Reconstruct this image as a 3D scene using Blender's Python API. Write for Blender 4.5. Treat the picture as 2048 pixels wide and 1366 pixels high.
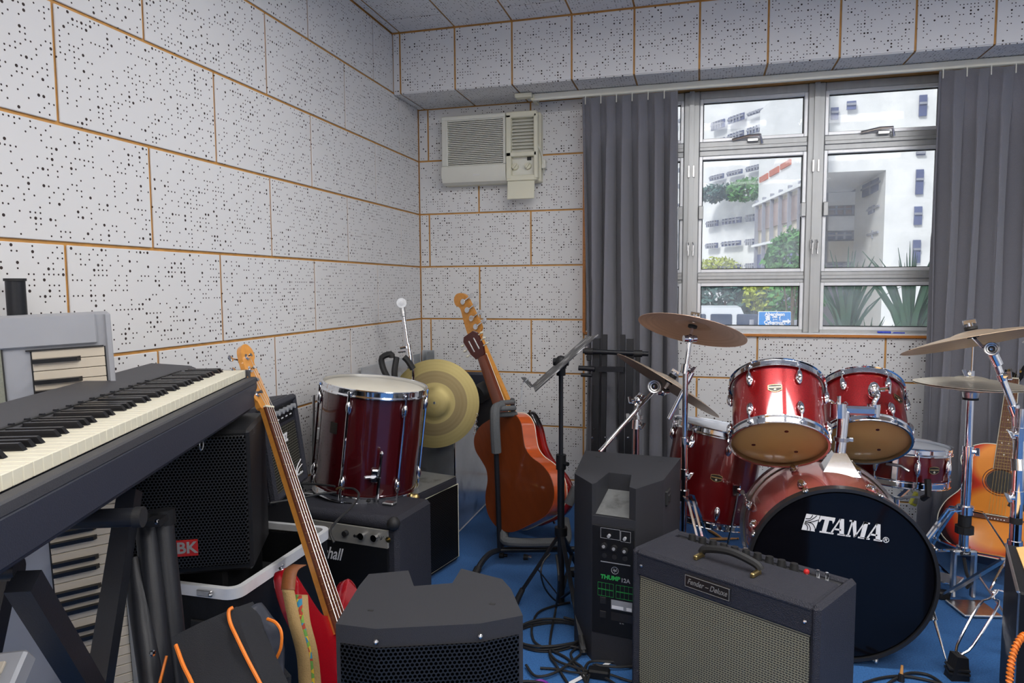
import bpy, math, random
from math import sin, cos, pi, radians, sqrt
from mathutils import Vector as V, Matrix as MX, noise
random.seed(7)
for o in list(bpy.data.objects):
    bpy.data.objects.remove(o)
S = bpy.context.scene
COL = S.collection

# ---------------- camera, world, sun, lights, exposure ----------------
cd_ = bpy.data.cameras.new('camera'); cam = bpy.data.objects.new('camera', cd_); COL.objects.link(cam)
cd_.sensor_width = 36; cd_.lens = 36*1399.5/2048; cd_.clip_start = .03; cd_.clip_end = 500
YAW, PIT, ROLL = .2618, .0782, .0055
_f = V((-sin(YAW)*cos(PIT), cos(YAW)*cos(PIT), -sin(PIT)))
_r = V((cos(YAW), sin(YAW), 0)); _u = _r.cross(_f)
_r2 = _r*cos(ROLL)-_u*sin(ROLL)
_u2 = _r*sin(ROLL)+_u*cos(ROLL)
cam.matrix_world = MX(((_r2.x, _u2.x, -_f.x, 0), (_r2.y, _u2.y, -_f.y, 0), (_r2.z, _u2.z, -_f.z, 1.184), (0, 0, 0, 1)))
S.camera = cam
S.view_settings.view_transform = 'Standard'; S.view_settings.look = 'None'
S.view_settings.exposure = 0.0; S.view_settings.gamma = 1.0
S.view_settings.use_curve_mapping = False
w = bpy.data.worlds.new('sky'); S.world = w; w.use_nodes = True
nt = w.node_tree; bg = nt.nodes['Background']
tc = nt.nodes.new('ShaderNodeTexCoord'); sp = nt.nodes.new('ShaderNodeSeparateXYZ'); cr = nt.nodes.new('ShaderNodeValToRGB')
nt.links.new(tc.outputs['Generated'], sp.inputs[0]); nt.links.new(sp.outputs['Z'], cr.inputs[0])
cr.color_ramp.elements[0].color = (.86, .87, .89, 1); cr.color_ramp.elements[1].color = (.70, .78, .92, 1)
nt.links.new(cr.outputs[0], bg.inputs[0]); bg.inputs[1].default_value = 1.25
def lamp(name, kind, loc, energy, size=None, rot=None, col=(1, 1, 1), sy=None):
    l = bpy.data.lights.new(name, kind); o = bpy.data.objects.new(name, l); COL.objects.link(o)
    o.location = loc; l.energy = energy; l.color = col
    if rot: o.rotation_euler = rot
    if kind == 'AREA':
        l.size = size; l.shape = 'RECTANGLE'; l.size_y = sy or size
    if kind == 'SUN': l.angle = size
    return o
lamp('sun', 'SUN', (0, 0, 30), 3.2, radians(12), (radians(50), 0, radians(-25)), (1, .97, .92))
LIGHTS = [(-.1, .1), (-.1, 1.9), (1.3, .1), (1.3, 1.9), (2.6, .9), (.9, -1.4), (-.5, -1.4)]
for i, (lx, ly) in enumerate(LIGHTS):
    lamp('ceiling_tube_light', 'AREA', (lx, ly, 2.44), 21, 1.15, (0, 0, 0), (1, .985, .97), .26)
for lx in (-.4, 1.9): lamp('rear_fill_light', 'AREA', (lx, -2.3, 1.75), 6, 1.7, (radians(90), 0, 0), (.96, .98, 1), 1.1)  # added fill lamps behind the camera, no window modelled there
S.cycles.use_adaptive_sampling = True; S.cycles.adaptive_threshold = .09; S.cycles.adaptive_min_samples = 16
S.cycles.max_bounces = 6; S.cycles.diffuse_bounces = 4; S.cycles.glossy_bounces = 3
S.cycles.transparent_max_bounces = 10; S.cycles.sample_clamp_indirect = 6
S.cycles.caustics_reflective = False; S.cycles.caustics_refractive = False
S.cycles.use_denoising = True

# ---------------- materials ----------------
def rgb(r, g, b):
    f = lambda c: (c/255/12.92) if c <= 10 else ((c/255+.055)/1.055)**2.4
    return (f(r), f(g), f(b), 1)
def mat(name, col, rough=.5, metal=0, coat=0, bump=0, scale=60, vary=.12, spec=.5, detail=3, sheen=0, stretch=(1, 1, 1), vor=False, wear=None):
    m = bpy.data.materials.new(name); m.use_nodes = True; nt = m.node_tree; b = nt.nodes['Principled BSDF']
    N = nt.nodes.new; L = nt.links.new
    b.inputs['Roughness'].default_value = rough; b.inputs['Metallic'].default_value = metal
    b.inputs['Coat Weight'].default_value = coat; b.inputs['Coat Roughness'].default_value = .06
    b.inputs['Specular IOR Level'].default_value = spec; b.inputs['Sheen Weight'].default_value = sheen
    t = N('ShaderNodeTexCoord'); mp = N('ShaderNodeMapping'); mp.inputs['Scale'].default_value = stretch
    L(t.outputs['Object'], mp.inputs[0])
    nz = N('ShaderNodeTexNoise'); nz.inputs['Scale'].default_value = scale; nz.inputs['Detail'].default_value = detail
    L(mp.outputs[0], nz.inputs[0])
    mx = N('ShaderNodeMix'); mx.data_type = 'RGBA'
    L(nz.outputs[0], mx.inputs[0])
    c = col if len(col) == 4 else (*col, 1)
    mx.inputs[6].default_value = tuple(min(1, x*(1-vary*1.6)) for x in c[:3])+(1,)
    mx.inputs[7].default_value = tuple(min(1, x*(1+vary*1.6)) for x in c[:3])+(1,)
    out = mx.outputs[2]
    if wear:
        nz2 = N('ShaderNodeTexNoise'); nz2.inputs['Scale'].default_value = wear[1]; nz2.inputs['Detail'].default_value = 6
        L(t.outputs['Object'], nz2.inputs[0])
        rp = N('ShaderNodeValToRGB'); rp.color_ramp.elements[0].position = wear[2]; rp.color_ramp.elements[1].position = wear[2]+.12
        L(nz2.outputs[0], rp.inputs[0]); m2 = N('ShaderNodeMix'); m2.data_type = 'RGBA'
        L(rp.outputs[0], m2.inputs[0]); L(out, m2.inputs[6]); m2.inputs[7].default_value = wear[0]
        out = m2.outputs[2]
    L(out, b.inputs['Base Color'])
    if bump:
        bp = N('ShaderNodeBump'); bp.inputs['Strength'].default_value = bump; bp.inputs['Distance'].default_value = .002
        if vor:
            vo = N('ShaderNodeTexVoronoi'); vo.inputs['Scale'].default_value = scale; L(mp.outputs[0], vo.inputs[0]); L(vo.outputs[0], bp.inputs['Height'])
        else: L(nz.outputs[0], bp.inputs['Height'])
        L(bp.outputs[0], b.inputs['Normal'])
    return m
def nodes(m):
    return m.node_tree.nodes, m.node_tree.links, m.node_tree.nodes['Principled BSDF']
def math_(m, op, a, b=None, c=None):
    n = m.node_tree.nodes.new('ShaderNodeMath'); n.operation = op
    for i, x in enumerate((a, b, c)):
        if x is None: continue
        if isinstance(x, (int, float)): n.inputs[i].default_value = x
        else: m.node_tree.links.new(x, n.inputs[i])
    return n.outputs[0]
# perforated acoustic tile: small and large round holes on a 13.6 mm grid
def perforated(name, base, edge_fade=True):
    m = mat(name, base, .75, vary=.02, scale=2, bump=.03)
    ns, ls, b = nodes(m); N = ns.new
    uv = N('ShaderNodeUVMap'); oi = N('ShaderNodeObjectInfo')
    sc = N('ShaderNodeVectorMath'); sc.operation = 'SCALE'; sc.inputs['Scale'].default_value = 1/.01364
    ls.new(uv.outputs[0], sc.inputs[0])
    fl = N('ShaderNodeVectorMath'); fl.operation = 'FLOOR'; ls.new(sc.outputs[0], fl.inputs[0])
    fr = N('ShaderNodeVectorMath'); fr.operation = 'FRACTION'; ls.new(sc.outputs[0], fr.inputs[0])
    sb = N('ShaderNodeVectorMath'); sb.operation = 'SUBTRACT'; sb.inputs[1].default_value = (.5, .5, 0); ls.new(fr.outputs[0], sb.inputs[0])
    sep = N('ShaderNodeSeparateXYZ'); ls.new(sb.outputs[0], sep.inputs[0])
    d = math_(m, 'SQRT', math_(m, 'ADD', math_(m, 'MULTIPLY', sep.outputs[0], sep.outputs[0]), math_(m, 'MULTIPLY', sep.outputs[1], sep.outputs[1])))
    wn = N('ShaderNodeTexWhiteNoise'); wn.noise_dimensions = '4D'
    ls.new(fl.outputs[0], wn.inputs['Vector']); ls.new(oi.outputs['Random'], wn.inputs['W'])
    r = wn.outputs[0]
    rad = math_(m, 'ADD', math_(m, 'MULTIPLY', math_(m, 'LESS_THAN', r, .34), .178), math_(m, 'MULTIPLY', math_(m, 'LESS_THAN', r, .045), .11))
    hole = math_(m, 'LESS_THAN', d, rad)
    mx = N('ShaderNodeMix'); mx.data_type = 'RGBA'; ls.new(hole, mx.inputs[0])
    old = b.inputs['Base Color'].links[0].from_socket
    ls.new(old, mx.inputs[6]); mx.inputs[7].default_value = (.030, .018, .016, 1); ls.new(mx.outputs[2], b.inputs['Base Color'])
    return m
M = {}
M['panel'] = perforated('perforated_tile', (.74, .735, .735))
M['joint'] = mat('joint_wood', rgb(196, 144, 76), .6, scale=30, vary=.2)
M['plaster'] = mat('plaster', (.72, .72, .72), .8, vary=.03, scale=3)
M['trimwood'] = mat('varnished_wood', rgb(190, 120, 50), .4, scale=20, vary=.2, stretch=(1, 1, 8))
M['carpet'] = mat('blue_carpet', rgb(55, 104, 162), .95, bump=.9, scale=210, vary=.35, detail=2, sheen=.1, spec=.1)
_n, _l, _b = nodes(M['carpet'])
nz = _n.new('ShaderNodeTexNoise'); nz.inputs['Scale'].default_value = 3.5; nz.inputs['Detail'].default_value = 5
mm = _n.new('ShaderNodeMix'); mm.data_type = 'RGBA'; mm.blend_type = 'MULTIPLY'; mm.inputs[0].default_value = .7
rp = _n.new('ShaderNodeValToRGB'); rp.color_ramp.elements[0].position = .3; rp.color_ramp.elements[0].color = (.45, .5, .58, 1); rp.color_ramp.elements[1].position = .65
_l.new(nz.outputs[0], rp.inputs[0]); _l.new(_b.inputs['Base Color'].links[0].from_socket, mm.inputs[6]); _l.new(rp.outputs[0], mm.inputs[7]); _l.new(mm.outputs[2], _b.inputs['Base Color'])
M['alu'] = mat('window_aluminium', (.50, .51, .51), .40, .5, scale=40, vary=.08, stretch=(1, 1, .1))
M['alu_light'] = mat('bright_aluminium', (.85, .86, .88), .3, .3, scale=40, vary=.04)
M['rubber'] = mat('black_rubber', (.012, .012, .013), .6, bump=.2, scale=200)
M['blackmetal'] = mat('black_powder_coat', (.012, .013, .017), .40, .0, bump=.1, scale=400, spec=.35)
M['blackplastic'] = mat('black_plastic', (.008, .0085, .010), .5, bump=.25, scale=500, spec=.25)
M['shellplastic'] = mat('textured_speaker_shell', (.036, .037, .043), .52, bump=.5, scale=700, spec=.2)
M['tolex'] = mat('black_tolex', (.034, .035, .046), .5, bump=.9, scale=420, vor=True, spec=.25)
M['chrome'] = mat('chrome', (.86, .87, .90), .09, 1, scale=20, vary=.03)
M['chrome_dull'] = mat('worn_chrome', (.62, .62, .62), .28, 1, scale=60, vary=.15)
M['gold'] = mat('aged_gold', (.62, .47, .20), .3, 1, scale=60)
M['creamkey'] = mat('ivory_plastic', rgb(226, 221, 200), .35, scale=10, vary=.04)
M['whitekey'] = mat('yellowed_key', rgb(205, 194, 176), .4, scale=10, vary=.04)
M['blackkey'] = mat('black_key', (.010, .010, .012), .25, scale=50)
M['silver'] = mat('silver_paint', rgb(168, 170, 176), .42, .25, scale=8, vary=.06)
M['pianobody'] = mat('matte_graphite', (.050, .050, .056), .55, bump=.2, scale=500, vary=.1)
M['pianofront'] = mat('graphite_front', (.026, .029, .044), .5, bump=.2, scale=500, vary=.1)
M['curtain'] = mat('grey_curtain', (.175, .175, .20), .9, bump=.8, scale=500, vary=.15, sheen=.3, spec=.1)
M['maple'] = mat('maple_lacquer', rgb(214, 146, 66), .3, coat=.4, scale=12, vary=.12, stretch=(6, 6, .6))
M['rosewood'] = mat('rosewood', rgb(92, 48, 28), .45, scale=25, vary=.3, stretch=(5, 5, .5))
M['mahogany'] = mat('brown_mahogany', rgb(100, 45, 18), .28, coat=.7, scale=9, vary=.16, stretch=(5, 1, 1))
M['orangewood'] = mat('orange_lacquer', rgb(212, 92, 34), .22, coat=.8, scale=12, vary=.15, stretch=(4, 4, .5))
M['darkwood'] = mat('dark_red_wood', rgb(74, 20, 14), .3, coat=.6, scale=14, vary=.2)
M['redbody'] = mat('candy_red', rgb(176, 14, 30), .2, .35, coat=1, scale=300, vary=.2)
M['redshell'] = mat('red_sparkle', rgb(150, 16, 20), .28, .45, coat=1, scale=420, vary=.55, detail=1)
M['redshell2'] = mat('deep_red_wrap', rgb(104, 10, 16), .3, .3, coat=1, scale=8, vary=.3, stretch=(1, 1, .3))
M['wine'] = mat('wine_red_wrap', rgb(66, 10, 16), .25, .15, coat=1, scale=8, vary=.35, stretch=(2, 2, .3))
M['bassshell'] = mat('sheen_paled_red_shell', rgb(200, 104, 98), .22, .35, coat=1, scale=6, vary=.3)  # the kit's red, lightened so strong reflections sit in the colour
M['head'] = mat('coated_drumhead', rgb(222, 216, 200), .45, scale=9, vary=.08)
M['headwhite'] = mat('white_drumhead', rgb(228, 232, 240), .4, scale=9, vary=.05)
M['headtan'] = mat('amber_drumhead', rgb(255, 222, 172), .3, scale=5, vary=.06, coat=.3)
def translucent(m, f):
    ns, ls, b = nodes(m); o = [n for n in ns if n.type == 'OUTPUT_MATERIAL'][0]
    t = ns.new('ShaderNodeBsdfTranslucent'); x = ns.new('ShaderNodeMixShader'); x.inputs[0].default_value = f
    ls.new(b.inputs['Base Color'].links[0].from_socket, t.inputs[0]); ls.new(b.outputs[0], x.inputs[1]); ls.new(t.outputs[0], x.inputs[2]); ls.new(x.outputs[0], o.inputs[0])
M['headtop'] = mat('translucent_drumhead', rgb(252, 250, 246), .45, scale=9, vary=.05)
translucent(M['headtop'], .8); translucent(M['headtan'], .72)
M['headblack'] = mat('black_gloss_head', (.004, .004, .006), .10, scale=30, spec=.28)
M['hoopblack'] = mat('black_hoop', (.02, .02, .022), .3, scale=20, wear=((.12, .11, .10, 1), 14, .62))
M['badge'] = mat('badge_plate', (.03, .025, .02), .3, .3)
M['grillecloth'] = mat('silver_grille_cloth', rgb(150, 146, 122), .7)
M['white'] = mat('white_print', (.82, .82, .84), .5, vary=.02)
M['grey'] = mat('grey_print', (.32, .33, .35), .5, vary=.05)
M['green'] = mat('green_print', (.03, .42, .08), .5, vary=.05)
M['redbadge'] = mat('red_badge', rgb(170, 30, 22), .35, vary=.1)
M['panelgrey'] = mat('amp_panel_silver', rgb(158, 156, 150), .4, .3, vary=.05)
M['acplastic'] = mat('aged_ac_plastic', rgb(222, 221, 210), .5, vary=.04, scale=5)
M['acyellow'] = mat('yellowed_plastic', rgb(222, 219, 198), .5, vary=.04, scale=5)
M['acdark'] = mat('ac_inside', (.03, .03, .03), .7)
M['galv'] = mat('galvanised_sheet', (.66, .70, .74), .24, .85, scale=7, vary=.2, wear=((.35, .38, .42, 1), 9, .60))
M['orange'] = mat('orange_piping', rgb(224, 120, 34), .5, vary=.1)
M['nylon'] = mat('black_nylon', (.014, .015, .019), .7, bump=.6, scale=600, sheen=.05, spec=.2)
M['satin'] = mat('black_lining', (.03, .033, .045), .38, bump=.4, scale=30, vary=.2)
M['leather'] = mat('brown_leather', rgb(120, 70, 36), .5, bump=.4, scale=120)
M['bluepen'] = mat('blue_pen', (.02, .06, .6), .35)
M['foam'] = mat('grey_foam', (.09, .095, .10), .85, bump=.3, scale=200)
M['stick'] = mat('drumstick_wood', rgb(196, 140, 78), .5, scale=30, vary=.2)
M['yellowgreen'] = mat('yellow_tag', rgb(190, 186, 70), .5, vary=.1)
M['redled'] = mat('red_jewel', (.6, .02, .02), .15)
M['clearplastic'] = mat('frosted_plastic', (.15, .155, .155), .4, 0, wear=((.05, .05, .05, 1), 12, .55))
# cymbal bronze with lathe rings
def bronze(name, c1, c2, rough=.33, freq=90):
    m = mat(name, c1, rough, .78, scale=5, vary=.15)
    ns, ls, b = nodes(m)
    t = ns.new('ShaderNodeTexCoord'); sep = ns.new('ShaderNodeSeparateXYZ'); ls.new(t.outputs['Object'], sep.inputs[0])
    r = math_(m, 'SQRT', math_(m, 'ADD', math_(m, 'MULTIPLY', sep.outputs[0], sep.outputs[0]), math_(m, 'MULTIPLY', sep.outputs[1], sep.outputs[1])))
    nz = ns.new('ShaderNodeTexNoise'); nz.noise_dimensions = '1D'; nz.inputs['Scale'].default_value = freq; nz.inputs['Detail'].default_value = 6
    ls.new(r, nz.inputs['W'])
    mx = ns.new('ShaderNodeMix'); mx.data_type = 'RGBA'; ls.new(nz.outputs[0], mx.inputs[0])
    ls.new(b.inputs['Base Color'].links[0].from_socket, mx.inputs[6]); mx.inputs[7].default_value = (*c2, 1); ls.new(mx.outputs[2], b.inputs['Base Color'])
    bp = ns.new('ShaderNodeBump'); bp.inputs['Strength'].default_value = .35; bp.inputs['Distance'].default_value = .001
    ls.new(nz.outputs[0], bp.inputs['Height']); ls.new(bp.outputs[0], b.inputs['Normal'])
    return m
M['bronze'] = bronze('cymbal_bronze', (.70, .54, .38), (.52, .38, .26), .42)
M['bronze_copper'] = bronze('coppery_cymbal', (.72, .50, .38), (.56, .37, .27), .45)
M['bronze_green'] = bronze('tarnished_cymbal', (.36, .30, .13), (.25, .20, .08), .48, 60)
M['bronze_light'] = bronze('pale_cymbal', (.82, .74, .60), (.66, .57, .43), .36)
# glass pane
def glass(name, tint, gl=.12):
    m = bpy.data.materials.new(name); m.use_nodes = True; nt = m.node_tree; nt.nodes.clear()
    o = nt.nodes.new('ShaderNodeOutputMaterial'); t = nt.nodes.new('ShaderNodeBsdfTransparent'); g = nt.nodes.new('ShaderNodeBsdfGlossy')
    t.inputs[0].default_value = (*tint, 1); g.inputs['Roughness'].default_value = .03
    lw = nt.nodes.new('ShaderNodeLayerWeight'); lw.inputs[0].default_value = .25
    mp = nt.nodes.new('ShaderNodeMath'); mp.operation = 'MULTIPLY_ADD'; mp.inputs[1].default_value = .09; mp.inputs[2].default_value = gl*.05
    nt.links.new(lw.outputs['Fresnel'], mp.inputs[0])
    d = nt.nodes.new('ShaderNodeBsdfDiffuse'); d.inputs[0].default_value = (.8, .85, .95, 1)
    nz = nt.nodes.new('ShaderNodeTexNoise'); nz.inputs['Scale'].default_value = 6; nz.inputs['Detail'].default_value = 5
    tc = nt.nodes.new('ShaderNodeTexCoord'); nt.links.new(tc.outputs['Object'], nz.inputs[0])
    dm = nt.nodes.new('ShaderNodeMath'); dm.operation = 'MULTIPLY'; dm.inputs[1].default_value = .32; nt.links.new(nz.outputs[0], dm.inputs[0])  # diffuse veil: dust, strengthened to paint a bloomy haze over the view
    m1 = nt.nodes.new('ShaderNodeMixShader'); m2 = nt.nodes.new('ShaderNodeMixShader')
    nt.links.new(dm.outputs[0], m1.inputs[0]); nt.links.new(t.outputs[0], m1.inputs[1]); nt.links.new(d.outputs[0], m1.inputs[2])
    nt.links.new(mp.outputs[0], m2.inputs[0]); nt.links.new(m1.outputs[0], m2.inputs[1]); nt.links.new(g.outputs[0], m2.inputs[2])
    nt.links.new(m2.outputs[0], o.inputs[0]); return m
M['glass'] = glass('dusty_hazed_window_glass', (.95, .97, .98))

# ---------------- mesh builder ----------------
def mframe(o, x=None, z=(0, 0, 1)):
    """matrix with origin o, local z along z, local x near x"""
    z = V(z).normalized(); x = V(x) if x is not None else V((1, 0, 0))
    y = z.cross(x).normalized(); x = y.cross(z)
    return MX(((x.x, y.x, z.x, o[0]), (x.y, y.y, z.y, o[1]), (x.z, y.z, z.z, o[2]), (0, 0, 0, 1)))
I4 = MX.Identity(4)
class MB:
    def __init__(s): s.v = []; s.f = []
    def add(s, vs, fs, m=None):
        n = len(s.v)
        s.v += [tuple(m @ V(p)) for p in vs] if m is not None else [tuple(p) for p in vs]
        s.f += [tuple(i+n for i in f) for f in fs]
        return s
    def box(s, c, d, m=None, b=0):
        x, y, z = d[0]/2, d[1]/2, d[2]/2; cx, cy, cz = c
        if b <= 0:
            vs = [(cx+i*x, cy+j*y, cz+k*z) for i in (-1, 1) for j in (-1, 1) for k in (-1, 1)]
            fs = [(0, 1, 3, 2), (4, 6, 7, 5), (0, 4, 5, 1), (2, 3, 7, 6), (0, 2, 6, 4), (1, 5, 7, 3)]
            return s.add(vs, fs, m)
        b = min(b, x*.99, y*.99, z*.99)
        idx = {}; vs = []
        for i in (-1, 1):
            for j in (-1, 1):
                for k in (-1, 1):
                    for a in range(3):
                        q = [x-b, y-b, z-b]; q[a] += b
                        idx[(i, j, k, a)] = len(vs); vs.append((cx+i*q[0], cy+j*q[1], cz+k*q[2]))
        fs = []
        for i in (-1, 1):
            r = [idx[(i, -1, -1, 0)], idx[(i, 1, -1, 0)], idx[(i, 1, 1, 0)], idx[(i, -1, 1, 0)]]; fs.append(r if i > 0 else r[::-1])
            r = [idx[(-1, i, -1, 1)], idx[(-1, i, 1, 1)], idx[(1, i, 1, 1)], idx[(1, i, -1, 1)]]; fs.append(r if i > 0 else r[::-1])
            r = [idx[(-1, -1, i, 2)], idx[(1, -1, i, 2)], idx[(1, 1, i, 2)], idx[(-1, 1, i, 2)]]; fs.append(r if i > 0 else r[::-1])
        for i in (-1, 1):
            for j in (-1, 1):
                def q(r, sg): fs.append(r if sg > 0 else r[::-1])
                q([idx[(i, j, -1, 0)], idx[(i, j, -1, 1)], idx[(i, j, 1, 1)], idx[(i, j, 1, 0)]], i*j)
                q([idx[(-1, i, j, 1)], idx[(-1, i, j, 2)], idx[(1, i, j, 2)], idx[(1, i, j, 1)]], i*j)
                q([idx[(i, -1, j, 2)], idx[(i, -1, j, 0)], idx[(i, 1, j, 0)], idx[(i, 1, j, 2)]], i*j)
        for i in (-1, 1):
            for j in (-1, 1):
                for k in (-1, 1):
                    r = [idx[(i, j, k, 0)], idx[(i, j, k, 1)], idx[(i, j, k, 2)]]; fs.append(r if i*j*k > 0 else r[::-1])
        return s.add(vs, fs, m)
    def cyl(s, p0, p1, r, r2=None, n=14, m=None):
        r2 = r if r2 is None else r2
        p0 = V(p0); p1 = V(p1); d = (p1-p0); L = d.length
        if L < 1e-7: return s
        q = d.to_track_quat('Z', 'Y').to_matrix()
        vs = [p0+q @ V((r*cos(2*pi*i/n), r*sin(2*pi*i/n), 0)) for i in range(n)]+[p1+q @ V((r2*cos(2*pi*i/n), r2*sin(2*pi*i/n), 0)) for i in range(n)]
        fs = [(i, (i+1) % n, n+(i+1) % n, n+i) for i in range(n)]+[tuple(range(n))[::-1], tuple(range(n, 2*n))]
        return s.add(vs, fs, m)
    def tube(s, pts, r, n=8, closed=False, smooth=0, m=None, flat=None):
        P = [V(p) for p in pts]
        if smooth:
            Q = []; k = len(P); rng = range(k if closed else k-1)
            for i in rng:
                a, b, c, d = (P[(i-1) % k] if closed or i else P[0]), P[i], P[(i+1) % k], (P[(i+2) % k] if closed or i+2 < k else P[-1])
                for j in range(smooth):
                    t = j/smooth
                    Q.append(.5*((2*b)+(c-a)*t+(2*a-5*b+4*c-d)*t*t+(3*b-a-3*c+d)*t**3))
            if not closed: Q.append(P[-1])
            P = Q
        k = len(P); up = None; rings = []
        for i in range(k):
            a = P[i-1] if (i or closed) else P[i]; c = P[(i+1) % k] if (i < k-1 or closed) else P[i]
            t = (c-a)
            t = t.normalized() if t.length > 1e-9 else V((0, 0, 1))
            if up is None:
                up = V((0, 0, 1)) if abs(t.z) < .9 else V((1, 0, 0))
            side = t.cross(up)
            if side.length < 1e-6: side = t.cross(V((.3, .9, .2)))
            side.normalize(); up = side.cross(t).normalized()
            rr = r[i*len(r)//k] if isinstance(r, (list, tuple)) else r
            if flat: rings.append([P[i]+side*(rr*a_)+up*(flat*b_) for a_, b_ in ((1, 1), (-1, 1), (-1, -1), (1, -1))])
            else: rings.append([P[i]+side*(rr*cos(2*pi*j/n))+up*(rr*sin(2*pi*j/n)) for j in range(n)])
        nn = 4 if flat else n
        vs = [p for R in rings for p in R]; fs = []
        for i in range(k if closed else k-1):
            i2 = (i+1) % k
            fs += [(i*nn+j, i2*nn+j, i2*nn+(j+1) % nn, i*nn+(j+1) % nn) for j in range(nn)]
        if not closed: fs += [tuple(range(nn)), tuple(range((k-1)*nn, k*nn))[::-1]]
        return s.add(vs, fs, m)
    def lathe(s, prof, m=None, n=40, closed=False):
        vs = []; fs = []; k = len(prof)
        for (r, z) in prof:
            vs += [(r*cos(2*pi*i/n), r*sin(2*pi*i/n), z) for i in range(n)]
        for a in range(k if closed else k-1):
            b = (a+1) % k
            for i in range(n):
                j = (i+1) % n
                fs.append((a*n+i, a*n+j, b*n+j, b*n+i))
        if not closed:
            if prof[0][0] > 1e-6: fs.append(tuple(range(n))[::-1])
            if prof[-1][0] > 1e-6: fs.append(tuple(range((k-1)*n, k*n)))
        return s.add(vs, fs, m)
    def disc(s, R, z, m=None, n=40, t=.0006): return s.lathe([(0.0001, z), (R, z), (R, z-t), (.0001, z-t)], m, n)
    def prism(s, poly, z0, z1, m=None):
        n = len(poly)
        a = sum(poly[i][0]*poly[(i+1) % n][1]-poly[(i+1) % n][0]*poly[i][1] for i in range(n))
        if a < 0: poly = poly[::-1]
        vs = [(x, y, z0) for x, y in poly]+[(x, y, z1) for x, y in poly]
        fs = [tuple(range(n))[::-1], tuple(range(n, 2*n))]+[(i, (i+1) % n, n+(i+1) % n, n+i) for i in range(n)]
        return s.add(vs, fs, m)
    def ball(s, c, r, n=12, m=None, sc=(1, 1, 1)):
        k = n//2; vs = []; fs = []
        for a in range(k+1):
            th = pi*a/k
            for i in range(n):
                vs.append((c[0]+sc[0]*r*max(sin(th), .001)*cos(2*pi*i/n), c[1]+sc[1]*r*max(sin(th), .001)*sin(2*pi*i/n), c[2]+sc[2]*r*cos(th)))
        for a in range(k):
            for i in range(n):
                j = (i+1) % n; fs.append((a*n+i, (a+1)*n+i, (a+1)*n+j, a*n+j))
        return s.add(vs, fs, m)
    def quad(s, a, b, c, d): return s.add([a, b, c, d], [(0, 1, 2, 3)])
    def grid(s, pts):
        r = len(pts); c = len(pts[0])
        return s.add([p for R in pts for p in R], [(i*c+j, i*c+j+1, (i+1)*c+j+1, (i+1)*c+j) for i in range(r-1) for j in range(c-1)])
    def mesh(s, name, ang=35, W=None, uvf=None):
        vs = s.v if W is None else [tuple(W @ V(p)) for p in s.v]
        me = bpy.data.meshes.new(name); me.from_pydata(vs, [], s.f)
        if uvf:
            uv = me.uv_layers.new(name='UVMap')
            for lp in me.loops: uv.data[lp.index].uv = uvf(me.vertices[lp.vertex_index].co)
        if ang:
            me.polygons.foreach_set('use_smooth', [True]*len(me.polygons)); me.set_sharp_from_angle(angle=radians(ang))
        me.update(); return me
WM = {}
def link(name, me, m, parent=None, loc=None):
    o = bpy.data.objects.new(name, me); COL.objects.link(o)
    if m is not None and me is not None and not me.materials: me.materials.append(M[m] if isinstance(m, str) else m)
    if parent is not None: o.parent = parent
    if loc is not None: o.location = loc
    return o
def meta(o, label=None, cat=None, group=None, kind=None):
    for k, v in (('label', label), ('category', cat), ('group', group), ('kind', kind)):
        if v: o[k] = v
    return o
def thing(name, label, cat, mtx=(0, 0, 0), group=None, kind=None):
    o = bpy.data.objects.new(name, None); COL.objects.link(o); o.empty_display_size = .05
    W = mtx if isinstance(mtx, MX) else MX.Translation(V(mtx))
    o.matrix_world = W; WM[o.name] = W
    return meta(o, label, cat, group, kind)
def root_of(o):
    while o.parent is not None: o = o.parent
    return o
def part(name, mb, m, parent, world=False, label=None, ang=35, kind=None):
    W = None
    if world: W = WM[root_of(parent).name].inverted()
    o = link(name, mb.mesh(name, ang, W), m, parent)
    return meta(o, label, None, None, kind)
def solo(name, mb, m, label, cat, loc=None, group=None, ang=35, kind=None):
    """single-mesh thing; mb in world space, origin placed at loc"""
    if loc is None:
        xs = [p[0] for p in mb.v]; ys = [p[1] for p in mb.v]; zs = [p[2] for p in mb.v]
        loc = ((min(xs)+max(xs))/2, (min(ys)+max(ys))/2, min(zs))
    o = link(name, mb.mesh(name, ang, MX.Translation(-V(loc))), m, None, loc); WM[o.name] = MX.Translation(V(loc))
    return meta(o, label, cat, group, kind)
def dup(root, mtx, label=None):
    r = root.copy(); COL.objects.link(r); r.matrix_world = mtx; WM[r.name] = mtx
    if label: r['label'] = label
    for ch in list(root.children):
        c = ch.copy(); COL.objects.link(c); c.parent = r
        for g in list(ch.children):
            d = g.copy(); COL.objects.link(d); d.parent = c
    return r
def text(name, s, size, m, parent, mtx, shear=0, ext=.0006, bold=0, align='CENTER', world=False, squash=1):
    cu = bpy.data.curves.new(name, 'FONT'); cu.body = s; cu.size = size; cu.shear = shear; cu.extrude = ext; cu.offset = bold
    cu.align_x = align; cu.align_y = 'CENTER'; cu.resolution_u = 3
    t = bpy.data.objects.new(name, cu); COL.objects.link(t)
    dg = bpy.context.evaluated_depsgraph_get(); dg.update()
    me = bpy.data.meshes.new_from_object(t.evaluated_get(dg)); bpy.data.objects.remove(t); bpy.data.curves.remove(cu)
    W = mtx @ MX.Diagonal((squash, 1, 1, 1))
    if world: W = WM[root_of(parent).name].inverted() @ W
    me.transform(W)
    return link(name, me, m, parent)
def arc(cx, cy, r, a0, a1, n): return [(cx+r*cos(radians(a0+(a1-a0)*i/n)), cy+r*sin(radians(a0+(a1-a0)*i/n))) for i in range(n+1)]
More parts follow.
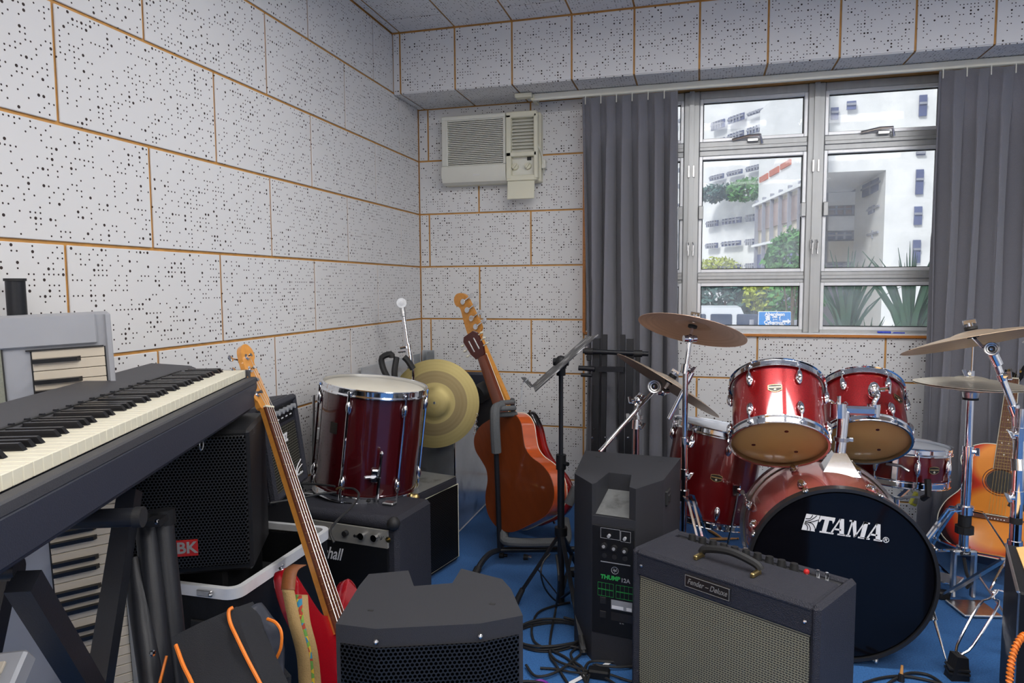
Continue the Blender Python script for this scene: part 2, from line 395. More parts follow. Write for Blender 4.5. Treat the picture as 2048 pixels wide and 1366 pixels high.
def cr2(pts, k=6, closed=True):
    """catmull-rom through 2D/3D points"""
    P = [V(p) for p in pts]; n = len(P); Q = []
    for i in range(n if closed else n-1):
        a, b, c, d = (P[(i-1) % n] if closed or i else P[0]), P[i], P[(i+1) % n], (P[(i+2) % n] if closed or i+2 < n else P[-1])
        for j in range(k):
            t = j/k; Q.append(.5*((2*b)+(c-a)*t+(2*a-5*b+4*c-d)*t*t+(3*b-a-3*c+d)*t**3))
    if not closed: Q.append(P[-1])
    return [tuple(q) for q in Q]

# ---------------- room ----------------
XL, YB, ZCEIL, ZS, YF = -1.5676, 3.8052, 2.502, 2.19, 3.47
L3 = 1.0007; XR = 3.3; YN = -2.4
def struct(name, mb, m, parent=None):
    o = solo(name, mb, m, None, None, (0, 0, 0)) if parent is None else part(name, mb, m, parent)
    if parent is None: o['kind'] = 'structure'
    return o
floor = struct('floor', MB().box((.85, .7, -.05), (5.1, 6.5, .1)), 'carpet')
ceiling = struct('ceiling', MB().box((.85, .7, ZCEIL+.056), (5.1, 6.5, .1)), 'joint')
wall_left = struct('wall_left', MB().box((XL-.056, .7, 1.25), (.1, 6.5, 2.62)), 'joint')
wall_right = struct('wall_right', MB().box((XR+.05, .7, 1.25), (.1, 6.5, 2.62)), 'plaster')
wall_front = struct('wall_front', MB().box((.85, YN-.05, 1.25), (5.1, .1, 2.62)), 'plaster')
OX0, OX1, OZ0, OZ1 = -.612, 2.42, .932, 2.192     # window opening
b = MB(); y0 = YB+.006; y1 = YB+.106
def slab(x0, x1, z0, z1): b.box(((x0+x1)/2, (y0+y1)/2, (z0+z1)/2), (x1-x0, y1-y0, z1-z0))
slab(XL-.1, OX0, -.05, 2.56); slab(OX1, XR+.1, -.05, 2.56); slab(OX0, OX1, -.05, OZ0); slab(OX0, OX1, OZ1, 2.56)
wall_back = struct('wall_back', b, 'joint')
PM = {}
G = .0045; TH = .006
def panel(parent, o, u, v, du, dv):
    """tile from corner o spanning du along u, dv along v; proud of its backing along u x v"""
    key = (round(du, 3), round(dv, 3))
    if du < .02 or dv < .02: return
    if key not in PM:
        mb = MB().box((du/2, dv/2, 0), (du-2*G, dv-2*G, TH), b=.0015)
        me = mb.mesh('acoustic_panel', 0, None, lambda c: (c.x-G-.004, c.y-G-.004)); me.materials.append(M['panel']); PM[key] = me
    p = link('acoustic_panel', PM[key], None, parent)
    u = V(u); v = V(v); n = u.cross(v)
    p.matrix_world = MX(((u.x, v.x, n.x, o[0]), (u.y, v.y, n.y, o[1]), (u.z, v.z, n.z, o[2]), (0, 0, 0, 1)))
    return p
def cuts(a0, a1, off, pitch):
    k = math.ceil((a0-off)/pitch+1e-4); r = [a0]
    while off+k*pitch < a1-1e-4: r.append(off+k*pitch); k += 1
    return r+[a1]
rows = [k for k in range(-4, 5)]
for k in rows:      # left wall
    z0 = max(0, L3+.3*k); z1 = min(L3+.3*(k+1), ZCEIL)
    ys = cuts(-.8, YB, 1.447+(0 if k % 2 == 0 else .3), .6)
    for a, c in zip(ys, ys[1:]): panel(wall_left, (XL-.003, a, z0), (0, 1, 0), (0, 0, 1), c-a, z1-z0)
for k in rows:      # back wall: cut around the window opening
    z0 = max(0, L3+.3*k); z1 = min(L3+.3*(k+1), ZS)
    if z1-z0 < .02: continue
    xs = cuts(XL, XR, XL+.0593+(.3 if k % 2 == 0 else 0), .6)
    for a, c in zip(xs, xs[1:]):
        for (p, q, r, s) in ((a, min(c, OX0), z0, z1), (max(a, OX1), c, z0, z1), (max(a, OX0), min(c, OX1), z0, min(z1, OZ0))):
            if q-p > .02 and s-r > .02: panel(wall_back, (q, YB+.003, r), (-1, 0, 0), (0, 0, 1), q-p, s-r)
# beam over the window: front face and soffit tiles
beam = struct('trim_1', MB().box((.85, (YF+YB)/2+.006, (ZS+2.56)/2+.006), (5.1, YB-YF, 2.56-ZS)), 'joint')
bx = cuts(XL, XR, -1.526, .3017)
for a, c in zip(bx, bx[1:]):
    panel(beam, (a, YF+.003, ZS), (1, 0, 0), (0, 0, 1), c-a, ZCEIL-ZS-.002)
    panel(beam, (a, YB, ZS+.003), (1, 0, 0), (0, -1, 0), c-a, YB-YF)
for i, (a, c) in enumerate(zip(bx, bx[1:])):
    ys = cuts(1.4, YF, 3.30+(0 if i % 2 else .3), .6)
    for p, q in zip(ys, ys[1:]): panel(ceiling, (a, q, ZCEIL+.003), (1, 0, 0), (0, -1, 0), c-a, q-p)
# ceiling lights (behind the field of view)
for lx, ly in LIGHTS:
    part('light_housing', MB().box((lx, ly, ZCEIL-.020), (1.24, .32, .03), b=.004), 'plaster', ceiling)
# wood trim round the opening, sill, window reveal
struct('trim_2', MB().box((OX0+.004, YB-.006, (OZ0+OZ1)/2), (.014, .03, OZ1-OZ0)), 'trimwood')
struct('trim_3', MB().box(((OX0+OX1)/2, YB-.006, OZ0-.004), (OX1-OX0, .022, .014), b=.003), 'trimwood')
b = MB().box(((OX0+OX1)/2, YB+.05, OZ0+.004), (OX1-OX0-.02, .115, .012), b=.003)
struct('trim_4', b, 'alu_light')
# windows: aluminium columns with three lights each
YW = 3.872
ZT = [(.955, 1.197), (1.252, 1.857), (1.930, 2.150)]
def window(n, x0, x1, left):
    w_ = thing('window_%d' % n, None, None, ((x0+x1)/2, YW, .94), kind='structure')
    f = MB(); zc = lambda a, c: (a+c)/2
    f.box((x0+.020, YW+.01, 1.565), (.040, .06, 1.25), b=.004)
    f.box((x1-.020, YW+.01, 1.565), (.040, .06, 1.25), b=.004)
    f.box((x0+.006, YW-.022, 1.565), (.012, .02, 1.25)); f.box((x1-.006, YW-.022, 1.565), (.012, .02, 1.25))
    for a, c in ((.938, .958), (1.197, 1.252), (1.857, 1.930), (2.150, 2.19)):
        f.box((zc(x0, x1), YW+.012, zc(a, c)), (x1-x0-.08, .05, c-a), b=.003)
        if c-a > .05: f.box((zc(x0, x1), YW-.016, zc(a, c)), (x1-x0-.08, .012, .02), b=.003)
    part('window_frame', f, 'alu', w_, True)
    for i, (a, c) in enumerate(ZT):
        s = MB(); t_ = .017; xa, xb = x0+.040, x1-.040
        for q in ((xa+t_/2, zc(a, c), t_, c-a), (xb-t_/2, zc(a, c), t_, c-a), (zc(xa, xb), a+t_/2, xb-xa-2*t_, t_), (zc(xa, xb), c-t_/2, xb-xa-2*t_, t_)):
            s.box((q[0], YW+.012, q[1]), (q[2], .05, q[3]), b=.002)
        sh = part('sash', s, 'alu_light', w_, True)
        gk = MB(); e = t_
        for q in ((xa+e+.002, zc(a, c), .004, c-a-2*e), (xb-e-.002, zc(a, c), .004, c-a-2*e), (zc(xa, xb), a+e+.002, xb-xa-2*e, .004), (zc(xa, xb), c-e-.002, xb-xa-2*e, .004)):
            gk.box((q[0], YW+.018, q[1]), (q[2], .012, q[3]))
        part('gasket', gk, 'rubber', sh, True)
        part('pane', MB().box((zc(xa, xb), YW+.020, zc(a, c)), (xb-xa-2*t_+.004, .004, c-a-2*t_+.004)), 'glass', sh, True)
    # handle of the tilting top light
    h = MB(); xc = zc(x0, x1)
    h.box((xc, YW-.03, 1.925), (.055, .02, .018), b=.003); h.tube([(xc-.10, YW-.028, 1.932), (xc-.02, YW-.045, 1.945), (xc+.035, YW-.05, 1.945), (xc+.045, YW-.035, 1.905)], .007, 6)
    part('window_handle', h, 'chrome_dull', w_, True)
    for sx, vis in ((x0+.052, left != 'l'), (x1-.052, left != 'r')):
        if vis: part('sash_lock', MB().box((sx, YW-.024, 1.565), (.024, .03, .07), b=.003), 'alu', w_, True, label='rectangular casement catch')
    for sx in (x0+.012, x1-.012):
        part('hinge_plate', MB().box((sx, YW-.036, 1.78), (.010, .006, .06), b=.001).box((sx, YW-.036, 1.39), (.010, .008, .05), b=.001).tube([(sx, YW-.04, 1.41), (sx+.004, YW-.055, 1.395), (sx+.002, YW-.06, 1.34)], .004, 6), 'chrome_dull', w_, True)
    return w_
window(1, -.612, -.052, 'l'); window(2, -.052, .553, ''); window(3, .553, 1.16, ''); window(4, 1.16, 1.765, ''); window(5, 1.765, 2.42, 'r')
# curtain rail
b = MB().box((1.0, 3.655, 2.170), (3.72, .022, .034), b=.002)
r = solo('curtain_rail', b, 'acplastic', 'long white metal curtain rail fixed under the perforated beam', 'curtain rail')
part('end_bracket', MB().box((-.90, 3.63, 2.175), (.09, .05, .022), b=.003), 'acyellow', r, True)
part('cable_duct', MB().box((-.858, 3.70, 2.17), (.02, .12, .03), b=.003), 'acyellow', r, True)
# curtains
def curtain(x0t, x1t, x0b, x1b, zt, zb, npl, label, yt=3.62, yb=3.60, sag=.0, seed=1, cat='curtain'):
    random.seed(seed)
    t = thing('curtain', label, cat, ((x0b+x1b)/2, yb, zb), group='grey curtains at the window')
    W_ = npl*16; H_ = 40; ph = [random.uniform(-.5, .5) for _ in range(npl+2)]; am = [random.uniform(.7, 1.3) for _ in range(npl+2)]
    rows_ = []
    for j in range(H_+1):
        v = j/H_; v2 = v**.8; row = []
        for i in range(W_+1):
            u_ = i/W_; k = u_*npl; ki = int(min(k, npl-1)); fr = k-ki
            A = (.018+.036*min(1, v*3.5))*(1-.15*v)*((1-fr)*am[ki]+fr*am[ki+1])
            pinch = math.exp(-((v-.075)/.03)**2)
            s_ = sin(2*pi*k+ph[ki]*(1-fr)*v*2+ph[ki+1]*fr*v*2)
            x = (x0t+(x1t-x0t)*u_)*(1-v2)+(x0b+(x1b-x0b)*u_)*v2
            x += .016*sin(4*pi*k+1)*(.3+v)+.02*sin(v*3+k*1.7)*v
            y = yt*(1-v)+yb*v+A*s_*(1-.55*pinch)+.012*sin(v*5+ki*2)*v
            z = zt+(zb-zt)*v+.006*sin(k*2*pi)*(1-v)
            row.append((x, y, z))
        rows_.append(row)
    o = part('curtain_fabric', MB().grid(rows_), 'curtain', t, True, ang=80)
    so = o.modifiers.new('s', 'SOLIDIFY'); so.thickness = .004
    h = MB(); n = npl
    for i in range(n):
        u_ = (i+.25)/n; x = x0t+(x1t-x0t)*u_
        h.tube([(x, yt+.01, zt-.03), (x, yt+.012, zt+.008), (x, yt+.014, zt+.012)], .003, 5)
    part('curtain_hooks', h, 'acplastic', t, True, kind='stuff')
    return t
curtain(-.597, -.125, -.575, -.10, 2.138, .012, 6, 'grey pleated curtain drawn to the left side of the window, behind the folded black stand', yt=3.615, yb=3.60, seed=3)
curtain(1.02, 1.78, .985, 1.72, 2.138, .012, 8, 'grey pleated curtain at the right side of the window, behind the guitar and hi-hat', yt=3.615, yb=3.50, seed=5)
# air conditioner
ac = thing('air_conditioner', 'cream window air conditioner high on the back wall with its control flap open', 'air conditioner', (-1.11, YB, 1.75))
x0, x1, xm, z0, z1, yf = -1.392, -.838, -1.020, 1.748, 2.118, 3.715
part('casing', MB().box(((x0+x1)/2, (YB+yf+.03)/2, (z0+z1)/2), (x1-x0, YB-yf-.03, z1-z0), b=.006), 'acyellow', ac, True)
b = MB(); xa, xb = x0, xm-.004      # curved front grille made of slats over a curved lower lip
pr = [(yf+.03, z0), (yf+.004, z0+.012), (yf-.012, z0+.045), (yf-.010, z0+.095), (yf-.006, z0+.1)]
b.grid([[(x, p[0], p[1]) for p in pr] for x in (xa, xb)]); 
for x in (xa, xb): b.add([(x, *p) for p in pr]+[(x, yf+.03, z0+.1)], [tuple(range(6))])
b.box(((xa+xb)/2, yf+.012, z1-.012), (xb-xa, .04, .024), b=.004)
b.box((xa+.018, yf+.012, (z0+.1+z1)/2), (.036, .036, z1-z0-.1), b=.004); b.box((xb-.008, yf+.012, (z0+.1+z1)/2), (.016, .036, z1-z0-.1), b=.004)
part('front_cover', b, 'acplastic', ac, True)
part('grille_back', MB().box(((xa+xb)/2, yf+.024, (z0+.1+z1-.02)/2), (xb-xa-.02, .008, z1-z0-.12)), 'acdark', ac, True)
sl = MB().box((0, 0, 0), (xb-xa-.052, .016, .0058), b=.001).mesh('grille_slat', 0)
n = 25
for i in range(n): link('grille_slat', sl, 'acplastic', ac).location = V(((xa+xb)/2+.010, yf+.008, z0+.104+(z1-.026-z0-.104)*i/(n-1)))-V((-1.11, YB, 1.75))
# right side: outlet louvres, control box, open flap
b = MB(); xo, xp = xm, x1-.012; zc0, zc1 = 1.905, 2.086
b.box(((xo+xp)/2, yf+.01, (z1+zc1)/2), (xp-xo, .05, z1-zc1), b=.004); b.box((xo+.014, yf+.01, (z0+z1)/2), (.028, .05, z1-z0-.03), b=.004)
b.box((xp-.006, yf+.01, (z0+z1)/2), (.022, .05, z1-z0-.03), b=.004); b.box(((xo+xp)/2, yf+.01, zc0-.012), (xp-xo, .05, .024), b=.004)
b.box(((xo+xp)/2, yf+.012, z0+.02), (xp-xo, .05, .03), b=.004)
part('outlet_frame', b, 'acyellow', ac, True)
part('outlet_recess', MB().box(((xo+xp)/2, yf+.040, (zc0+zc1)/2), (xp-xo-.04, .01, zc1-zc0)), 'acdark', ac, True)
lv = MB().box((0, 0, 0), (xp-xo-.044, .026, .0035), MX.Rotation(radians(38), 4, 'X'), b=.001).mesh('louvre', 0)
for i in range(10): link('louvre', lv, 'acplastic', ac).location = V(((xo+xp)/2+.002, yf+.016, zc0+.012+i*.0178))-V((-1.11, YB, 1.75))
b = MB().box(((xo+xp)/2+.006, yf+.022, 1.828), (xp-xo-.03, .008, .118), b=.002)
cp = part('control_panel', b, 'acplastic', ac, True)
for kx in (-.975, -.904):
    k = part('control_knob', MB().cyl((kx, yf+.018, 1.832), (kx, yf+.002, 1.832), .019, .017, 20).box((kx, yf-.004, 1.832), (.009, .014, .032), MX.Translation((kx, 0, 1.832)) @ MX.Rotation(.7, 4, 'Y') @ MX.Translation((-kx, 0, -1.832)), b=.002), 'acyellow', ac, True)
part('display', MB().box((-.898, yf+.016, 1.872), (.022, .004, .018)), 'acdark', ac, True)
fl = MB().box((-.937, yf-.012, 1.700), (.150, .008, .098), MX.Translation((0, yf, 1.75)) @ MX.Rotation(radians(-7), 4, 'X') @ MX.Translation((0, -yf, -1.75)), b=.003)
part('control_flap', fl, 'acyellow', ac, True)
for (tx, tz, s_, str_) in ((-1.19, 1.795, .012, 'GENERAL'), (-.975, 1.80, .007, 'FAN'), (-.904, 1.80, .007, 'COOLER')):
    if tz < 1.798: text('maker_print', 'General', s_, 'white', ac, MX.Translation((tx, yf-.0135, tz)) @ MX.Rotation(pi/2, 4, 'X'), .2, world=True)
b = MB().tube([(-.862, yf+.0, 2.10), (-.860, yf-.012, 2.0), (-.845, yf, 1.93), (-.832, 3.74, 1.90), (-.826, 3.76, 1.84), (-.828, 3.78, 1.80)], .004, 6, smooth=4)
part('power_lead', b, 'acplastic', ac, True); part('lead_plug', MB().box((-.826, 3.775, 1.845), (.022, .04, .05), b=.004), 'acplastic', ac, True)
# pens on the sill
for (p, q, lab, c2) in (((0.857, 3.8, 0.941), (0.917, 3.8, 0.94), 'blue capped pen lying on the window sill, left of the thin pen', .0055), ((0.926, 3.8, 0.939), (0.979, 3.8, 0.945), 'thin blue pen lying on the window sill, right of the thicker pen', .003)):
    z = .946+c2-.003; a = V((p[0], 3.825, z)); c = V((q[0], 3.822, z)); d = (c-a).normalized()
    t = thing('pen', lab, 'pen', a)
    part('barrel', MB().cyl(a, c, c2, n=10), 'bluepen', t, True); part('tip', MB().cyl(c, c+d*.012, c2*.7, .0006, 8), 'white', t, True)
    part('clip', MB().box(a+d*.012+V((0, -c2-.001, 0)), (.024, .001, .003)), 'bluepen', t, True)

# ---------------- outside ----------------
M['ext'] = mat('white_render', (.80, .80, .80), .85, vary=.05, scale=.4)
M['extshade'] = mat('shaded_render', (.42, .42, .46), .85, vary=.08, scale=.5)  # darker copy of the white render, shade put into the colour
M['winblue'] = mat('window_strip_blue', (.10, .12, .24), .3, vary=.5, scale=1.3)
M['winbrown'] = mat('window_strip_brown', (.30, .22, .20), .3, vary=.5, scale=1.3)
M['brick'] = mat('terracotta_panel', rgb(190, 110, 88), .7)
M['slatcream'] = mat('cream_cladding', rgb(214, 204, 186), .7, vary=.1)
M['framegrey'] = mat('window_frame_grey', (.30, .31, .36), .6)
M['leaf'] = mat('leaf_green', rgb(88, 140, 76), .7, vary=.5, scale=3)
M['leafdark'] = mat('leaf_dark', rgb(72, 104, 96), .7, vary=.5, scale=3)
M['leafyellow'] = mat('leaf_yellow', rgb(168, 178, 70), .7, vary=.4, scale=3)
M['yucca'] = mat('strap_leaf', rgb(96, 142, 112), .6, vary=.4, scale=4)
M['bark'] = mat('bark', rgb(96, 84, 70), .9)
M['tar'] = mat('outdoor_concrete', (.5, .5, .5), .9)
M['sign'] = mat('blue_sign', rgb(0, 128, 205), .5)
M['van'] = mat('white_vehicle_paint', (.75, .78, .82), .3)
M['vanglass'] = mat('vehicle_glass', (.05, .07, .12), .15)
g_ = solo('outdoor_ground', MB().box((5, 60, -3.6), (160, 110, .2)), 'tar', None, None, (5, 60, -3.6)); g_['kind'] = 'structure'
def facade(t, p0, az, depth, L0, L1, z0, z1, m):
    a = radians(az); u = V((sin(a), cos(a), 0)); n = V((-cos(a), sin(a), 0))   # n: away from the viewer's right
    c = V(p0)+u*(L0+L1)/2; F = mframe((c.x, c.y, 0), u, (0, 0, 1))
    part('wall', MB().box((0, depth/2, (z0+z1)/2), (L1-L0, abs(depth), z1-z0), F), m, t, True); return F
def win(t, a, c, inset_n, m='winblue', div=3, h=None, frames=True):
    """window strip between world points a (bottom left) and c (top right) on a facade, normal inset_n towards the viewer"""
    a = V(a); c = V(c); u = V((c.x-a.x, c.y-a.y, 0)); L = u.length; u.normalize(); n = V(inset_n); H = c.z-a.z
    if t is globals().get('bA'): H *= 1.45
    F = mframe(((a.x+c.x)/2, (a.y+c.y)/2, (a.z+c.z)/2), u, (0, 0, 1))
    s = 1 if (F.to_3x3() @ V((0, 1, 0))).dot(n) > 0 else -1
    w_ = part('window', MB().box((0, s*.02, 0), (L, .06, H), F), m, t, True)
    b = MB()
    for i in range(1, div): b.box((-L/2+L*i/div, s*.07, 0), (.07, .06, H), F)
    b.box((0, s*.07, H*.1), (L, .05, .06), F)
    if frames: part('window_bars', b, 'framegrey', w_, True)
    return w_
# A: long white block receding to the left
bA = thing('white_building', 'long white building outside with stepped rows of blue-grey windows, behind the left panes', 'building', (2.067, 28.019, 1.384))
pA = (2.067, 28.019, 1.384); uA = V((sin(radians(-34.9)), cos(radians(-34.9)), 0)); nA = V((-.82, -.572, 0))
FA = mframe((pA[0], pA[1], 0), uA, (0, 0, 1))
sgA = -1 if (FA.to_3x3() @ V((0, 1, 0))).dot(nA) > 0 else 1
part('wall', MB().box((35.2, sgA*5.2, 6), (73, 10, 19), FA), 'ext', bA, True)
for (a, c) in (
    ((0.389, 30.423, 7.545), (0.873, 29.73, 7.76)), ((1.021, 29.518, 7.568), (1.555, 28.752, 7.741)), ((1.691, 28.558, 7.594), (2.17, 27.871, 7.675)),
    ((0.34, 30.494, 6.998), (0.885, 29.714, 7.072)), ((1.014, 29.528, 6.911), (1.55, 28.76, 7.086)), ((1.687, 28.564, 6.925), (2.197, 27.832, 7.088)), ((2.338, 27.63, 6.945), (2.606, 27.246, 7.075)),
    ((-1.498, 33.13, 8.341), (-1.107, 32.569, 8.457)), ((-1.561, 33.219, 7.649), (-1.098, 32.555, 7.757)), ((-0.971, 32.373, 8.362), (-0.773, 32.09, 8.458)),
    ((-1.568, 33.229, 6.26), (-1.125, 32.594, 6.342)), ((-1.559, 33.216, 5.514), (-1.115, 32.58, 5.613)), ((-0.965, 32.364, 6.211), (-0.766, 32.08, 6.331)), ((-0.955, 32.351, 5.51), (-0.757, 32.066, 5.637)),
    ((0.363, 30.461, 5.51), (0.872, 29.732, 5.641)), ((1.019, 29.52, 5.524), (1.525, 28.795, 5.64)), ((1.679, 28.575, 5.523), (2.162, 27.883, 5.649)),
    ((0.255, 30.616, 3.644), (0.697, 29.982, 3.803)), ((0.868, 29.737, 3.657), (1.524, 28.797, 3.809)), ((1.696, 28.55, 3.648), (2.005, 28.107, 3.823)),
    ((0.249, 30.625, 2.754), (0.693, 29.988, 2.895)), ((0.864, 29.743, 2.777), (1.523, 28.799, 2.905)), ((1.695, 28.551, 2.753), (2.006, 28.106, 2.908)),
    ((0.898, 29.694, 1.85), (1.539, 28.775, 1.976)), ((1.712, 28.527, 1.833), (2.023, 28.081, 1.988)), ((0.263, 30.605, 1.836), (0.708, 29.966, 1.98)),
    ((-1.32, 32.874, 3.487), (-1.067, 32.511, 3.655)), ((-1.286, 32.824, 2.626), (-1.055, 32.495, 2.786))):
    win(bA, a, c, nA, div=5)
# B: block with cladding and terracotta windows, receding from the viewer
bB = thing('clad_building', 'white building with terracotta windows and cream slatted cladding, seen in the middle pane', 'building', (1.994, 27.032, 1.377))
pB = (1.994, 27.032, 1.377); aB = radians(-10.2); uB = V((sin(aB), cos(aB), 0)); nB = V((-cos(aB), sin(aB), 0))
FB = mframe((pB[0], pB[1], 0), uB, (0, 0, 1)); sgB = -1 if (FB.to_3x3() @ V((0, 1, 0))).dot(nB) > 0 else 1
def seg(y0, y1, z0, z1, d=2.0, m='ext', x0=-5.9, x1=0, name='wall'):
    part(name, MB().box(((x0+x1)/2, sgB*d/2, (z0+z1)/2), (x1-x0, d, z1-z0), FB), m, bB, True)
seg(0, 0, 4.1, 7.4, .3); seg(0, 0, -3.5, 4.1, .25, 'slatcream', name='cladding')
for (a, c) in (((2.04, 26.78, 4.824), (2.217, 25.795, 5.017)), ((2.262, 25.543, 4.843), (2.441, 24.546, 5.04)), ((2.482, 24.32, 4.875), (2.661, 23.324, 5.043))):
    win(bB, a, c, nB, 'brick', 2, frames=False)
for zz, m_ in ((3.5, 'winbrown'), (1.9, 'winblue'), (.4, 'winblue')):
    part('window', MB().box((-2.9, -sgB*.03, zz), (5.8, .1, .75), FB), m_, bB, True)
for i in range(7): part('mullion', MB().box((-.3-i*.95, -sgB*.12, .6), (.07, .12, 7.2), FB), 'framegrey', bB, True)
for zz in (4.05, 2.6, 1.2, -.2): part('ledge', MB().box((-2.9, -sgB*.12, zz), (5.9, .16, .08), FB), 'ext', bB, True)
# C: big plain wall on the right with one column of windows and a recessed corner
bC = thing('plain_building', 'large plain white building with a recessed glazed corner, seen in the right pane', 'building', (5.077, 22, 1.315))
z_t = 13
cx0 = (5.004, 22, 3.56); cxr = (3.506, 22, 3.615); cz = (4.977, 22, 4.393)
part('wall', MB().box((cx0[0]+9, 24, 4.5), (18, 4, 17), None), 'ext', bC, True)
part('wall', MB().box(((cx0[0]+cxr[0])/2, 25, (cz[2]+13)/2), (cx0[0]-cxr[0], 6, 13-cz[2])), 'ext', bC, True)
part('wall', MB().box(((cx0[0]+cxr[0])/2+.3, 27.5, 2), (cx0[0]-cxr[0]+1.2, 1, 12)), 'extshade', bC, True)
for (px0, px1, py0, py1, m_) in ((1655, 1722, 381, 362, 'winbrown'), (1655, 1722, 429, 410, 'winbrown'), (1655, 1722, 480, 464, 'winblue'), (1655, 1722, 538, 528, 'winblue')): pass
for a, c, m_ in (((4.278, 26.9, 4.468), (5.343, 26.9, 4.768), 'winbrown'), ((4.301, 26.9, 3.635), (5.368, 26.9, 3.945), 'winbrown'), ((4.325, 26.9, 2.763), (5.396, 26.9, 3.015), 'winblue'), ((4.353, 26.9, 1.745), (5.43, 26.9, 1.924), 'winblue')):
    win(bC, a, c, (0, -1, 0), m_, 4)
for a, c, m_ in (((4.301, 26.8, 3.07), (5.359, 26.8, 3.558), 'ext'), ((4.277, 26.8, 3.938), (5.334, 26.8, 4.379), 'ext'), ((4.33, 26.8, 1.989), (5.386, 26.8, 2.699), 'slatcream')):
    part('spandrel', MB().box(((a[0]+c[0])/2, 26.8, (a[2]+c[2])/2), (c[0]-a[0], .3, c[2]-a[2])), m_, bC, True)
# angled wing between recess and wall
for a, c in (((4.954, 24.5, 3.931), (5.065, 22.6, 4.312)), ((5.039, 24, 3.333), (5.064, 22.6, 3.556)), ((5.063, 24, 2.566), (5.062, 22.6, 2.81)), ((5.036, 24, 1.609), (5.07, 22.6, 1.741))):
    win(bC, a, c, (-.8, -.5, 0), 'winblue', 2)
q = MB(); a = (5.114, 25.5, 3.963); c = (5.012, 21.98, 3.557)
q.add([(a[0], 25.5, -3.5), (c[0], 22.4, -3.5), (c[0]+.3, 25.5, -3.5), (a[0], 25.5, cz[2]+.1), (c[0], 22.4, cz[2]+.1), (c[0]+.3, 25.5, cz[2]+.1)], [(0, 1, 4, 3), (1, 2, 5, 4), (2, 0, 3, 5), (3, 4, 5), (2, 1, 0)])
part('wing_wall', q, 'ext', bC, True)
for a, c in (((5.761, 21.97, 5.804), (5.95, 21.97, 6.369)), ((5.737, 21.97, 4.748), (5.956, 21.97, 4.845)), ((5.75, 21.97, 3.68), (5.937, 21.97, 4.356)), ((5.742, 21.97, 2.84), (5.936, 21.97, 3.344)), ((5.741, 21.97, 1.784), (5.932, 21.97, 2.42)),
    ((3.507, 21.9, 5.841), (3.706, 21.9, 6.173)), ((3.916, 21.9, 6.09), (4.154, 21.9, 6.32))):
    win(bC, a, c, (0, -1, 0), 'winblue', 1)
# canopy / concrete fin above the window outside
solo('outdoor_canopy', MB().box((1, 5.0, 2.93), (9, 2.1, .12)).box((1, 6.05, 2.90), (9, .06, .2)), 'ext', 'pale concrete canopy outside above the window', 'canopy')
solo('outdoor_ledge', MB().box((1, 4.25, .86), (9, .5, .06)).box((1, 4.6, .91), (9, .05, .05)), 'ext', 'white concrete ledge outside under the window', 'ledge')
# foliage
def leaves(c, R, n, size, sc=(1, 1, 1), seed=1):
    random.seed(seed); b = MB()
    for _ in range(n):
        d = V((random.gauss(0, 1), random.gauss(0, 1), random.gauss(0, 1))).normalized()*R*random.uniform(.45, 1)**.6
        d += d*.25*noise.noise(d*2.2/R)
        p = V(c)+V((d.x*sc[0], d.y*sc[1], d.z*sc[2]))
        a = V((random.gauss(0, 1), random.gauss(0, 1), random.gauss(0, 1))).normalized(); e = a.orthogonal().normalized()
        s_ = size*random.uniform(.6, 1.3)
        b.add([p-a*s_, p+e*s_*.5, p+a*s_, p-e*s_*.5], [(0, 1, 2, 3)])
    return b
def tree(name, lab, cat, base, crown, R, n, size, m, sc=(1, 1, .9), seed=1, group=None):
    t = thing(name, lab, cat, base, group)
    b = MB().tube([base, (V(base)+V(crown))/2+V((.1, 0, 0)), crown], [R*.08, R*.06, R*.03], 7)
    for k in range(5): b.tube([(V(base)+V(crown)*2)/3, V(crown)+V((cos(k*1.3)*R*.5, sin(k*1.3)*R*.5, R*.3*((k % 3)-.6)))], R*.02, 5)
    part('trunk', b, 'bark', t, True); part('foliage', leaves(crown, R, n, size, sc, seed), m, t, True, ang=0, kind='stuff')
    return t
def tr(lab, c, R, n, size, m, seed, sc=(1, 1, .9), name='tree', cat='tree'):
    tree(name, lab, cat, (c[0], c[1], -3.5 if name == 'tree' else c[2]-R*.7), c, R, n, size, m, sc, seed, 'trees outside the window')
tr('bright green layered tree before the cream cladding in the middle pane', (1.992, 17, 1.84), .62, 900, .10, 'leaf', 3, (.9, .9, 1))
tr('dark bushy tree at left of the lower middle pane, behind the white van', (0.671, 20, 0.843), 1.0, 1300, .11, 'leafdark', 4, (1.1, 1, .62))
tr('yellow-green sparse tree above the blue road sign', (1.519, 19, 0.936), .45, 420, .09, 'leafyellow', 5)
tr('dark green tree right of the blue road sign at the pane edge', (2.312, 19, 0.808), .75, 900, .10, 'leaf', 6)
tr('dark low tree low between van and sign', (1.387, 21, 0.698), .62, 700, .10, 'leafdark', 7)
tr('round green shrub on the roof ledge of the white building', (1.601, 27.628, 4.706), .55, 500, .10, 'leaf', 8, (1.3, 1.3, .8), 'shrub', 'shrub')
tr('dark shrub at left on the roof ledge of the white building', (0.435, 29.3, 4.813), .5, 450, .10, 'leafdark', 9, (1.2, 1.2, .7), 'shrub', 'shrub')
tr('dark shrub in the middle of the roof ledge of the white building', (1.03, 28.447, 4.759), .5, 450, .10, 'leafdark', 10, (1.5, 1.5, .6), 'shrub', 'shrub')
tr('yellowish shrub low in front of the white building', (0.647, 28.996, 1.955), .7, 450, .09, 'leafyellow', 11, (1.3, 1.3, .5), 'shrub', 'shrub')
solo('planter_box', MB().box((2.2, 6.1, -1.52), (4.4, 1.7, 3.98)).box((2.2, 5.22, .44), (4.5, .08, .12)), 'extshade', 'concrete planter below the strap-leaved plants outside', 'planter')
def onbox(p, z=.47): return (p[0], p[1], z)
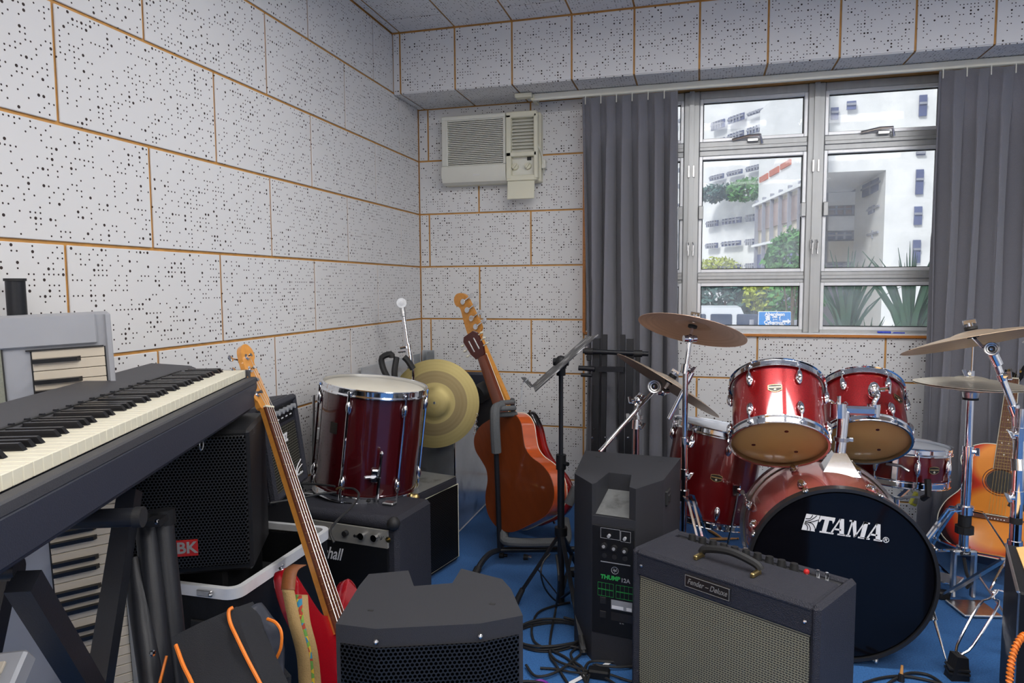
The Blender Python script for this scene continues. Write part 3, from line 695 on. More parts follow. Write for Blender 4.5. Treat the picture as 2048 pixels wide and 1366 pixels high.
def strap_plant(lab, base, H, n, spread, seed, m='yucca', wd=.022):
    random.seed(seed); t = thing('strap_leaf_plant', lab, 'plant', base, 'strap-leaved plants outside the right pane')
    part('stem', MB().tube([base, V(base)+V((0, 0, H*.25))], .03, 7), 'bark', t, True)
    for _ in range(n):
        a = random.uniform(0, 2*pi); s_ = spread*random.uniform(.2, 1); h = H*random.uniform(.7, 1.05)
        p = [V(base)+V((cos(a)*s_*k**1.8, sin(a)*s_*k**1.8*.6, h*(k-.22*k**4*s_/spread))) for k in (0, .25, .5, .75, 1)]
        b = MB(); wv = V((cos(random.uniform(0, 3)), .4, 0)).normalized()*wd
        L_ = [(p_-wv*f, p_+wv*f) for p_, f in zip(p, (.6, 1, .9, .6, .08))]
        b.grid([[q[0], (q[0]+q[1])/2+V((0, .006, -.004)), q[1]] for q in L_])
        part('leaf_blade', b, m, t, True, ang=60)
strap_plant('tall fan of strap leaves outside, at left of the right pane', onbox((1.212, 6.5, 0.542)), 1.05, 34, .50, 21)
strap_plant('tall fan of strap leaves outside, at right of the right pane', onbox((1.615, 6.2, 0.581)), 1.1, 38, .55, 22)
strap_plant('low spreading clump of strap leaves outside, in the middle of the right pane', onbox((1.193, 5.6, 0.708)), .52, 40, .42, 23)
# road sign
sg = thing('road_sign', 'blue road direction sign with white arrow outside the middle pane', 'sign', (1.373, 14, 0.39))
a = (1.079, 14, 0.368); c = (1.656, 14, 0.692); Wd = c[0]-a[0]; Hd = c[2]-a[2]; cx_ = (a[0]+c[0])/2; cz_ = (a[2]+c[2])/2
part('sign_board', MB().box((cx_, 14, cz_), (Wd, .05, Hd), b=.01), 'white', sg, True)
part('sign_face', MB().box((cx_, 13.97, cz_), (Wd*.97, .02, Hd*.95)), 'sign', sg, True)
part('sign_post', MB().cyl((cx_-.4, 14.1, -3.5), (cx_-.4, 14.1, cz_), .04).cyl((cx_+.4, 14.1, -3.5), (cx_+.4, 14.1, cz_), .04), 'framegrey', sg, True)
for i, (s_, sz) in enumerate((('Aberdeen', .088), ('香 港 仔', .095), ('Cyberport', .088), ('數 碼 港', .095))):
    text('lettering', s_, sz, 'white', sg, MX.Translation((cx_, 13.95, cz_+Hd*(.34-.24*i))) @ MX.Rotation(pi/2, 4, 'X'), world=True, bold=.003)
F = MX.Translation((cx_+Wd*.36, 13.95, cz_-.02)) @ MX.Rotation(pi/2, 4, 'X')
part('arrow', MB().prism([(-.07, -.018), (.02, -.018), (.02, -.05), (.075, 0), (.02, .05), (.02, .018), (-.07, .018)], 0, .01, F), 'white', sg, True)
# white van
vn = thing('van', 'white van parked outside, low in the middle pane', 'car', (0.597, 16, 0.431)); a = (0.012, 16, 0.703); c = (1.121, 16, 0.706)
x0, x1, zt = a[0]-.8, c[0], a[2]
part('body', MB().prism([(x0, zt-1.7), (x1+.25, zt-1.7), (x1+.25, zt-1.0), (x1, zt-.55), (x1-.25, zt), (x0, zt)], 16, 17.7, MX(((1, 0, 0, 0), (0, 0, 1, 0), (0, 1, 0, 0), (0, 0, 0, 1)))), 'van', vn, True)
for k in range(3): part('van_window', MB().box((x0+.7+k*.55, 15.98, zt-.3), (.45, .05, .32), b=.02), 'vanglass', vn, True)
for k in (x0+.8, x1-.5): part('wheel', MB().cyl((k, 15.95, zt-1.7), (k, 16.2, zt-1.7), .34, n=20), 'rubber', vn, True)
# lamp posts
for lab, a, c in (('grey lamp post outside in the left pane', (-0.381, 14, 2.732), (-0.351, 14, 0.373)), ('thin white pole behind the blue road sign', (2.297, 23, 1.252), (2.326, 23, -0.043))):
    t = thing('lamp_post', lab, 'post', (a[0], a[1], -3.5)); part('pole', MB().cyl((a[0], a[1], -3.5), a, .035 if a[1] < 20 else .02), 'framegrey' if a[1] < 20 else 'white', t, True)
    if a[1] < 20: part('arm', MB().cyl(a, (a[0]-1.2, a[1], a[2]+.02), .03), 'framegrey', t, True)

# ---------------- drum kit ----------------
def inst(name, me, m, parent, mtx):
    o = link(name, me, m, parent); o.matrix_local = mtx; return o
def hoop_prof(R, z, s, w_=.014):
    # flanged steel hoop; s=+1 top, -1 bottom (z measured at the head)
    return [(R+.003, z+s*.012), (R+.010, z+s*.014), (R+.012, z+s*.011), (R+.007, z+s*.008), (R+.007, z-s*w_*.6), (R+.011, z-s*w_), (R+.011, z-s*(w_+.003)), (R+.005, z-s*(w_+.001)), (R+.003, z-s*.004)]
def lug_mesh():
    b = MB().ball((0, .010, 0), .012, 12, None, (.85, .9, 2.1)).ball((0, .006, .006), .013, 10, None, (1, .6, 1.9)); return b.mesh('lug', 60)
LUG = lug_mesh(); LUG.materials.append(M['chrome'])
def badge(t, F, kind='tama'):
    p = [(-.5, -.16), (-.5, .20), (-.25, .26), (0, .28), (.25, .26), (.5, .20), (.5, -.16), (.25, -.30), (0, -.36), (-.25, -.30)]
    s = .042
    b_ = part('badge', MB().prism([(x*s*1.06, y*s*1.12) for x, y in p], 0, .0018, F), 'gold', t)
    part('badge_face', MB().prism([(x*s*.98, y*s*.98) for x, y in p], .001, .0024, F), 'badge', b_)
    part('badge_band', MB().box((0, 0.001, .0026), (.038, .004, .001), F), 'gold', b_)
    part('badge_emblem', MB().cyl((0, -.008, .002), (0, -.008, .0036), .0042, n=14, m=F), 'head', b_)
def drum(name, label, F, R, H, shell, top, bot, nl, ph=0, group=None, badge_at=None, dots=False, long_rods=False, lug_h=None, cat='drum'):
    t = thing(name, label, cat, F, group)
    part('shell', MB().lathe([(R, .008), (R, H-.008), (R-.007, H-.004), (R-.010, H-.010), (R-.010, .010), (R-.007, .004)], n=56, closed=True), shell, t)
    part('inner_bounce_ply', MB().lathe([(R-.0105, .012), (R-.0105, H-.012), (R-.012, H-.012), (R-.012, .012)], n=40, closed=True), 'creamkey', t)  # pale inner ply, added to bounce light onto the bottom head
    th = part('top_head', MB().lathe([(.0002, H+.001), (R-.004, H+.001), (R+.003, H-.003), (R+.003, H-.006), (.0002, H-.001)], n=56), top, t)
    bh = part('bottom_head', MB().lathe([(.0002, -.001), (R-.004, -.001), (R+.003, .003), (R+.003, .006), (.0002, .001)], n=56), bot, t)
    part('hoop', MB().lathe(hoop_prof(R, H, 1), n=56, closed=True), 'chrome', t); part('hoop', MB().lathe(hoop_prof(R, 0, -1), n=56, closed=True), 'chrome', t)
    if dots:
        for a in (30, 150, 270): part('spot', MB().cyl((R*.55*cos(radians(a+dots)), R*.55*sin(radians(a+dots)), -.0022), (R*.55*cos(radians(a+dots)), R*.55*sin(radians(a+dots)), -.001), R*.045, n=14), 'darkwood', bh)
    lh = lug_h or .050
    for i in range(nl):
        a = radians(ph+360*i/nl); Rz = MX.Rotation(a, 4, 'Z')
        if H > .16:
            inst('lug', LUG, None, t, Rz @ MX.Translation((0, R, H-lh)) @ MX.Diagonal((1, 1, -1, 1))); inst('lug', LUG, None, t, Rz @ MX.Translation((0, R, lh)))
            rods = [((0, R+.012, H-lh+.018), (0, R+.012, H+.004), H-.004), ((0, R+.012, -.004), (0, R+.012, lh-.018), .004)]
            if long_rods: rods = [((0, R+.012, -.004), (0, R+.012, H+.004), H-.004)]
        else:
            inst('lug', LUG, None, t, Rz @ MX.Translation((0, R, H/2)) @ MX.Diagonal((1, 1, 1.25, 1))); rods = [((0, R+.012, -.004), (0, R+.012, H+.004), H-.004)]
        for p_, q_, ze in rods:
            rb = MB().cyl(p_, q_, .0028 if not long_rods else .0048, n=7).box((0, R+.011, ze), (.016, .010, .012), None, b=.002)
            o = link('tension_rod', rb.mesh('tension_rod', 40), 'chrome', t); o.matrix_local = Rz
    if badge_at is not None:
        a, z = badge_at; d = V((cos(radians(a)), sin(radians(a)), 0))
        badge(t, mframe(d*(R+.0004)+V((0, 0, z)), V((-d.y, d.x, 0)), d))
    return t
def axisF(bot, top, xref=(1, 0, 0)):
    return mframe(bot, xref, V(top)-V(bot))
T1b, T1t = V((.269, 2.521, .646)), V((.273, 2.671, .821))
t1 = drum('rack_tom', 'red sparkle rack tom, the left and larger of the two above the bass drum', axisF(T1b, T1t), .152, .228, 'redshell', 'headtop', 'headtan', 6, 0+30+180-9, 'rack toms', (-98, .125), dots=12)
T2b, T2t = V((.595, 2.762, .62)), V((.603, 2.911, .773))
t2 = drum('rack_tom', 'red sparkle rack tom, the right and smaller of the two above the bass drum', axisF(T2b, T2t), .140, .213, 'redshell', 'headtop', 'headtan', 6, 205, 'rack toms', (-47, .12), dots=18)
ft = drum('floor_tom', 'deep red floor tom on short legs, left of the bass drum behind the powered speaker', axisF((.030, 2.960, .236), (.090, 2.99, .592)), .180, .362, 'redshell2', 'headwhite', 'head', 8, 12, None, (-86, .19))
part('leg', MB(), 'chrome', ft) if False else None
for a in (-150, -60, 30, 120):
    p = V((cos(radians(a))*.202, sin(radians(a))*.202, 0)); Fi = WM[ft.name]; w0 = Fi @ (p+V((0, 0, .16))); w1 = Fi @ (p+V((0, 0, -.06)))
    lg = part('leg', MB().tube([w0, w1, (w1.x+p.x*.12, w1.y+p.y*.12, .012)], .005, 8), 'chrome', ft, True)
    part('rubber_foot', MB().cyl((w1.x+p.x*.12, w1.y+p.y*.12, 0), (w1.x+p.x*.12, w1.y+p.y*.12, .03), .012, .008, 10), 'rubber', lg, True)
    part('leg_bracket', MB().box(w0-V((p.x, p.y, 0))*.06, (.03, .03, .045), b=.004).cyl(w0, w0+V((p.x, p.y, 0))*.14, .010, n=8), 'chrome', ft, True)
sn = drum('snare_drum', 'shallow red snare drum on its stand, behind and right of the bass drum', axisF((.790, 3.11, .405), (.797, 3.118, .540)), .176, .130, 'redshell2', 'headwhite', 'headwhite', 8, 6, None, (-62, .065))
# snare throw-off
Fs = WM[sn.name]
part('strainer', MB().box((0, -.186, .06), (.022, .018, .085), Fs @ MX.Rotation(radians(-18), 4, 'Z'), b=.003).tube([(-.03, -.196, .075), (.02, -.20, .075), (.05, -.205, .06)], .006, 8, m=Fs @ MX.Rotation(radians(-18), 4, 'Z')), 'chrome_dull', sn, True)
# bass drum: local z forward (towards the viewer), local y up
BX, BY0, BY1, BZ, BR = .436, 2.74, 2.305, .283, .262
FB_ = mframe((BX, BY0, BZ), (1, 0, 0), (0, -1, 0)); HB = BY0-BY1
bd = thing('bass_drum', 'large red bass drum with a glossy black front head lettered in white', 'drum', FB_)
part('shell', MB().lathe([(BR, .03), (BR, HB-.03), (BR-.008, HB-.028), (BR-.008, .028)], n=72, closed=True), 'bassshell', bd)
def wood_hoop(z0, z1): return MB().lathe([(BR+.004, z0), (BR+.014, z0), (BR+.014, z1), (BR+.004, z1)], n=72, closed=True)
part('front_hoop', wood_hoop(HB-.032, HB+.006), 'hoopblack', bd); part('rear_hoop', wood_hoop(-.006, .032), 'chrome_dull', bd)
hd = part('front_head', MB().lathe([(.0002, HB+.0012), (BR-.002, HB), (BR+.005, HB-.006), (.0002, HB-.004)], n=72), 'headblack', bd)
part('rear_head', MB().disc(BR+.004, .002, n=60), 'head', bd)
for i in range(8):
    a = 2*pi*(i+.5)/8; Rz = MX.Rotation(a, 4, 'Z')
    for zz, s_ in ((.11, 1), (HB-.11, -1)):
        inst('lug', LUG, None, bd, Rz @ MX.Translation((0, BR, zz)) @ MX.Diagonal((1.2, 1.2, 1.2*s_, 1)))
        z_out = .016 if s_ > 0 else HB-.010
        b = MB().cyl((0, BR+.016, zz), (0, BR+.020, z_out-s_*.012), .003, n=7)
        o = link('tension_rod', b.mesh('tension_rod'), 'chrome', bd); o.matrix_local = Rz
        b = MB().box((0, BR+.018, z_out), (.018, .008, .030), b=.003).ball((0, BR+.020, z_out-s_*.016), .006, 8)
        o = link('claw_hook', b.mesh('claw_hook'), 'chrome_dull', bd); o.matrix_local = Rz
# lettering on the front head
def letters():
    b = MB(); hh = .0530; x = 0
    def P_(poly, ox): b.prism([((ox+p[0]+p[1]*.17)*hh, p[1]*hh) for p in poly], 0, .0007)
    def T(o):
        P_([(0, .8), (0, 1), (1.02, 1), (1.02, .8)], o); P_([(0, .62), (-.02, .8), (.16, .8), (.06, .62)], o); P_([(.96, .62), (.86, .8), (1.02, .8)], o)
        P_([(.36, .08), (.36, .8), (.66, .8), (.66, .08)], o); P_([(.22, 0), (.22, .09), (.80, .09), (.80, 0)], o)
    def A(o):
        P_([(.08, .05), (.46, 1), (.56, 1), (.20, .05)], o); P_([(.46, 1), (.74, 1), (1.02, .05), (.70, .05)], o)
        P_([(.24, .28), (.28, .38), (.72, .38), (.74, .28)], o); P_([(-.04, 0), (-.04, .09), (.32, .09), (.32, 0)], o); P_([(.58, 0), (.58, .09), (1.14, .09), (1.14, 0)], o)
    def Mm(o):
        P_([(.10, .05), (.16, 1), (.26, 1), (.22, .05)], o); P_([(.16, 1), (.44, 1), (.72, .10), (.56, 0)], o); P_([(.56, 0), (.96, 1), (1.06, 1), (.70, .12)], o)
        P_([(.94, 1), (1.24, 1), (1.26, .05), (.96, .05)], o); P_([(-.04, 0), (-.04, .09), (.34, .09), (.34, 0)], o); P_([(.84, 0), (.84, .09), (1.40, .09), (1.40, 0)], o)
        P_([(0, .91), (0, 1), (.3, 1), (.3, .91)], o); P_([(.98, .91), (.98, 1), (1.36, 1), (1.36, .91)], o)
    T(0); A(.86); Mm(1.98); A(3.28)
    return b
LF = MX.Translation((-.050, .155, HB+.0016)) @ MX.Rotation(radians(-4.5), 4, 'Z')
lb = letters(); lb2 = MB().add(lb.v, lb.f, LF @ MX.Translation((-.022, -.024, 0)) @ MX.Diagonal((.80, 1, 1, 1)))
part('lettering', lb2, 'white', hd, ang=0)
E_ = LF @ MX.Translation((-.050, 0, 0)); s = .053
def sh(p): return [((x+y*.17)*s, (y-.45)*s) for x, y in p]
part('emblem', MB().prism(sh([(-.28, 0), (.46, 0), (.46, 1), (-.28, 1)]), 0, .0006, E_), 'white', hd, ang=0)
eb = MB()
for pts in ([(-.22, .55), (.0, .62), (.22, .85), (.30, .98)], [(-.22, .50), (.05, .52), (.40, .70), (.44, .74)], [(-.22, .45), (.0, .38), (.16, .18), (.20, .02)], [(-.22, .40), (-.06, .30), (.02, .15), (.03, .03)], [(-.05, .50), (.2, .46), (.42, .2), (.44, .05)], [(-.24, .7), (.0, .75), (.08, .98)]):
    eb.tube([V(((x+y*.17)*s, (y-.45)*s, .0010)) for x, y in pts], .0011, 4, smooth=4, m=E_, flat=.0004)
part('emblem_lines', eb, 'headblack', hd, ang=0)
text('registered_mark', '®', .024, 'white', hd, LF @ MX.Translation((.176, -.018, 0)))
# spurs
for sx, name in ((1, 'spur'), (-1, 'spur')):
    a = V((BX+sx*.275, 2.48, .24)); c = V((BX+sx*.317, 2.33, .012)); mid = (a+c)/2
    sp_ = part('spur', MB().cyl(a, mid, .0085, n=10).cyl(mid, c, .005, .0015, 8), 'chrome', bd, True)
    part('spur_clamp', MB().box(a-V((sx*.012, 0, 0)), (.035, .05, .07), b=.006).cyl(a, a+V((sx*.03, -.02, -.01)), .009, n=8), 'chrome_dull', sp_, True)
# tom holder
BTOP = BZ+BR
th_ = thing('tom_holder', 'chrome double tom holder rising from the top of the bass drum', 'tom holder', (.475, 2.60, BTOP-.005))
b = MB(); base = V((.475, 2.60, BTOP+.004)); up = V((.490, 2.615, .745))
b.add([V((base.x+i*.062, base.y+j*.05, BTOP-.012)) for i, j in ((-1, -1), (1, -1), (1, 1), (-1, 1))]+[V((base.x+i*.020, base.y+j*.022, BTOP+.062)) for i, j in ((-1, -1), (1, -1), (1, 1), (-1, 1))], [(0, 3, 2, 1), (4, 5, 6, 7), (0, 1, 5, 4), (1, 2, 6, 5), (2, 3, 7, 6), (3, 0, 4, 7)])
part('base_plate', b, 'chrome', th_, True)
part('post', MB().cyl(base, up, .0185, n=18), 'chrome', th_, True)
part('memory_lock', MB().cyl(base+(up-base)*.52-V((0, 0, .007)), base+(up-base)*.52+V((0, 0, .007)), .025, n=16).box(base+(up-base)*.52+V((.026, -.004, 0)), (.022, .012, .014), b=.002), 'chrome_dull', th_, True)
b = MB().cyl(up-V((.018, 0, .02)), up+V((-.018, 0, .030)), .027, n=16).box(up+V((.045, .02, .004)), (.12, .035, .032), MX.Identity(4), b=.008).cyl(up+V((.10, .035, -.018)), up+V((.10, .035, .026)), .022, n=16).cyl(up+V((-.018, 0, .03)), up+V((-.018, 0, .055)), .008, n=8)
part('clamp_block', b, 'chrome', th_, True)
for (tgt, sx) in ((V((.400, 2.655, .775)), -1), (V((.60, 2.70, .81)), 1)):
    st = up+V((-.018 if sx < 0 else .10, 0 if sx < 0 else .035, .01))
    ar = part('l_arm', MB().tube([st, st+V((sx*.022*(1 if sx < 0 else .05), .0, .02)), (st+tgt)/2+V((sx*.01, -.015, .02)), tgt], .0085, 10, smooth=4), 'chrome', th_, True)
    part('arm_clamp', MB().ball(tgt, .026, 12, None, (.8, .8, 1.25)).cyl(tgt, tgt+V((sx*.042, -.02, .01)), .008, n=8).box(tgt+V((sx*.045, -.022, .01)), (.008, .016, .034), b=.003), 'chrome', ar, True)
# ---------------- cymbals ----------------
def cymbal(name, label, c, u, R, m, bell=.3, flat=.12, cat='cymbal', group=None):
    F = mframe(c, (1, 0, 0), u)
    pr = []; n = 22
    zf = lambda r: (.17*bell*R*.9*sqrt(max(0, 1-(r/(bell*R))**2)) if r < bell*R else 0)-flat*R*(r/R)**2
    top = [(max(.006, R*i/n), zf(R*i/n)+.0008) for i in range(n+1)]
    bot = [(r, z-.0016) for r, z in top][::-1]
    t = link(name, MB().lathe(top+bot, n=72, closed=True).mesh(name, 50), m, None); t.matrix_world = F; WM[t.name] = F
    return meta(t, label, cat, group)
def band(t, F, R, r0, r1, bell, flat, m):
    zf = lambda r: -flat*R*(r/R)**2
    pr = [(r0+(r1-r0)*i/8, zf(r0+(r1-r0)*i/8)+.0014) for i in range(9)]
    part('lathed_band', MB().lathe(pr+[(r1, zf(r1)), (r0, zf(r0))], n=72, closed=True), m, t)
def udir(az, lean, roll):
    """tilt away from the viewer by lean deg along azimuth az, then towards the right by roll deg"""
    a = radians(az); f = V((sin(a), cos(a), 0)); r = V((cos(a), -sin(a), 0))
    u = V((0, 0, 1))*cos(radians(lean))+f*sin(radians(lean))
    return (u*cos(radians(roll))+r*sin(radians(roll))).normalized()
def wing(b, c, d, s=.012):
    b.cyl(c, V(c)+V(d).normalized()*.012, .008, n=8)
    e = V(d).orthogonal().normalized(); p = V(c)+V(d).normalized()*.016
    b.box((0, 0, 0), (.034, .006, .014), mframe(p, e, d), b=.002); return b
def stand(name, label, base, nodes_, foot_r, a0, hleg, hb, feet=True, col='chrome', leg_n=3, rad=(.0125, .0105), group=None, cat='stand', flat_leg=True):
    """tripod stand: base (x,y); nodes_ = list of joints from low tube end upwards"""
    t = thing(name, label, cat, (base[0], base[1], 0), group)
    x, y = base
    b = MB().cyl((x, y, hb), nodes_[0], rad[0], n=14); part('lower_tube', b, col, t, True)
    part('collar', MB().cyl((x, y, hleg-.02), (x, y, hleg+.02), .021, n=14).cyl((x, y, hb-.01), (x, y, hb+.02), .018, n=12), col, t, True)
    for k in range(leg_n):
        a = radians(a0+360*k/leg_n); d = V((cos(a), sin(a), 0)); s_ = V((-d.y, d.x, 0))
        p0 = V((x, y, hleg))+d*.018; p1 = V((x, y, .022))+d*foot_r; pm = (p0*.35+p1*.65)
        lb_ = MB()
        for q in (-1, 1): lb_.tube([p0+s_*.010*q, p0+d*foot_r*.12+s_*.010*q-V((0, 0, .01)), p1+s_*.010*q], .0045, 6, flat=.0025)
        lg = part('leg', lb_, col, t, True)
        part('leg_brace', MB().tube([V((x, y, hb+.005))+d*.015, pm], .007, 6, flat=.002), col, lg, True)
        part('rubber_foot', MB().box((0, 0, 0), (.028, .05, .034), mframe(p1-V((0, 0, .004)), s_, (0, 0, 1)), b=.006), 'rubber', lg, True)
    return t
def chain(t, pts, r0, names=None, col='chrome'):
    for i, (a, c) in enumerate(zip(pts, pts[1:])):
        part('upper_tube', MB().cyl(a, c, r0*(1-.14*i), n=12), col, t, True)
        part('tube_clamp', wing(MB().cyl(V(a)-(V(c)-V(a)).normalized()*.016, V(a)+(V(c)-V(a)).normalized()*.02, r0*1.55, n=12), V(a)+V((.012, -.010, 0)), (.8, -.6, 0)), col, t, True)
def wheel(t, a, c, r):
    F = mframe(a, (1, 0, 0), V(a)-V(c)); d = (V(c)-V(a)).length
    w_ = part('tilter_wheel', MB().lathe([(r*.62, -.004), (r*.72, .002), (r*.9, .003), (r, -.002), (r, -d), (r*.3, -d), (r*.3, -.006)], F, 24, closed=True), 'chrome_dull', t, True)
    part('wheel_recess', MB().lathe([(.0002, -.005), (r*.64, -.005), (r*.64, -.009), (.0002, -.009)], F, 20), 'rubber', w_, True); part('wheel_bolt', MB().ball(F @ V((0, 0, -.004)), r*.26, 8), 'chrome', w_, True)
def cym_top(t, c, u, m='chrome'):
    u = V(u)
    part('tilter', MB().ball(V(c)-u*.055, .017, 12).cyl(V(c)-u*.055-V((.022, .01, 0)), V(c)-u*.055+V((.022, .01, 0)), .013, n=14).cyl(V(c)-u*.055, V(c)-u*.008, .006, n=8), m, t, True)
    part('felt_washer', MB().cyl(V(c)-u*.012, V(c)-u*.003, .017, n=14).cyl(V(c)+u*.014, V(c)+u*.026, .017, n=14), 'rubber', t, True)
    part('wing_nut', MB().cyl(V(c)+u*.024, V(c)+u*.040, .008, n=10).box((0, 0, 0), (.036, .006, .014), mframe(V(c)+u*.042, (1, 0, .2), u), b=.002), m, t, True)
# left crash
uc = udir(6, 19, 9); cc = V((-.022, 2.682, 1.040))
cymbal('crash_cymbal', 'coppery crash cymbal tilted in front of the window, high on the straight chrome stand', cc, uc, .200, 'bronze_copper')
P0 = V((-.046, 2.655, .30)); P1 = V((-.046, 2.655, .875)); P2 = cc-uc*.055
st = stand('cymbal_stand', 'tall straight chrome cymbal stand under the coppery crash cymbal', (-.046, 2.655), [(-.046, 2.655, .60)], .27, 60, .40, .12)
chain(st, [(-.046, 2.655, .60), P1, P2], .0105); cym_top(st, cc, uc)
part('boom_arm', MB().cyl((-0.021, 2.668, 0.862), (-0.104, 2.653, 0.687), .0085, n=12), 'chrome', st, True)
part('post_bolt', wing(MB().cyl((-.046, 2.655, .46), (-.046, 2.655, .50), .017, n=12), (-.036, 2.645, .48), (.8, -.6, 0)), 'chrome', st, True)
# ride, steeply tilted
ur = udir(-2.3, 13, 31); rc = V((-.111, 2.898, .800))
cymbal('ride_cymbal', 'steeply tilted dark cymbal seen almost edge-on before the left curtain', rc, ur, .238, 'bronze', .28, .10)
st = stand('boom_stand', 'chrome boom cymbal stand with counterweight bar before the folded black stand', ((-0.239, 2.842, 0.518)[0], (-0.239, 2.842, 0.518)[1]), [(-0.241, 2.851, 0.64)], .26, 200, .34, .10)
chain(st, [(-0.24, 2.849, 0.62), (-0.236, 2.858, 0.709)], .0125)
part('boom_arm', MB().cyl((-0.369, 2.704, 0.536), (-0.148, 2.909, 0.787), .0085, n=12), 'chrome', st, True)
part('boom_clamp', wing(MB().ball((-0.234, 2.859, 0.721), .021, 12).cyl((-0.248, 2.854, 0.697), (-0.221, 2.875, 0.74), .017, n=12), (-0.251, 2.845, 0.723), (-1, -.3, 0)), 'chrome', st, True)
part('post_bolt', wing(MB().cyl((-0.235, 2.854, 0.66), (-0.235, 2.853, 0.644), .020, n=12), (-0.258, 2.837, 0.654), (-1, -.2, 0)), 'chrome_dull', st, True)
cym_top(st, rc, ur)
wheel(st, (-0.168, 2.81, 0.785), (-0.167, 2.871, 0.779), .028)
# right crash on boom
u2 = udir(24, 7, -15); c2 = (0.849, 2.551, 1.024)
cymbal('crash_cymbal', 'bronze crash cymbal on a chrome boom at the right edge, above the hi-hat', c2, u2, .212, 'bronze')
bx_, by_ = .969, 2.479
st = stand('cymbal_stand', 'chrome boom cymbal stand at the right edge with wire legs and rubber feet', (bx_, by_), [(bx_, by_, .80)], .02, 60, .36, .12, leg_n=0, rad=(.0165, .012))
chain(st, [(bx_, by_, .62), (0.967, 2.51, 0.773)], .0135)
part('boom_arm', MB().cyl((0.97, 2.511, 0.77), (0.911, 2.53, 0.94), .0105, n=12).cyl((0.918, 2.53, 0.928), (0.896, 2.528, 0.975), .0145, n=12).cyl((0.985, 2.512, 0.729), (0.957, 2.51, 0.804), .016, n=12), 'chrome', st, True)
wheel(st, (0.871, 2.455, 0.985), (0.891, 2.507, 0.98), .021)
part('tilter_arm', MB().cyl((0.889, 2.506, 0.98), (0.871, 2.523, 0.985), .008, n=10).cyl((0.871, 2.522, 0.983), V(c2)-u2*.01, .0055, n=8), 'chrome', st, True)
part('memory_lock', wing(MB().cyl((0.925, 2.52, 0.901), (0.933, 2.52, 0.882), .0165, n=12), (0.921, 2.498, 0.897), (1, -.3, .1)), 'chrome', st, True)
part('felt_washer', MB().cyl(V(c2)-u2*.012, V(c2)-u2*.003, .017, n=14).cyl(V(c2)+u2*.014, V(c2)+u2*.024, .019, n=14), 'rubber', st, True)
part('wing_nut', MB().cyl(V(c2)+u2*.024, V(c2)+u2*.036, .008, n=10).box((0, 0, 0), (.038, .007, .016), mframe(V(c2)+u2*.040, (1, 0, .2), u2), b=.002), 'chrome', st, True)
for z in (.72, .52): part('post_bolt', wing(MB().cyl((bx_, by_, z-.02), (bx_, by_, z+.02), .020, n=12), (bx_-.014, by_-.012, z), (-1, -.2, 0)), 'chrome', st, True)
part('black_band', MB().cyl((bx_, by_, .435), (bx_, by_, .455), .0172, n=14), 'rubber', st, True)
def wire_leg(foot, top, wid=.030, fz=.06):
    """bent double-wire leg with rubber boot"""
    f = V(foot); tp = V(top); d = tp-f; s_ = V((1, .25, 0)).normalized()
    L = MB()
    for q in (-1, 1):
        L.tube([f+V((0, 0, fz)), f+d*.05+s_*q*.006+V((0, 0, fz*.9)), f+d*.11+s_*q*wid*.8+V((0, 0, fz*.9)), f+d*.47+s_*q*wid+V((0, 0, fz*.5)), f+d*.52+s_*q*.006+V((0, 0, fz*.5)), f+d*.60+s_*q*-.004+V((0, 0, fz*.4)), f+d*.66+s_*q*wid, f+d*.92+s_*q*wid*.8, tp], .0040, 8, smooth=3)
    return L
foot = (0.767, 2.302, 0.012); top = (1.01, 2.539, 0.339)
lg = part('leg', wire_leg((foot[0], foot[1], .0), top), 'chrome', st, True)
part('rubber_foot', MB().prism([(-.028, 0), (.026, 0), (.020, .07), (-.012, .075)], -.02, .02, mframe((foot[0], foot[1], .0), (1, .25, 0), (.25, -1, 0)) ).box((foot[0], foot[1], .022), (.058, .045, .006)).box((foot[0], foot[1], .034), (.056, .044, .005)), 'rubber', lg, True)
for f_, t_ in (((0.905, 2.893, 0.01), (1.004, 2.635, 0.263)),):
    lg = part('leg', MB().tube([f_, t_], .014, 6, flat=.004), 'chrome_dull', st, True)
    part('rubber_foot', MB().box((f_[0], f_[1], .015), (.04, .04, .03), b=.005), 'rubber', lg, True)
lg = part('leg', MB().tube([(bx_, by_, .37), (1.22, 2.62, .02)], .010, 6, flat=.003), 'chrome', st, True)
part('strut', MB().cyl((0.997, 2.829, 0.124), (0.946, 2.454, 0.143), .0035, n=8), 'chrome_dull', st, True)
# hi-hat
hx, hy = .985, 2.905
hc = (0.964, 2.887, 0.814); hx, hy = hc[0], hc[1]
hh = thing('hi_hat_stand', 'chrome hi-hat stand with chain pedal, right of the bass drum', 'stand', (hx, hy, 0))
part('top_rod', MB().cyl((hx, hy, .75), (hx, hy, hc[2]+.19), .0038, n=8), 'chrome', hh, True)
part('clutch', wing(MB().cyl((hx, hy, hc[2]+.025), (hx, hy, hc[2]+.055), .010, n=10), (hx-.006, hy-.004, hc[2]+.045), (-1, -.2, 0)), 'chrome', hh, True)
part('clutch_felt', MB().cyl((hx, hy, hc[2]+.018), (hx, hy, hc[2]+.028), .013, n=12), 'rubber', hh, True)
part('bottom_cup', MB().cyl((hx, hy, hc[2]-.045), (hx, hy, hc[2]-.022), .024, .028, 18), 'chrome_dull', hh, True)
part('cup_felt', MB().cyl((hx, hy, hc[2]-.052), (hx, hy, hc[2]-.045), .026, n=18), 'rubber', hh, True)
part('middle_tube', MB().cyl((hx, hy, .36), (hx, hy, hc[2]-.05), .0125, n=14), 'chrome', hh, True)
part('height_clamp', wing(MB().cyl((hx, hy, .555), (hx, hy, .59), .019, n=14), (hx+.010, hy-.012, .572), (1, -.3, 0)), 'chrome', hh, True)
part('lower_tube', MB().cyl((hx, hy, .20), (hx, hy, .57), .0165, n=14), 'chrome', hh, True)
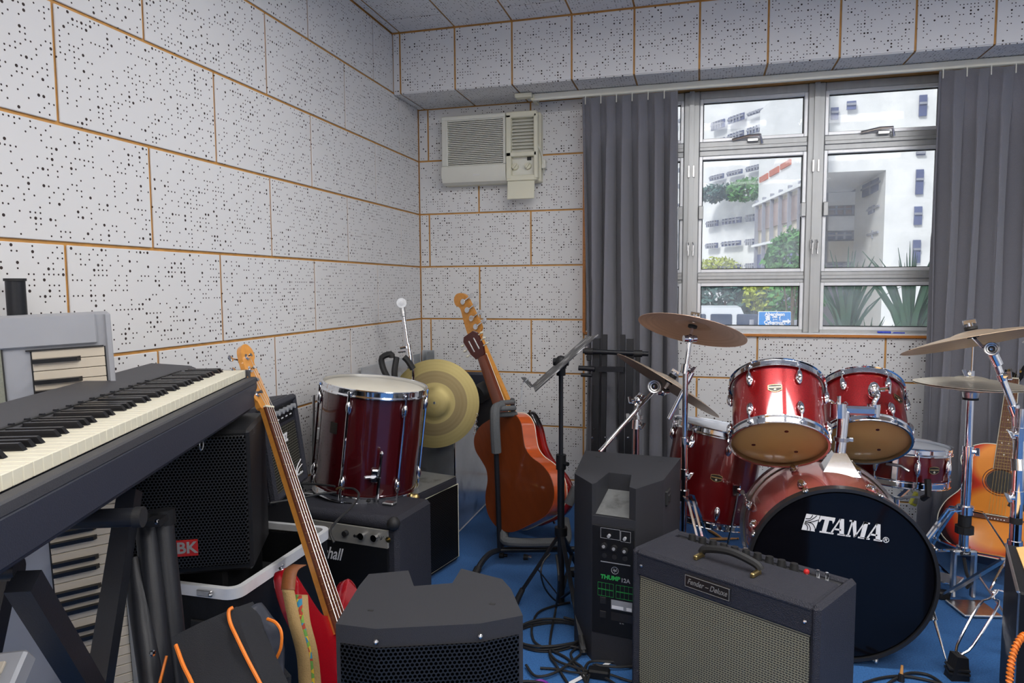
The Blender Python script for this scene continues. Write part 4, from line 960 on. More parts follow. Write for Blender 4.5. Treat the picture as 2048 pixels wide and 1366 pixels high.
part('leg_collar', MB().cyl((hx, hy, .335), (hx, hy, .365), .028, n=14), 'chrome', hh, True)
part('clamp_ring', MB().cyl((hx, hy, .290), (hx, hy, .330), .022, n=14).cyl((hx, hy, .262), (hx, hy, .288), .032, n=10), 'rubber', hh, True)
part('base_collar', MB().cyl((hx, hy, .185), (hx, hy, .21), .024, n=14), 'chrome', hh, True)
for a in (-8, 112, 232-45):
    d = V((cos(radians(a)), sin(radians(a)), 0)); s_ = V((-d.y, d.x, 0)); c0 = V((hx, hy, .35))
    L = MB()
    for q in (-1, 1): L.tube([c0+d*.02+s_*.012*q, c0+d*.055+s_*.012*q-V((0, 0, .004)), c0+d*.135+s_*.010*q-V((0, 0, .13)), c0+d*.24+s_*.008*q-V((0, 0, .335))], .006, 6, flat=.0028)
    lg = part('leg', L, 'chrome', hh, True)
    part('leg_brace', MB().tube([V((hx, hy, .195))+d*.02, c0+d*.155-V((0, 0, .165))], .008, 6, flat=.0025), 'chrome', lg, True)
    part('rubber_foot', MB().ball(c0+d*.243-V((0, 0, .335)), .015, 10), 'rubber', lg, True)
ped = MB()
F = mframe((hx, hy-.01, 0), (1, .2, 0), (0, 0, 1))
ped.box((-.036, 0, .11), (.016, .022, .18), F, b=.004).box((.036, 0, .11), (.016, .022, .18), F, b=.004).box((0, 0, .19), (.088, .024, .022), F, b=.006)
part('pedal_frame', ped, 'chrome_dull', hh, True)
part('base_plate', MB().box((0, -.07, .008), (.13, .13, .010), F, b=.003), 'chrome_dull', hh, True)
part('footboard', MB().box((0, 0, 0), (.075, .26, .008), mframe((hx-.10, hy+.10, .055), (.6, .8, 0), (-.15, -.1, 1)), b=.003), 'chrome', hh, True)
part('drive_chain', MB().tube([(hx, hy-.01, .17), (hx+.006, hy-.02, .12), (hx+.018, hy-.03, .08), (hx+.01, hy-.02, .06)], .006, 6), 'rubber', hh, True)
F = mframe((hx, hy-.024, .192), (1, .2, 0), (.2, -1, .1)); part('name_plate', MB().box((0, 0, 0), (.036, .012, .002), F), 'badge', hh, True)
text('plate_lettering', 'Pearl', .010, 'white', hh, F @ MX.Translation((0, 0, .002)), .3, .0003, world=True)
cymbal('hi_hat_cymbal', 'upper hi-hat cymbal, pale bronze, resting on the lower one', (hx, hy, hc[2]+.026), udir(20, 1.5, 1), .186, 'bronze_light', .3, .11, group='hi-hat pair')
cymbal('hi_hat_cymbal', 'lower hi-hat cymbal, inverted under the upper one', (hx, hy, hc[2]-.016), -udir(20, 1.5, 1), .186, 'bronze_light', .3, .09, group='hi-hat pair')
# snare stand
sx_, sy_ = .79, 3.11
ss = thing('snare_stand', 'chrome snare drum stand with black rubber basket tips under the red snare', 'stand', (sx_, sy_, 0))
part('lower_tube', MB().cyl((sx_, sy_, .08), (sx_, sy_, .32), .012, n=12), 'chrome', ss, True)
for a in (-75, 45, 165):
    d = V((cos(radians(a)), sin(radians(a)), 0))
    ar = part('basket_arm', MB().tube([V((sx_, sy_, .31)), V((sx_, sy_, .35))+d*.10, V((sx_, sy_, .375))+d*.195], .008, 6, flat=.004), 'chrome_dull', ss, True)
    part('rubber_tip', MB().tube([V((sx_, sy_, .368))+d*.18, V((sx_, sy_, .39))+d*.212, V((sx_, sy_, .45))+d*.205], .012, 8), 'rubber', ar, True)
for a in (-20, 100, 220):
    d = V((cos(radians(a)), sin(radians(a)), 0))
    lg = part('leg', MB().tube([V((sx_, sy_, .20)), V((sx_, sy_, .012))+d*.22], .008, 6, flat=.003), 'chrome', ss, True)
    part('rubber_foot', MB().ball(V((sx_, sy_, .013))+d*.22, .013, 8), 'rubber', lg, True)
# drum sticks on the carpet
for a, c, lab in (((-0.061, 3.643, 0.008), (0.124, 3.319, 0.008), 'drumstick on the carpet under the floor tom, lying diagonally'), ((0.019, 3.286, 0.008), (0.194, 3.344, 0.008), 'drumstick on the carpet under the floor tom, lying sideways')):
    a = V(a); c = V(c); d = (c-a).normalized(); a = c-d*.40
    t = thing('drumstick', lab, 'drumstick', (a.x, a.y, .007), 'drumsticks under the floor tom')
    part('shaft', MB().cyl(a, c-d*.06, .0068, n=8).cyl(c-d*.06, c-d*.01, .0068, .0035, 8), 'stick', t, True); part('tip', MB().ball(c-d*.005, .0055, 8, None, (1, 1, 1)), 'stick', t, True)
# drums resting in the back left corner: wine tom
wt = drum('marching_tom', 'wine red deep tom standing on the small amplifiers by the left wall', axisF((-1.271, 2.483, 0.402), (-1.225, 2.491, 0.798)), .196, .40, 'wine', 'head', 'head', 6, 0, None, None, long_rods=True, lug_h=.055)
Fw = WM[wt.name]; Fq = Fw @ MX.Rotation(radians(30), 4, 'Z')
part('square_badge', MB().box((0, 0, 0), (.034, .042, .002), mframe(Fw @ V((cos(radians(-108))*.197, sin(radians(-108))*.197, .255)), Fw.to_3x3() @ V((.95, -.309, 0)), Fw.to_3x3() @ V((cos(radians(-108)), sin(radians(-108)), 0)))), 'badge', wt, True)
part('leg_bracket', MB().box((.015, -.203, .10), (.03, .025, .05), Fq, b=.004).cyl((.028, -.222, .05), (.028, -.222, .19), .006, n=8, m=Fq).cyl((.028, -.222, -.02), (.028, -.222, .10), .0075, n=8, m=Fq).cyl((.015, -.215, .10), (-.025, -.23, .10), .007, n=8, m=Fq).ball((.028, -.222, .19), .009, 8, m=Fq), 'chrome', wt, True)
part('leg_bracket', MB().box((-.203, -.03, .18), (.025, .03, .05), Fw, b=.004).cyl((-.222, -.03, .02), (-.245, -.03, .33), .006, n=8, m=Fw), 'chrome_dull', wt, True)

# ---------------- guitars ----------------
def guitar_frame(bottom, top, normal):
    y = (V(top)-V(bottom)).normalized(); n = V(normal); z = (n-y*n.dot(y)).normalized(); x = y.cross(z); b = V(bottom)
    return MX(((x.x, y.x, z.x, b.x), (x.y, y.y, z.y, b.y), (x.z, y.z, z.z, b.z), (0, 0, 0, 1)))
def sym(pts): return [(x, y) for x, y in pts]+[(-x, y) for x, y in pts[::-1] if x > 0]
AC_BODY = [(0, 0), (.10, .006), (.172, .05), (.200, .125), (.182, .20), (.138, .262), (.122, .305), (.130, .35), (.148, .405), (.130, .455), (.075, .487), (0, .490)]
CL_BODY = [(0, 0), (.10, .006), (.160, .05), (.184, .12), (.168, .19), (.128, .25), (.116, .295), (.124, .34), (.138, .40), (.122, .452), (.07, .484), (0, .487)]
PB_BODY = [(0, 0), (.09, .008), (.15, .06), (.162, .13), (.135, .21), (.122, .27), (.138, .33), (.158, .39), (.140, .425), (.105, .405), (.06, .365), (.034, .355), (-.034, .355), (-.06, .375), (-.09, .44), (-.118, .495), (-.148, .485), (-.152, .41), (-.132, .32), (-.140, .24), (-.175, .15), (-.165, .07), (-.095, .010)]
def outline(pts, k=5, symm=True): return [p[:2] for p in cr2([(x, y, 0) for x, y in (sym(pts) if symm else pts)], k)]
def wire(pts, r, m, name, t, F, n=5, flat=None): return part(name, MB().tube(pts, r, n, flat=flat), m, t)
def frets(t, y0, scale, n, w0, w1, z, yend, name='frets'):
    b = MB()
    for i in range(1, n+1):
        y = y0-(scale-scale/2**(i/12)); f = (y0-y)/(y0-yend); b.box((0, y, z+.0006), (w0+(w1-w0)*f, .0011, .0012))
    part(name, b, 'gold', t, kind='stuff')
def burst(name, inner, mid, outer, c1=(0, .16), r1=.19, c2=(0, .40), r2=.145):
    m = mat(name, inner, .22, coat=1, scale=8, vary=.06)
    ns, ls, b = nodes(m); t = ns.new('ShaderNodeTexCoord'); sep = ns.new('ShaderNodeSeparateXYZ'); ls.new(t.outputs['Object'], sep.inputs[0])
    def dist(c, r):
        x = math_(m, 'SUBTRACT', sep.outputs[0], c[0]); y = math_(m, 'SUBTRACT', sep.outputs[1], c[1])
        return math_(m, 'DIVIDE', math_(m, 'SQRT', math_(m, 'ADD', math_(m, 'MULTIPLY', x, x), math_(m, 'MULTIPLY', y, y))), r)
    d = math_(m, 'SMOOTH_MIN', dist(c1, r1), dist(c2, r2), .25)
    rp = ns.new('ShaderNodeValToRGB'); e = rp.color_ramp.elements; e[0].position = .60; e[0].color = inner; e[1].position = .98; e[1].color = outer
    k = rp.color_ramp.elements.new(.80); k.color = mid; ls.new(d, rp.inputs[0])
    mx = ns.new('ShaderNodeMix'); mx.data_type = 'RGBA'; mx.blend_type = 'MULTIPLY'; mx.inputs[0].default_value = .25
    ls.new(rp.outputs[0], mx.inputs[6]); ls.new(b.inputs['Base Color'].links[0].from_socket, mx.inputs[7]); ls.new(mx.outputs[2], b.inputs['Base Color']); return m
M['sunburst'] = burst('amber_sunburst', rgb(240, 158, 60), rgb(196, 50, 22), rgb(34, 18, 16))
M['redburst'] = burst('red_black_burst', rgb(220, 84, 34), rgb(180, 30, 20), rgb(16, 10, 10), (0, .15), .20, (0, .36), .17)
def acoustic(name, lab, F, body, depth, top, side, back, neckm, fbm, hd, L=1.03, classical=False, group=None, bout=.2):
    t = thing(name, lab, 'guitar', F, group); O = outline(body)
    part('body_side', MB().prism(O, -depth, -.002), side, t, ang=40)
    part('back', MB().prism([(x*.995, y*.995+.001) for x, y in O], -depth-.004, -depth+.0005), back, t, ang=20)
    sb = part('soundboard', MB().prism([(x*.998, y*.998+.0005) for x, y in O], -.0025, 0), top, t, ang=20)
    edge = [V((x, y, .0)) for x, y in O]; part('binding', MB().tube(edge, .0022, 5, closed=True), 'creamkey', t)
    if not classical or True:
        part('soundhole', MB().cyl((0, .325, .0002), (0, .325, .0008), .050, n=32), 'acdark', sb)
        part('rosette', MB().lathe([(.051, .0006), (.053, .0010), (.055, .0006)], MX.Translation((0, .325, 0)), 40, True).lathe([(.061, .0006), (.0625, .0010), (.064, .0006)], MX.Translation((0, .325, 0)), 40, True), 'darkwood', sb)
    part('bridge', MB().prism([(-.08, -.012), (-.09, .004), (-.05, .010), (0, .014), (.05, .010), (.09, .004), (.08, -.012)], 0, .008, MX.Translation((0, .165, 0))), 'rosewood', t)
    part('saddle', MB().box((0, .172, .010), (.075, .003, .005)), 'creamkey', t)
    pins = MB()
    for i in range(6): part('bridge_pin', MB().ball((-.026+i*.0104, .158, .009), .0028, 8), 'white', t)
    if not classical: part('pickguard', MB().prism([(.052, .345), (.060, .30), (.045, .270), (.030, .225), (.075, .205), (.115, .235), (.100, .29), (.082, .345)], .0005, .002), 'blackplastic', t)
    y0 = .490; yn = .165+.645; w0, w1 = (.042, .055) if not classical else (.052, .062)
    nk = MB().tube([(0, y0-.01, -.014), (0, y0+.03, -.013), (0, (y0+yn)/2, -.009), (0, yn, -.008)], [w1/2, w1/2, w1/2*.95, w0/2], 4, flat=.011)
    nk = MB(); 
    for (ya, yb, wa, wb, da, db) in ((y0-.005, y0+.05, w1, w1, .06, .022), (y0+.05, yn, w1, w0, .022, .018)):
        ring = lambda y, w_, d: [(w_/2, y, 0), (w_/2*.8, y, -d*.7), (0, y, -d), (-w_/2*.8, y, -d*.7), (-w_/2, y, 0)]
        A_, B_ = ring(ya, wa, da), ring(yb, wb, db)
        nk.add(A_+B_, [(i, i+1, i+6, i+5) for i in range(4)]+[(4, 0, 5, 9), (4, 3, 2, 1, 0), (5, 6, 7, 8, 9)])
    part('neck', nk, neckm, t)
    fb = MB().add([(-w1/2-.002, .375, .004), (w1/2+.002, .375, .004), (w0/2, yn, .004), (-w0/2, yn, .004), (-w1/2-.002, .375, -.001), (w1/2+.002, .375, -.001), (w0/2, yn, -.001), (-w0/2, yn, -.001)], [(0, 1, 2, 3), (4, 7, 6, 5), (0, 4, 5, 1), (1, 5, 6, 2), (2, 6, 7, 3), (3, 7, 4, 0)])
    fbp = part('fretboard', fb, fbm, t); part('fretboard_binding', MB().tube([(-w1/2-.003, .375, .003), (-w0/2-.001, yn, .003)], .0014, 4).tube([(w1/2+.003, .375, .003), (w0/2+.001, yn, .003)], .0014, 4), 'creamkey', t, kind='stuff')
    frets(t, yn, .645, 19, w0, w1, .004, .38)
    for i in (3, 5, 7, 9, 12, 15):
        y = yn-(.645-.645/2**((i-.5)/12))
        for xx in ((-.012, .012) if i == 12 else (0,)): part('inlay', MB().cyl((xx, y, .0042), (xx, y, .0048), .003, n=8), 'creamkey', fbp)
    part('nut', MB().box((0, yn+.002, .004), (w0, .005, .008)), 'creamkey', t)
    hh_ = L-yn; H = MX.Translation((0, yn, -.004)) @ MX.Rotation(radians(-14), 4, 'X')
    hp = [(-w0/2, 0), (-.034, .03), (-.037, hh_*.92), (-.018, hh_), (0, hh_*.975), (.018, hh_), (.037, hh_*.92), (.034, .03), (w0/2, 0)] if not classical else [(-w0/2, 0), (-.040, .035), (-.045, hh_*.85), (-.030, hh_), (.030, hh_), (.045, hh_*.85), (.040, .035), (w0/2, 0)]
    hs = part('headstock', MB().prism(hp, -.014, 0, H), hd, t)
    for s_ in (-1, 1):
        if classical: 
            part('slot', MB().box((s_*.016, hh_*.52, 0), (.011, hh_*.52, .0154), H @ MX.Translation((0, 0, -.007)), b=.003), 'chrome_dull', hs)
        for k in range(3):
            y = hh_*(.30+.23*k)
            pg = MB().cyl((s_*.030, y, -.007), (s_*(.060 if classical else .050), y, -.007), .0028, n=7, m=H).ball((s_*(.064 if classical else .056), y, -.007), .010, 8, H, (.9, .6, 1))
            tp = part('tuning_peg', pg, 'creamkey' if classical else 'chrome', t)
            if not classical: part('string_post', MB().cyl((s_*.020, y, -.002), (s_*.020, y, .008), .0045, n=10, m=H).cyl((s_*.020, y, -.002), (s_*.020, y, .001), .0075, n=12, m=H), 'gold', tp)
    for i in range(6):
        x = -.0275+i*.011; s_ = -1 if i < 3 else 1; k = i if i < 3 else 5-i
        pe = H @ V((s_*.018, hh_*(.30+.23*k), .004))
        part('string', MB().tube([(x*1.0, .168, .012), (x*.66, yn+.002, .0085), pe], .0007, 4), 'gold', t)
    return t
def e_bass(name, lab, F, bodym, fbm, L=1.15, group=None, hs=1.0, extra=True):
    t = thing(name, lab, 'guitar', F, group); O = outline(PB_BODY, 6, False)
    inner = [(x*.97, (y-.22)*.97+.22) for x, y in O]; n = len(O)
    vs = [(x, y, z) for (P_, z) in ((inner, 0), (O, -.007), (O, -.035), (inner, -.042)) for x, y in P_]
    fs = [(k*n+i, (k+1)*n+i, (k+1)*n+(i+1) % n, k*n+(i+1) % n) for k in range(3) for i in range(n)]+[tuple(range(n)), tuple(range(3*n, 4*n))[::-1]]
    part('body', MB().add(vs, fs), bodym, t, ang=50)
    yn = .09+.864*(L/1.15); y0 = .30; w0, w1 = .040, .062
    nk = MB(); ring = lambda y, w_, d, zt=.006: [(w_/2, y, zt), (w_/2*.85, y, -d*.7+zt), (0, y, -d+zt), (-w_/2*.85, y, -d*.7+zt), (-w_/2, y, zt)]
    A_, B_ = ring(y0, w1, .026), ring(yn, w0, .022)
    nk.add(A_+B_, [(i, i+1, i+6, i+5) for i in range(4)]+[(4, 0, 5, 9), (4, 3, 2, 1, 0), (5, 6, 7, 8, 9)])
    part('neck', nk, 'maple', t)
    z = .006
    fb = MB().add([(-w1/2, y0, z+.006), (w1/2, y0, z+.006), (w0/2, yn, z+.006), (-w0/2, yn, z+.006), (-w1/2, y0, z), (w1/2, y0, z), (w0/2, yn, z), (-w0/2, yn, z)], [(0, 1, 2, 3), (4, 7, 6, 5), (0, 4, 5, 1), (1, 5, 6, 2), (2, 6, 7, 3), (3, 7, 4, 0)])
    fbp = part('fretboard', fb, fbm, t); frets(t, yn, .864*(L/1.15), 20, w0, w1, z+.0055, y0)
    for i in (3, 5, 7, 9, 12, 15, 17, 19):
        y = yn-.864*(L/1.15)*(1-1/2**((i-.5)/12)); part('inlay', MB().cyl((0, y, z+.006), (0, y, z+.0067), .003, n=8), 'creamkey', fbp)
    part('nut', MB().box((0, yn+.002, z+.005), (w0, .005, .008)), 'creamkey', t)
    hp = cr2([(-.020, 0, 0), (-.028, .02, 0), (-.040, .035, 0), (-.038, .10, 0), (-.034, .17, 0), (-.020, .20, 0), (.006, .212, 0), (.026, .20, 0), (.030, .175, 0), (.016, .150, 0), (.024, .10, 0), (.030, .045, 0), (.026, .02, 0), (.020, 0, 0)], 4)
    H = MX.Translation((0, yn, -.004)) @ MX.Diagonal((hs, hs**.6, 1, 1))
    part('headstock', MB().prism([p[:2] for p in hp], -.010, .005, H), 'maple', t, ang=30)
    for k in range(4):
        y = .045+.040*k; x = -.022+.003*k
        pg = part('tuning_machine', MB().cyl((x, y, -.020), (x, y, -.010), .0115, n=14, m=H).cyl((x, y, .005), (x, y, .022), .0055, n=10, m=H).cyl((x, y, .005), (x, y, .007), .010, n=12, m=H).cyl((x, y, -.016), (x-.040, y, -.016), .003, n=7, m=H), 'chrome', t)
        part('tuning_key', MB().ball((x-.045, y, -.016), .014, 10, H, (.9, .75, .22)), 'chrome', pg)
        xs = -.0135+k*.009
        part('string', MB().tube([(xs*1.9, .085, z+.013), (xs*1.1, yn+.002, z+.0085), H @ V((x+.004, y, .012))], .0011-.00012*k, 4), 'chrome_dull', t)
    if extra:
        part('bridge', MB().box((0, .075, .004), (.08, .045, .006), b=.002).box((0, .085, .010), (.075, .014, .008), b=.002), 'chrome', t)
        part('pickguard', MB().prism([(.03, .345), (.035, .30), (-.03, .29), (-.032, .35), (-.08, .39), (-.10, .33), (-.085, .24), (.06, .20), (.12, .12), (.105, .18), (.075, .27), (.10, .37)], .0005, .003), 'creamkey', t)
        part('pickup', MB().box((-.020, .215, .006), (.056, .030, .012), b=.003).box((.030, .190, .006), (.056, .030, .012), b=.003), 'blackplastic', t)
        for k in range(2): part('control_knob', MB().cyl((.08+.028*k, .13-.03*k, .002), (.08+.028*k, .13-.03*k, .018), .010, n=16), 'chrome', t)
    part('strap_button', MB().cyl((-.128, .492, -.02), (-.132, .505, -.02), .006, n=8).cyl((0, 0, -.02), (0, -.012, -.02), .006, n=8), 'chrome', t)
    return t
# red bass leaning at the left
RB, RT = V((-0.766, 1.534, 0.02)), V((-1.298, 1.788, 1.019))
LB = (RT-RB).length
rb_ = e_bass('bass_guitar', 'candy red electric bass leaning with its maple neck rising beside the black piano end', guitar_frame(RB, RT, (.97, .05, .34)), 'redbody', 'rosewood', L=LB*.985, extra=False)
# woven strap hanging from the red bass
Fb = WM[rb_.name]
M['strap'] = mat('woven_beige_strap', rgb(158, 130, 84), .8, bump=.6, scale=300)
m = mat('woven_pattern', rgb(120, 150, 60), .8, bump=.5, scale=200)
ns, ls, bb = nodes(m); tc_ = ns.new('ShaderNodeTexCoord'); vo = ns.new('ShaderNodeTexVoronoi'); vo.inputs['Scale'].default_value = 95; ls.new(tc_.outputs['Object'], vo.inputs[0])
rp = ns.new('ShaderNodeValToRGB'); rp.color_ramp.interpolation = 'CONSTANT'; e = rp.color_ramp.elements; e[0].color = rgb(110, 150, 50); e[1].position = .72; e[1].color = rgb(150, 50, 30)
for p_, c_ in ((.30, rgb(40, 120, 150)), (.48, rgb(190, 160, 40)), (.6, rgb(90, 140, 60))): k = rp.color_ramp.elements.new(p_); k.color = c_
ls.new(vo.outputs['Color'], rp.inputs[0]); ls.new(rp.outputs[0], bb.inputs['Base Color']); M['weave'] = m
p1 = [V((-0.928, 1.462, 0.513)), V((-0.932, 1.43, 0.51)), V((-0.91, 1.382, 0.487)), V((-0.872, 1.346, 0.431)), V((-0.842, 1.328, 0.368)), V((-0.824, 1.307, 0.307)), V((-0.791, 1.271, 0.26))]
p2 = [V((-0.91, 1.421, 0.458)), V((-0.872, 1.367, 0.427)), V((-0.839, 1.34, 0.374)), V((-0.819, 1.319, 0.301)), V((-0.789, 1.271, 0.26))]
st = thing('guitar_strap', 'beige woven guitar strap with coloured centre band hanging from the red bass', 'strap', p1[-1])
sd = V((1, .12, 0)).normalized()
def ribbon(P, w_, off=0, dz=0):
    P = [V(p) for p in cr2(P, 6, False)]
    return MB().grid([[p-sd*w_/2+V((0, -off, 0)), p+V((0, -off-.001, 0)), p+sd*w_/2+V((0, -off, 0))] for p in P])
a_ = part('strap_band', ribbon(p1[2:], .030), 'strap', st, True, ang=60); part('strap_band', ribbon(p2, .050), 'strap', st, True, ang=60)
part('woven_stripe', ribbon([p+V((.003, 0, 0)) for p in p2], .018, .003), 'weave', st, True, ang=60, label='multicoloured woven centre stripe')
part('leather_end', ribbon(p1[:3], .034, .001), 'leather', st, True, ang=60)
for o in list(st.children): so = o.modifiers.new('s', 'SOLIDIFY'); so.thickness = .002
# brown classical guitar seen from behind, on the rack
gB, gT = V((-0.634, 2.843, 0.18)), V((-1.034, 3.163, 0.96))
gn = V((.33, .93, -.10))
acoustic('classical_guitar', 'brown classical guitar seen from behind, standing on the padded rack', guitar_frame(gB, gT, gn), CL_BODY, .095, 'orangewood', 'orangewood', 'mahogany', 'mahogany', 'rosewood', 'darkwood', L=(gT-gB).length, classical=True)
bB_, bT_ = V((-0.629, 3.119, 0.102)), V((-1.154, 3.341, 1.119))
e_bass('bass_guitar', 'sunburst electric bass with maple headstock, behind the brown classical guitar', guitar_frame(bB_, bT_, (.45, .88, -.10)), 'redburst', 'maple', L=(bT_-bB_).length*.975, hs=1.4)
sB, sT = V((1.121, 3.059, 0.115)), V((1.37, 3.585, 0.912))
sunF = guitar_frame(sB, sT, (-.42, -.86, .30))
sg_ = acoustic('acoustic_guitar', 'sunburst acoustic guitar leaning against the right curtain behind the hi-hat', sunF, AC_BODY, .10, 'sunburst', 'darkwood', 'darkwood', 'darkwood', 'rosewood', 'blackplastic', L=(sT-sB).length)
yn = .81; text('headstock_script', 'Suzuki' if False else 'Classic', .020, 'creamkey', sg_, MX.Translation((0, (sT-sB).length-.020, -.0035+.0015)) @ MX.Rotation(radians(-14), 4, 'X') @ MX.Translation((0, 0, .046)), .3, .0003)
# padded guitar rack
rk = thing('guitar_rack', 'black tubular guitar rack with grey foam padding holding the classical guitar', 'guitar stand', (-0.853, 2.712, 0))
fl_, fr_ = V((-0.81, 2.804, 0.06)), V((-0.484, 2.898, 0.06)); bl_, br_ = fl_+V((-.03, .45, 0)), fr_+V((-.03, .45, 0))
part('front_post', MB().cyl(fl_, V((-0.815, 2.772, 0.544)), .011, n=12), 'blackmetal', rk, True)
part('foam_sleeve', MB().tube([V((-0.812, 2.769, 0.492)), V((-0.816, 2.765, 0.588)), V((-0.82, 2.78, 0.661)), V((-0.824, 2.822, 0.673)), V((-0.813, 2.856, 0.674))], .021, 10, smooth=4), 'foam', rk, True)
for (a, c) in (((-0.824, 2.822, 0.667), (-0.762, 2.869, 0.665)), ((-0.832, 2.848, 0.636), (-0.762, 2.887, 0.636)), ((-0.853, 2.97, 0.667), (-0.802, 3.004, 0.668))):
    part('neck_holder', MB().cyl(a, c, .0115, n=10).ball(c, .0125, 8), 'foam', rk, True)
part('base_bar', MB().cyl(fl_, fr_, .012, n=12), 'blackmetal', rk, True)
part('cradle', MB().tube([V((-0.82, 2.867, 0.192)), V((-0.79, 2.798, 0.13)), V((-0.757, 2.774, 0.111)), V((-0.553, 2.828, 0.11)), V((-0.528, 2.857, 0.123)), V((-0.552, 2.937, 0.169))], .019, 10, smooth=4), 'foam', rk, True)
part('side_foam', MB().cyl((-0.476, 2.776, 0.364), (-0.505, 2.763, 0.297), .020, n=12), 'foam', rk, True)
part('rear_post', MB().cyl(bl_, bl_+V((0, -.12, .60)), .011, n=10), 'blackmetal', rk, True)
for p, dx in ((fl_, -1), (fr_, 1)):
    lg = part('leg', MB().tube([p, p+V((dx*.03, -.05, 0)), p+V((dx*.05, -.10, -.02)), p+V((dx*.06, -.14, -.045))], .012, 8, smooth=4).tube([p, p+V((dx*.02, .25, .02)), p+V((0, .50, -.02)), p+V((dx*.01, .56, -.045))], .012, 8, smooth=4), 'blackmetal', rk, True)
    part('rubber_foot', MB().cyl(p+V((dx*.058, -.125, -.036)), p+V((dx*.064, -.155, -.055)), .016, n=10), 'rubber', lg, True)
    part('rubber_foot', MB().cyl(p+V((dx*.010, .54, -.036)), p+V((dx*.012, .58, -.055)), .016, n=10), 'rubber', lg, True)
# ---------------- speakers and amplifiers ----------------
def meshgrille(name, pitch, hole, metal, dark, rad=.36):
    m = mat(name, metal, .45, .3, scale=20, vary=.05); ns, ls, b = nodes(m)
    uv = ns.new('ShaderNodeUVMap'); sep = ns.new('ShaderNodeSeparateXYZ'); ls.new(uv.outputs[0], sep.inputs[0])
    v_ = math_(m, 'DIVIDE', sep.outputs[1], pitch*.86); row = math_(m, 'FLOOR', v_); odd = math_(m, 'MULTIPLY', math_(m, 'MODULO', math_(m, 'ABSOLUTE', row), 2.0), .5)
    u_ = math_(m, 'ADD', math_(m, 'DIVIDE', sep.outputs[0], pitch), odd)
    fu = math_(m, 'SUBTRACT', math_(m, 'FRACT', u_), .5); fv = math_(m, 'SUBTRACT', math_(m, 'FRACT', v_), .5)
    d = math_(m, 'SQRT', math_(m, 'ADD', math_(m, 'MULTIPLY', fu, fu), math_(m, 'MULTIPLY', math_(m, 'MULTIPLY', fv, fv), .8)))
    h = math_(m, 'LESS_THAN', d, rad); mx = ns.new('ShaderNodeMix'); mx.data_type = 'RGBA'; ls.new(h, mx.inputs[0])
    ls.new(b.inputs['Base Color'].links[0].from_socket, mx.inputs[6]); mx.inputs[7].default_value = dark; ls.new(mx.outputs[2], b.inputs['Base Color'])
    sp_ = math_(m, 'MULTIPLY', math_(m, 'SUBTRACT', 1.0, h), .6); ls.new(sp_, b.inputs['Specular IOR Level']); return m
M['speakermesh'] = meshgrille('perforated_black_steel', .0085, .3, (.015, .016, .018, 1), (.001, .001, .001, 1))
M['gridmesh'] = meshgrille('amp_grid_mesh', .0105, .3, (.16, .155, .125, 1), (.004, .004, .004, 1), .40)
m = mat('woven_silver_cloth', rgb(146, 142, 118), .7, scale=9, vary=.06); ns, ls, b = nodes(m)
uv = ns.new('ShaderNodeUVMap'); sep = ns.new('ShaderNodeSeparateXYZ'); ls.new(uv.outputs[0], sep.inputs[0])
px_, pz_ = .0078, .0062
row = math_(m, 'FLOOR', math_(m, 'DIVIDE', sep.outputs[1], pz_)); odd = math_(m, 'MULTIPLY', math_(m, 'MODULO', math_(m, 'ABSOLUTE', row), 2.0), .18)
fu = math_(m, 'FRACT', math_(m, 'ADD', math_(m, 'DIVIDE', sep.outputs[0], px_), odd)); fv = math_(m, 'FRACT', math_(m, 'DIVIDE', sep.outputs[1], pz_))
dk = math_(m, 'MULTIPLY', math_(m, 'GREATER_THAN', fv, .52), math_(m, 'LESS_THAN', fu, .80))
mx = ns.new('ShaderNodeMix'); mx.data_type = 'RGBA'; ls.new(dk, mx.inputs[0]); ls.new(b.inputs['Base Color'].links[0].from_socket, mx.inputs[6]); mx.inputs[7].default_value = (.012, .012, .014, 1); ls.new(mx.outputs[2], b.inputs['Base Color'])
M['silvercloth'] = m
def uvpart(name, mb, m, parent, uvf, F=None, world=True, ang=0):
    """part with planar UVs in metres measured in frame F"""
    W = WM[root_of(parent).name].inverted() if world else I4
    Fi = (F or I4).inverted() @ (WM[root_of(parent).name] if world else I4)
    o = link(name, mb.mesh(name, ang, W, lambda c: uvf(Fi @ c)), m, parent); return o
def poly_inset(P, d):
    n = len(P); c = V((sum(p[0] for p in P)/n, sum(p[1] for p in P)/n)); return [tuple(V(p[:2])+(c-V(p[:2])).normalized()*d) for p in P]
HS = .57
# near speaker, front towards the viewer
PF = [(-0.635, 1.111, 0.57), (-0.555, 1.112, 0.57), (-0.379, 1.178, 0.57), (-0.311, 1.228, 0.57), (-0.362, 1.333, 0.57), (-0.393, 1.376, 0.57), (-0.495, 1.407, 0.57), (-0.488, 1.331, 0.57), (-0.56, 1.298, 0.57), (-0.603, 1.369, 0.57), (-0.678, 1.33, 0.57), (-0.67, 1.27, 0.57)]
PF = [p[:2] for p in PF]
s1 = thing('powered_speaker', 'black powered loudspeaker in the foreground, its perforated grille facing the viewer', 'speaker', ((PF[0][0]+PF[3][0])/2, (PF[0][1]+PF[3][1])/2+.1, 0), 'pair of moulded powered speakers')
PFn = [PF[i] for i in (0, 1, 2, 3, 4, 5, 6, 9, 10, 11)]
part('cabinet', MB().prism(PFn, .0, HS-.13), 'shellplastic', s1, True); part('top_shell', MB().prism(PF, HS-.13, HS), 'shellplastic', s1, True)
for cxy in ((-0.597, 1.176, 0.57), (-0.38, 1.259, 0.57)): part('rigging_point', MB().box((cxy[0], cxy[1], HS), (.012, .006, .003), b=.001), 'rubber', s1, True)
fx = V((PF[3][0]-PF[0][0], PF[3][1]-PF[0][1], 0)).normalized(); fn_ = V((fx.y, -fx.x, 0))
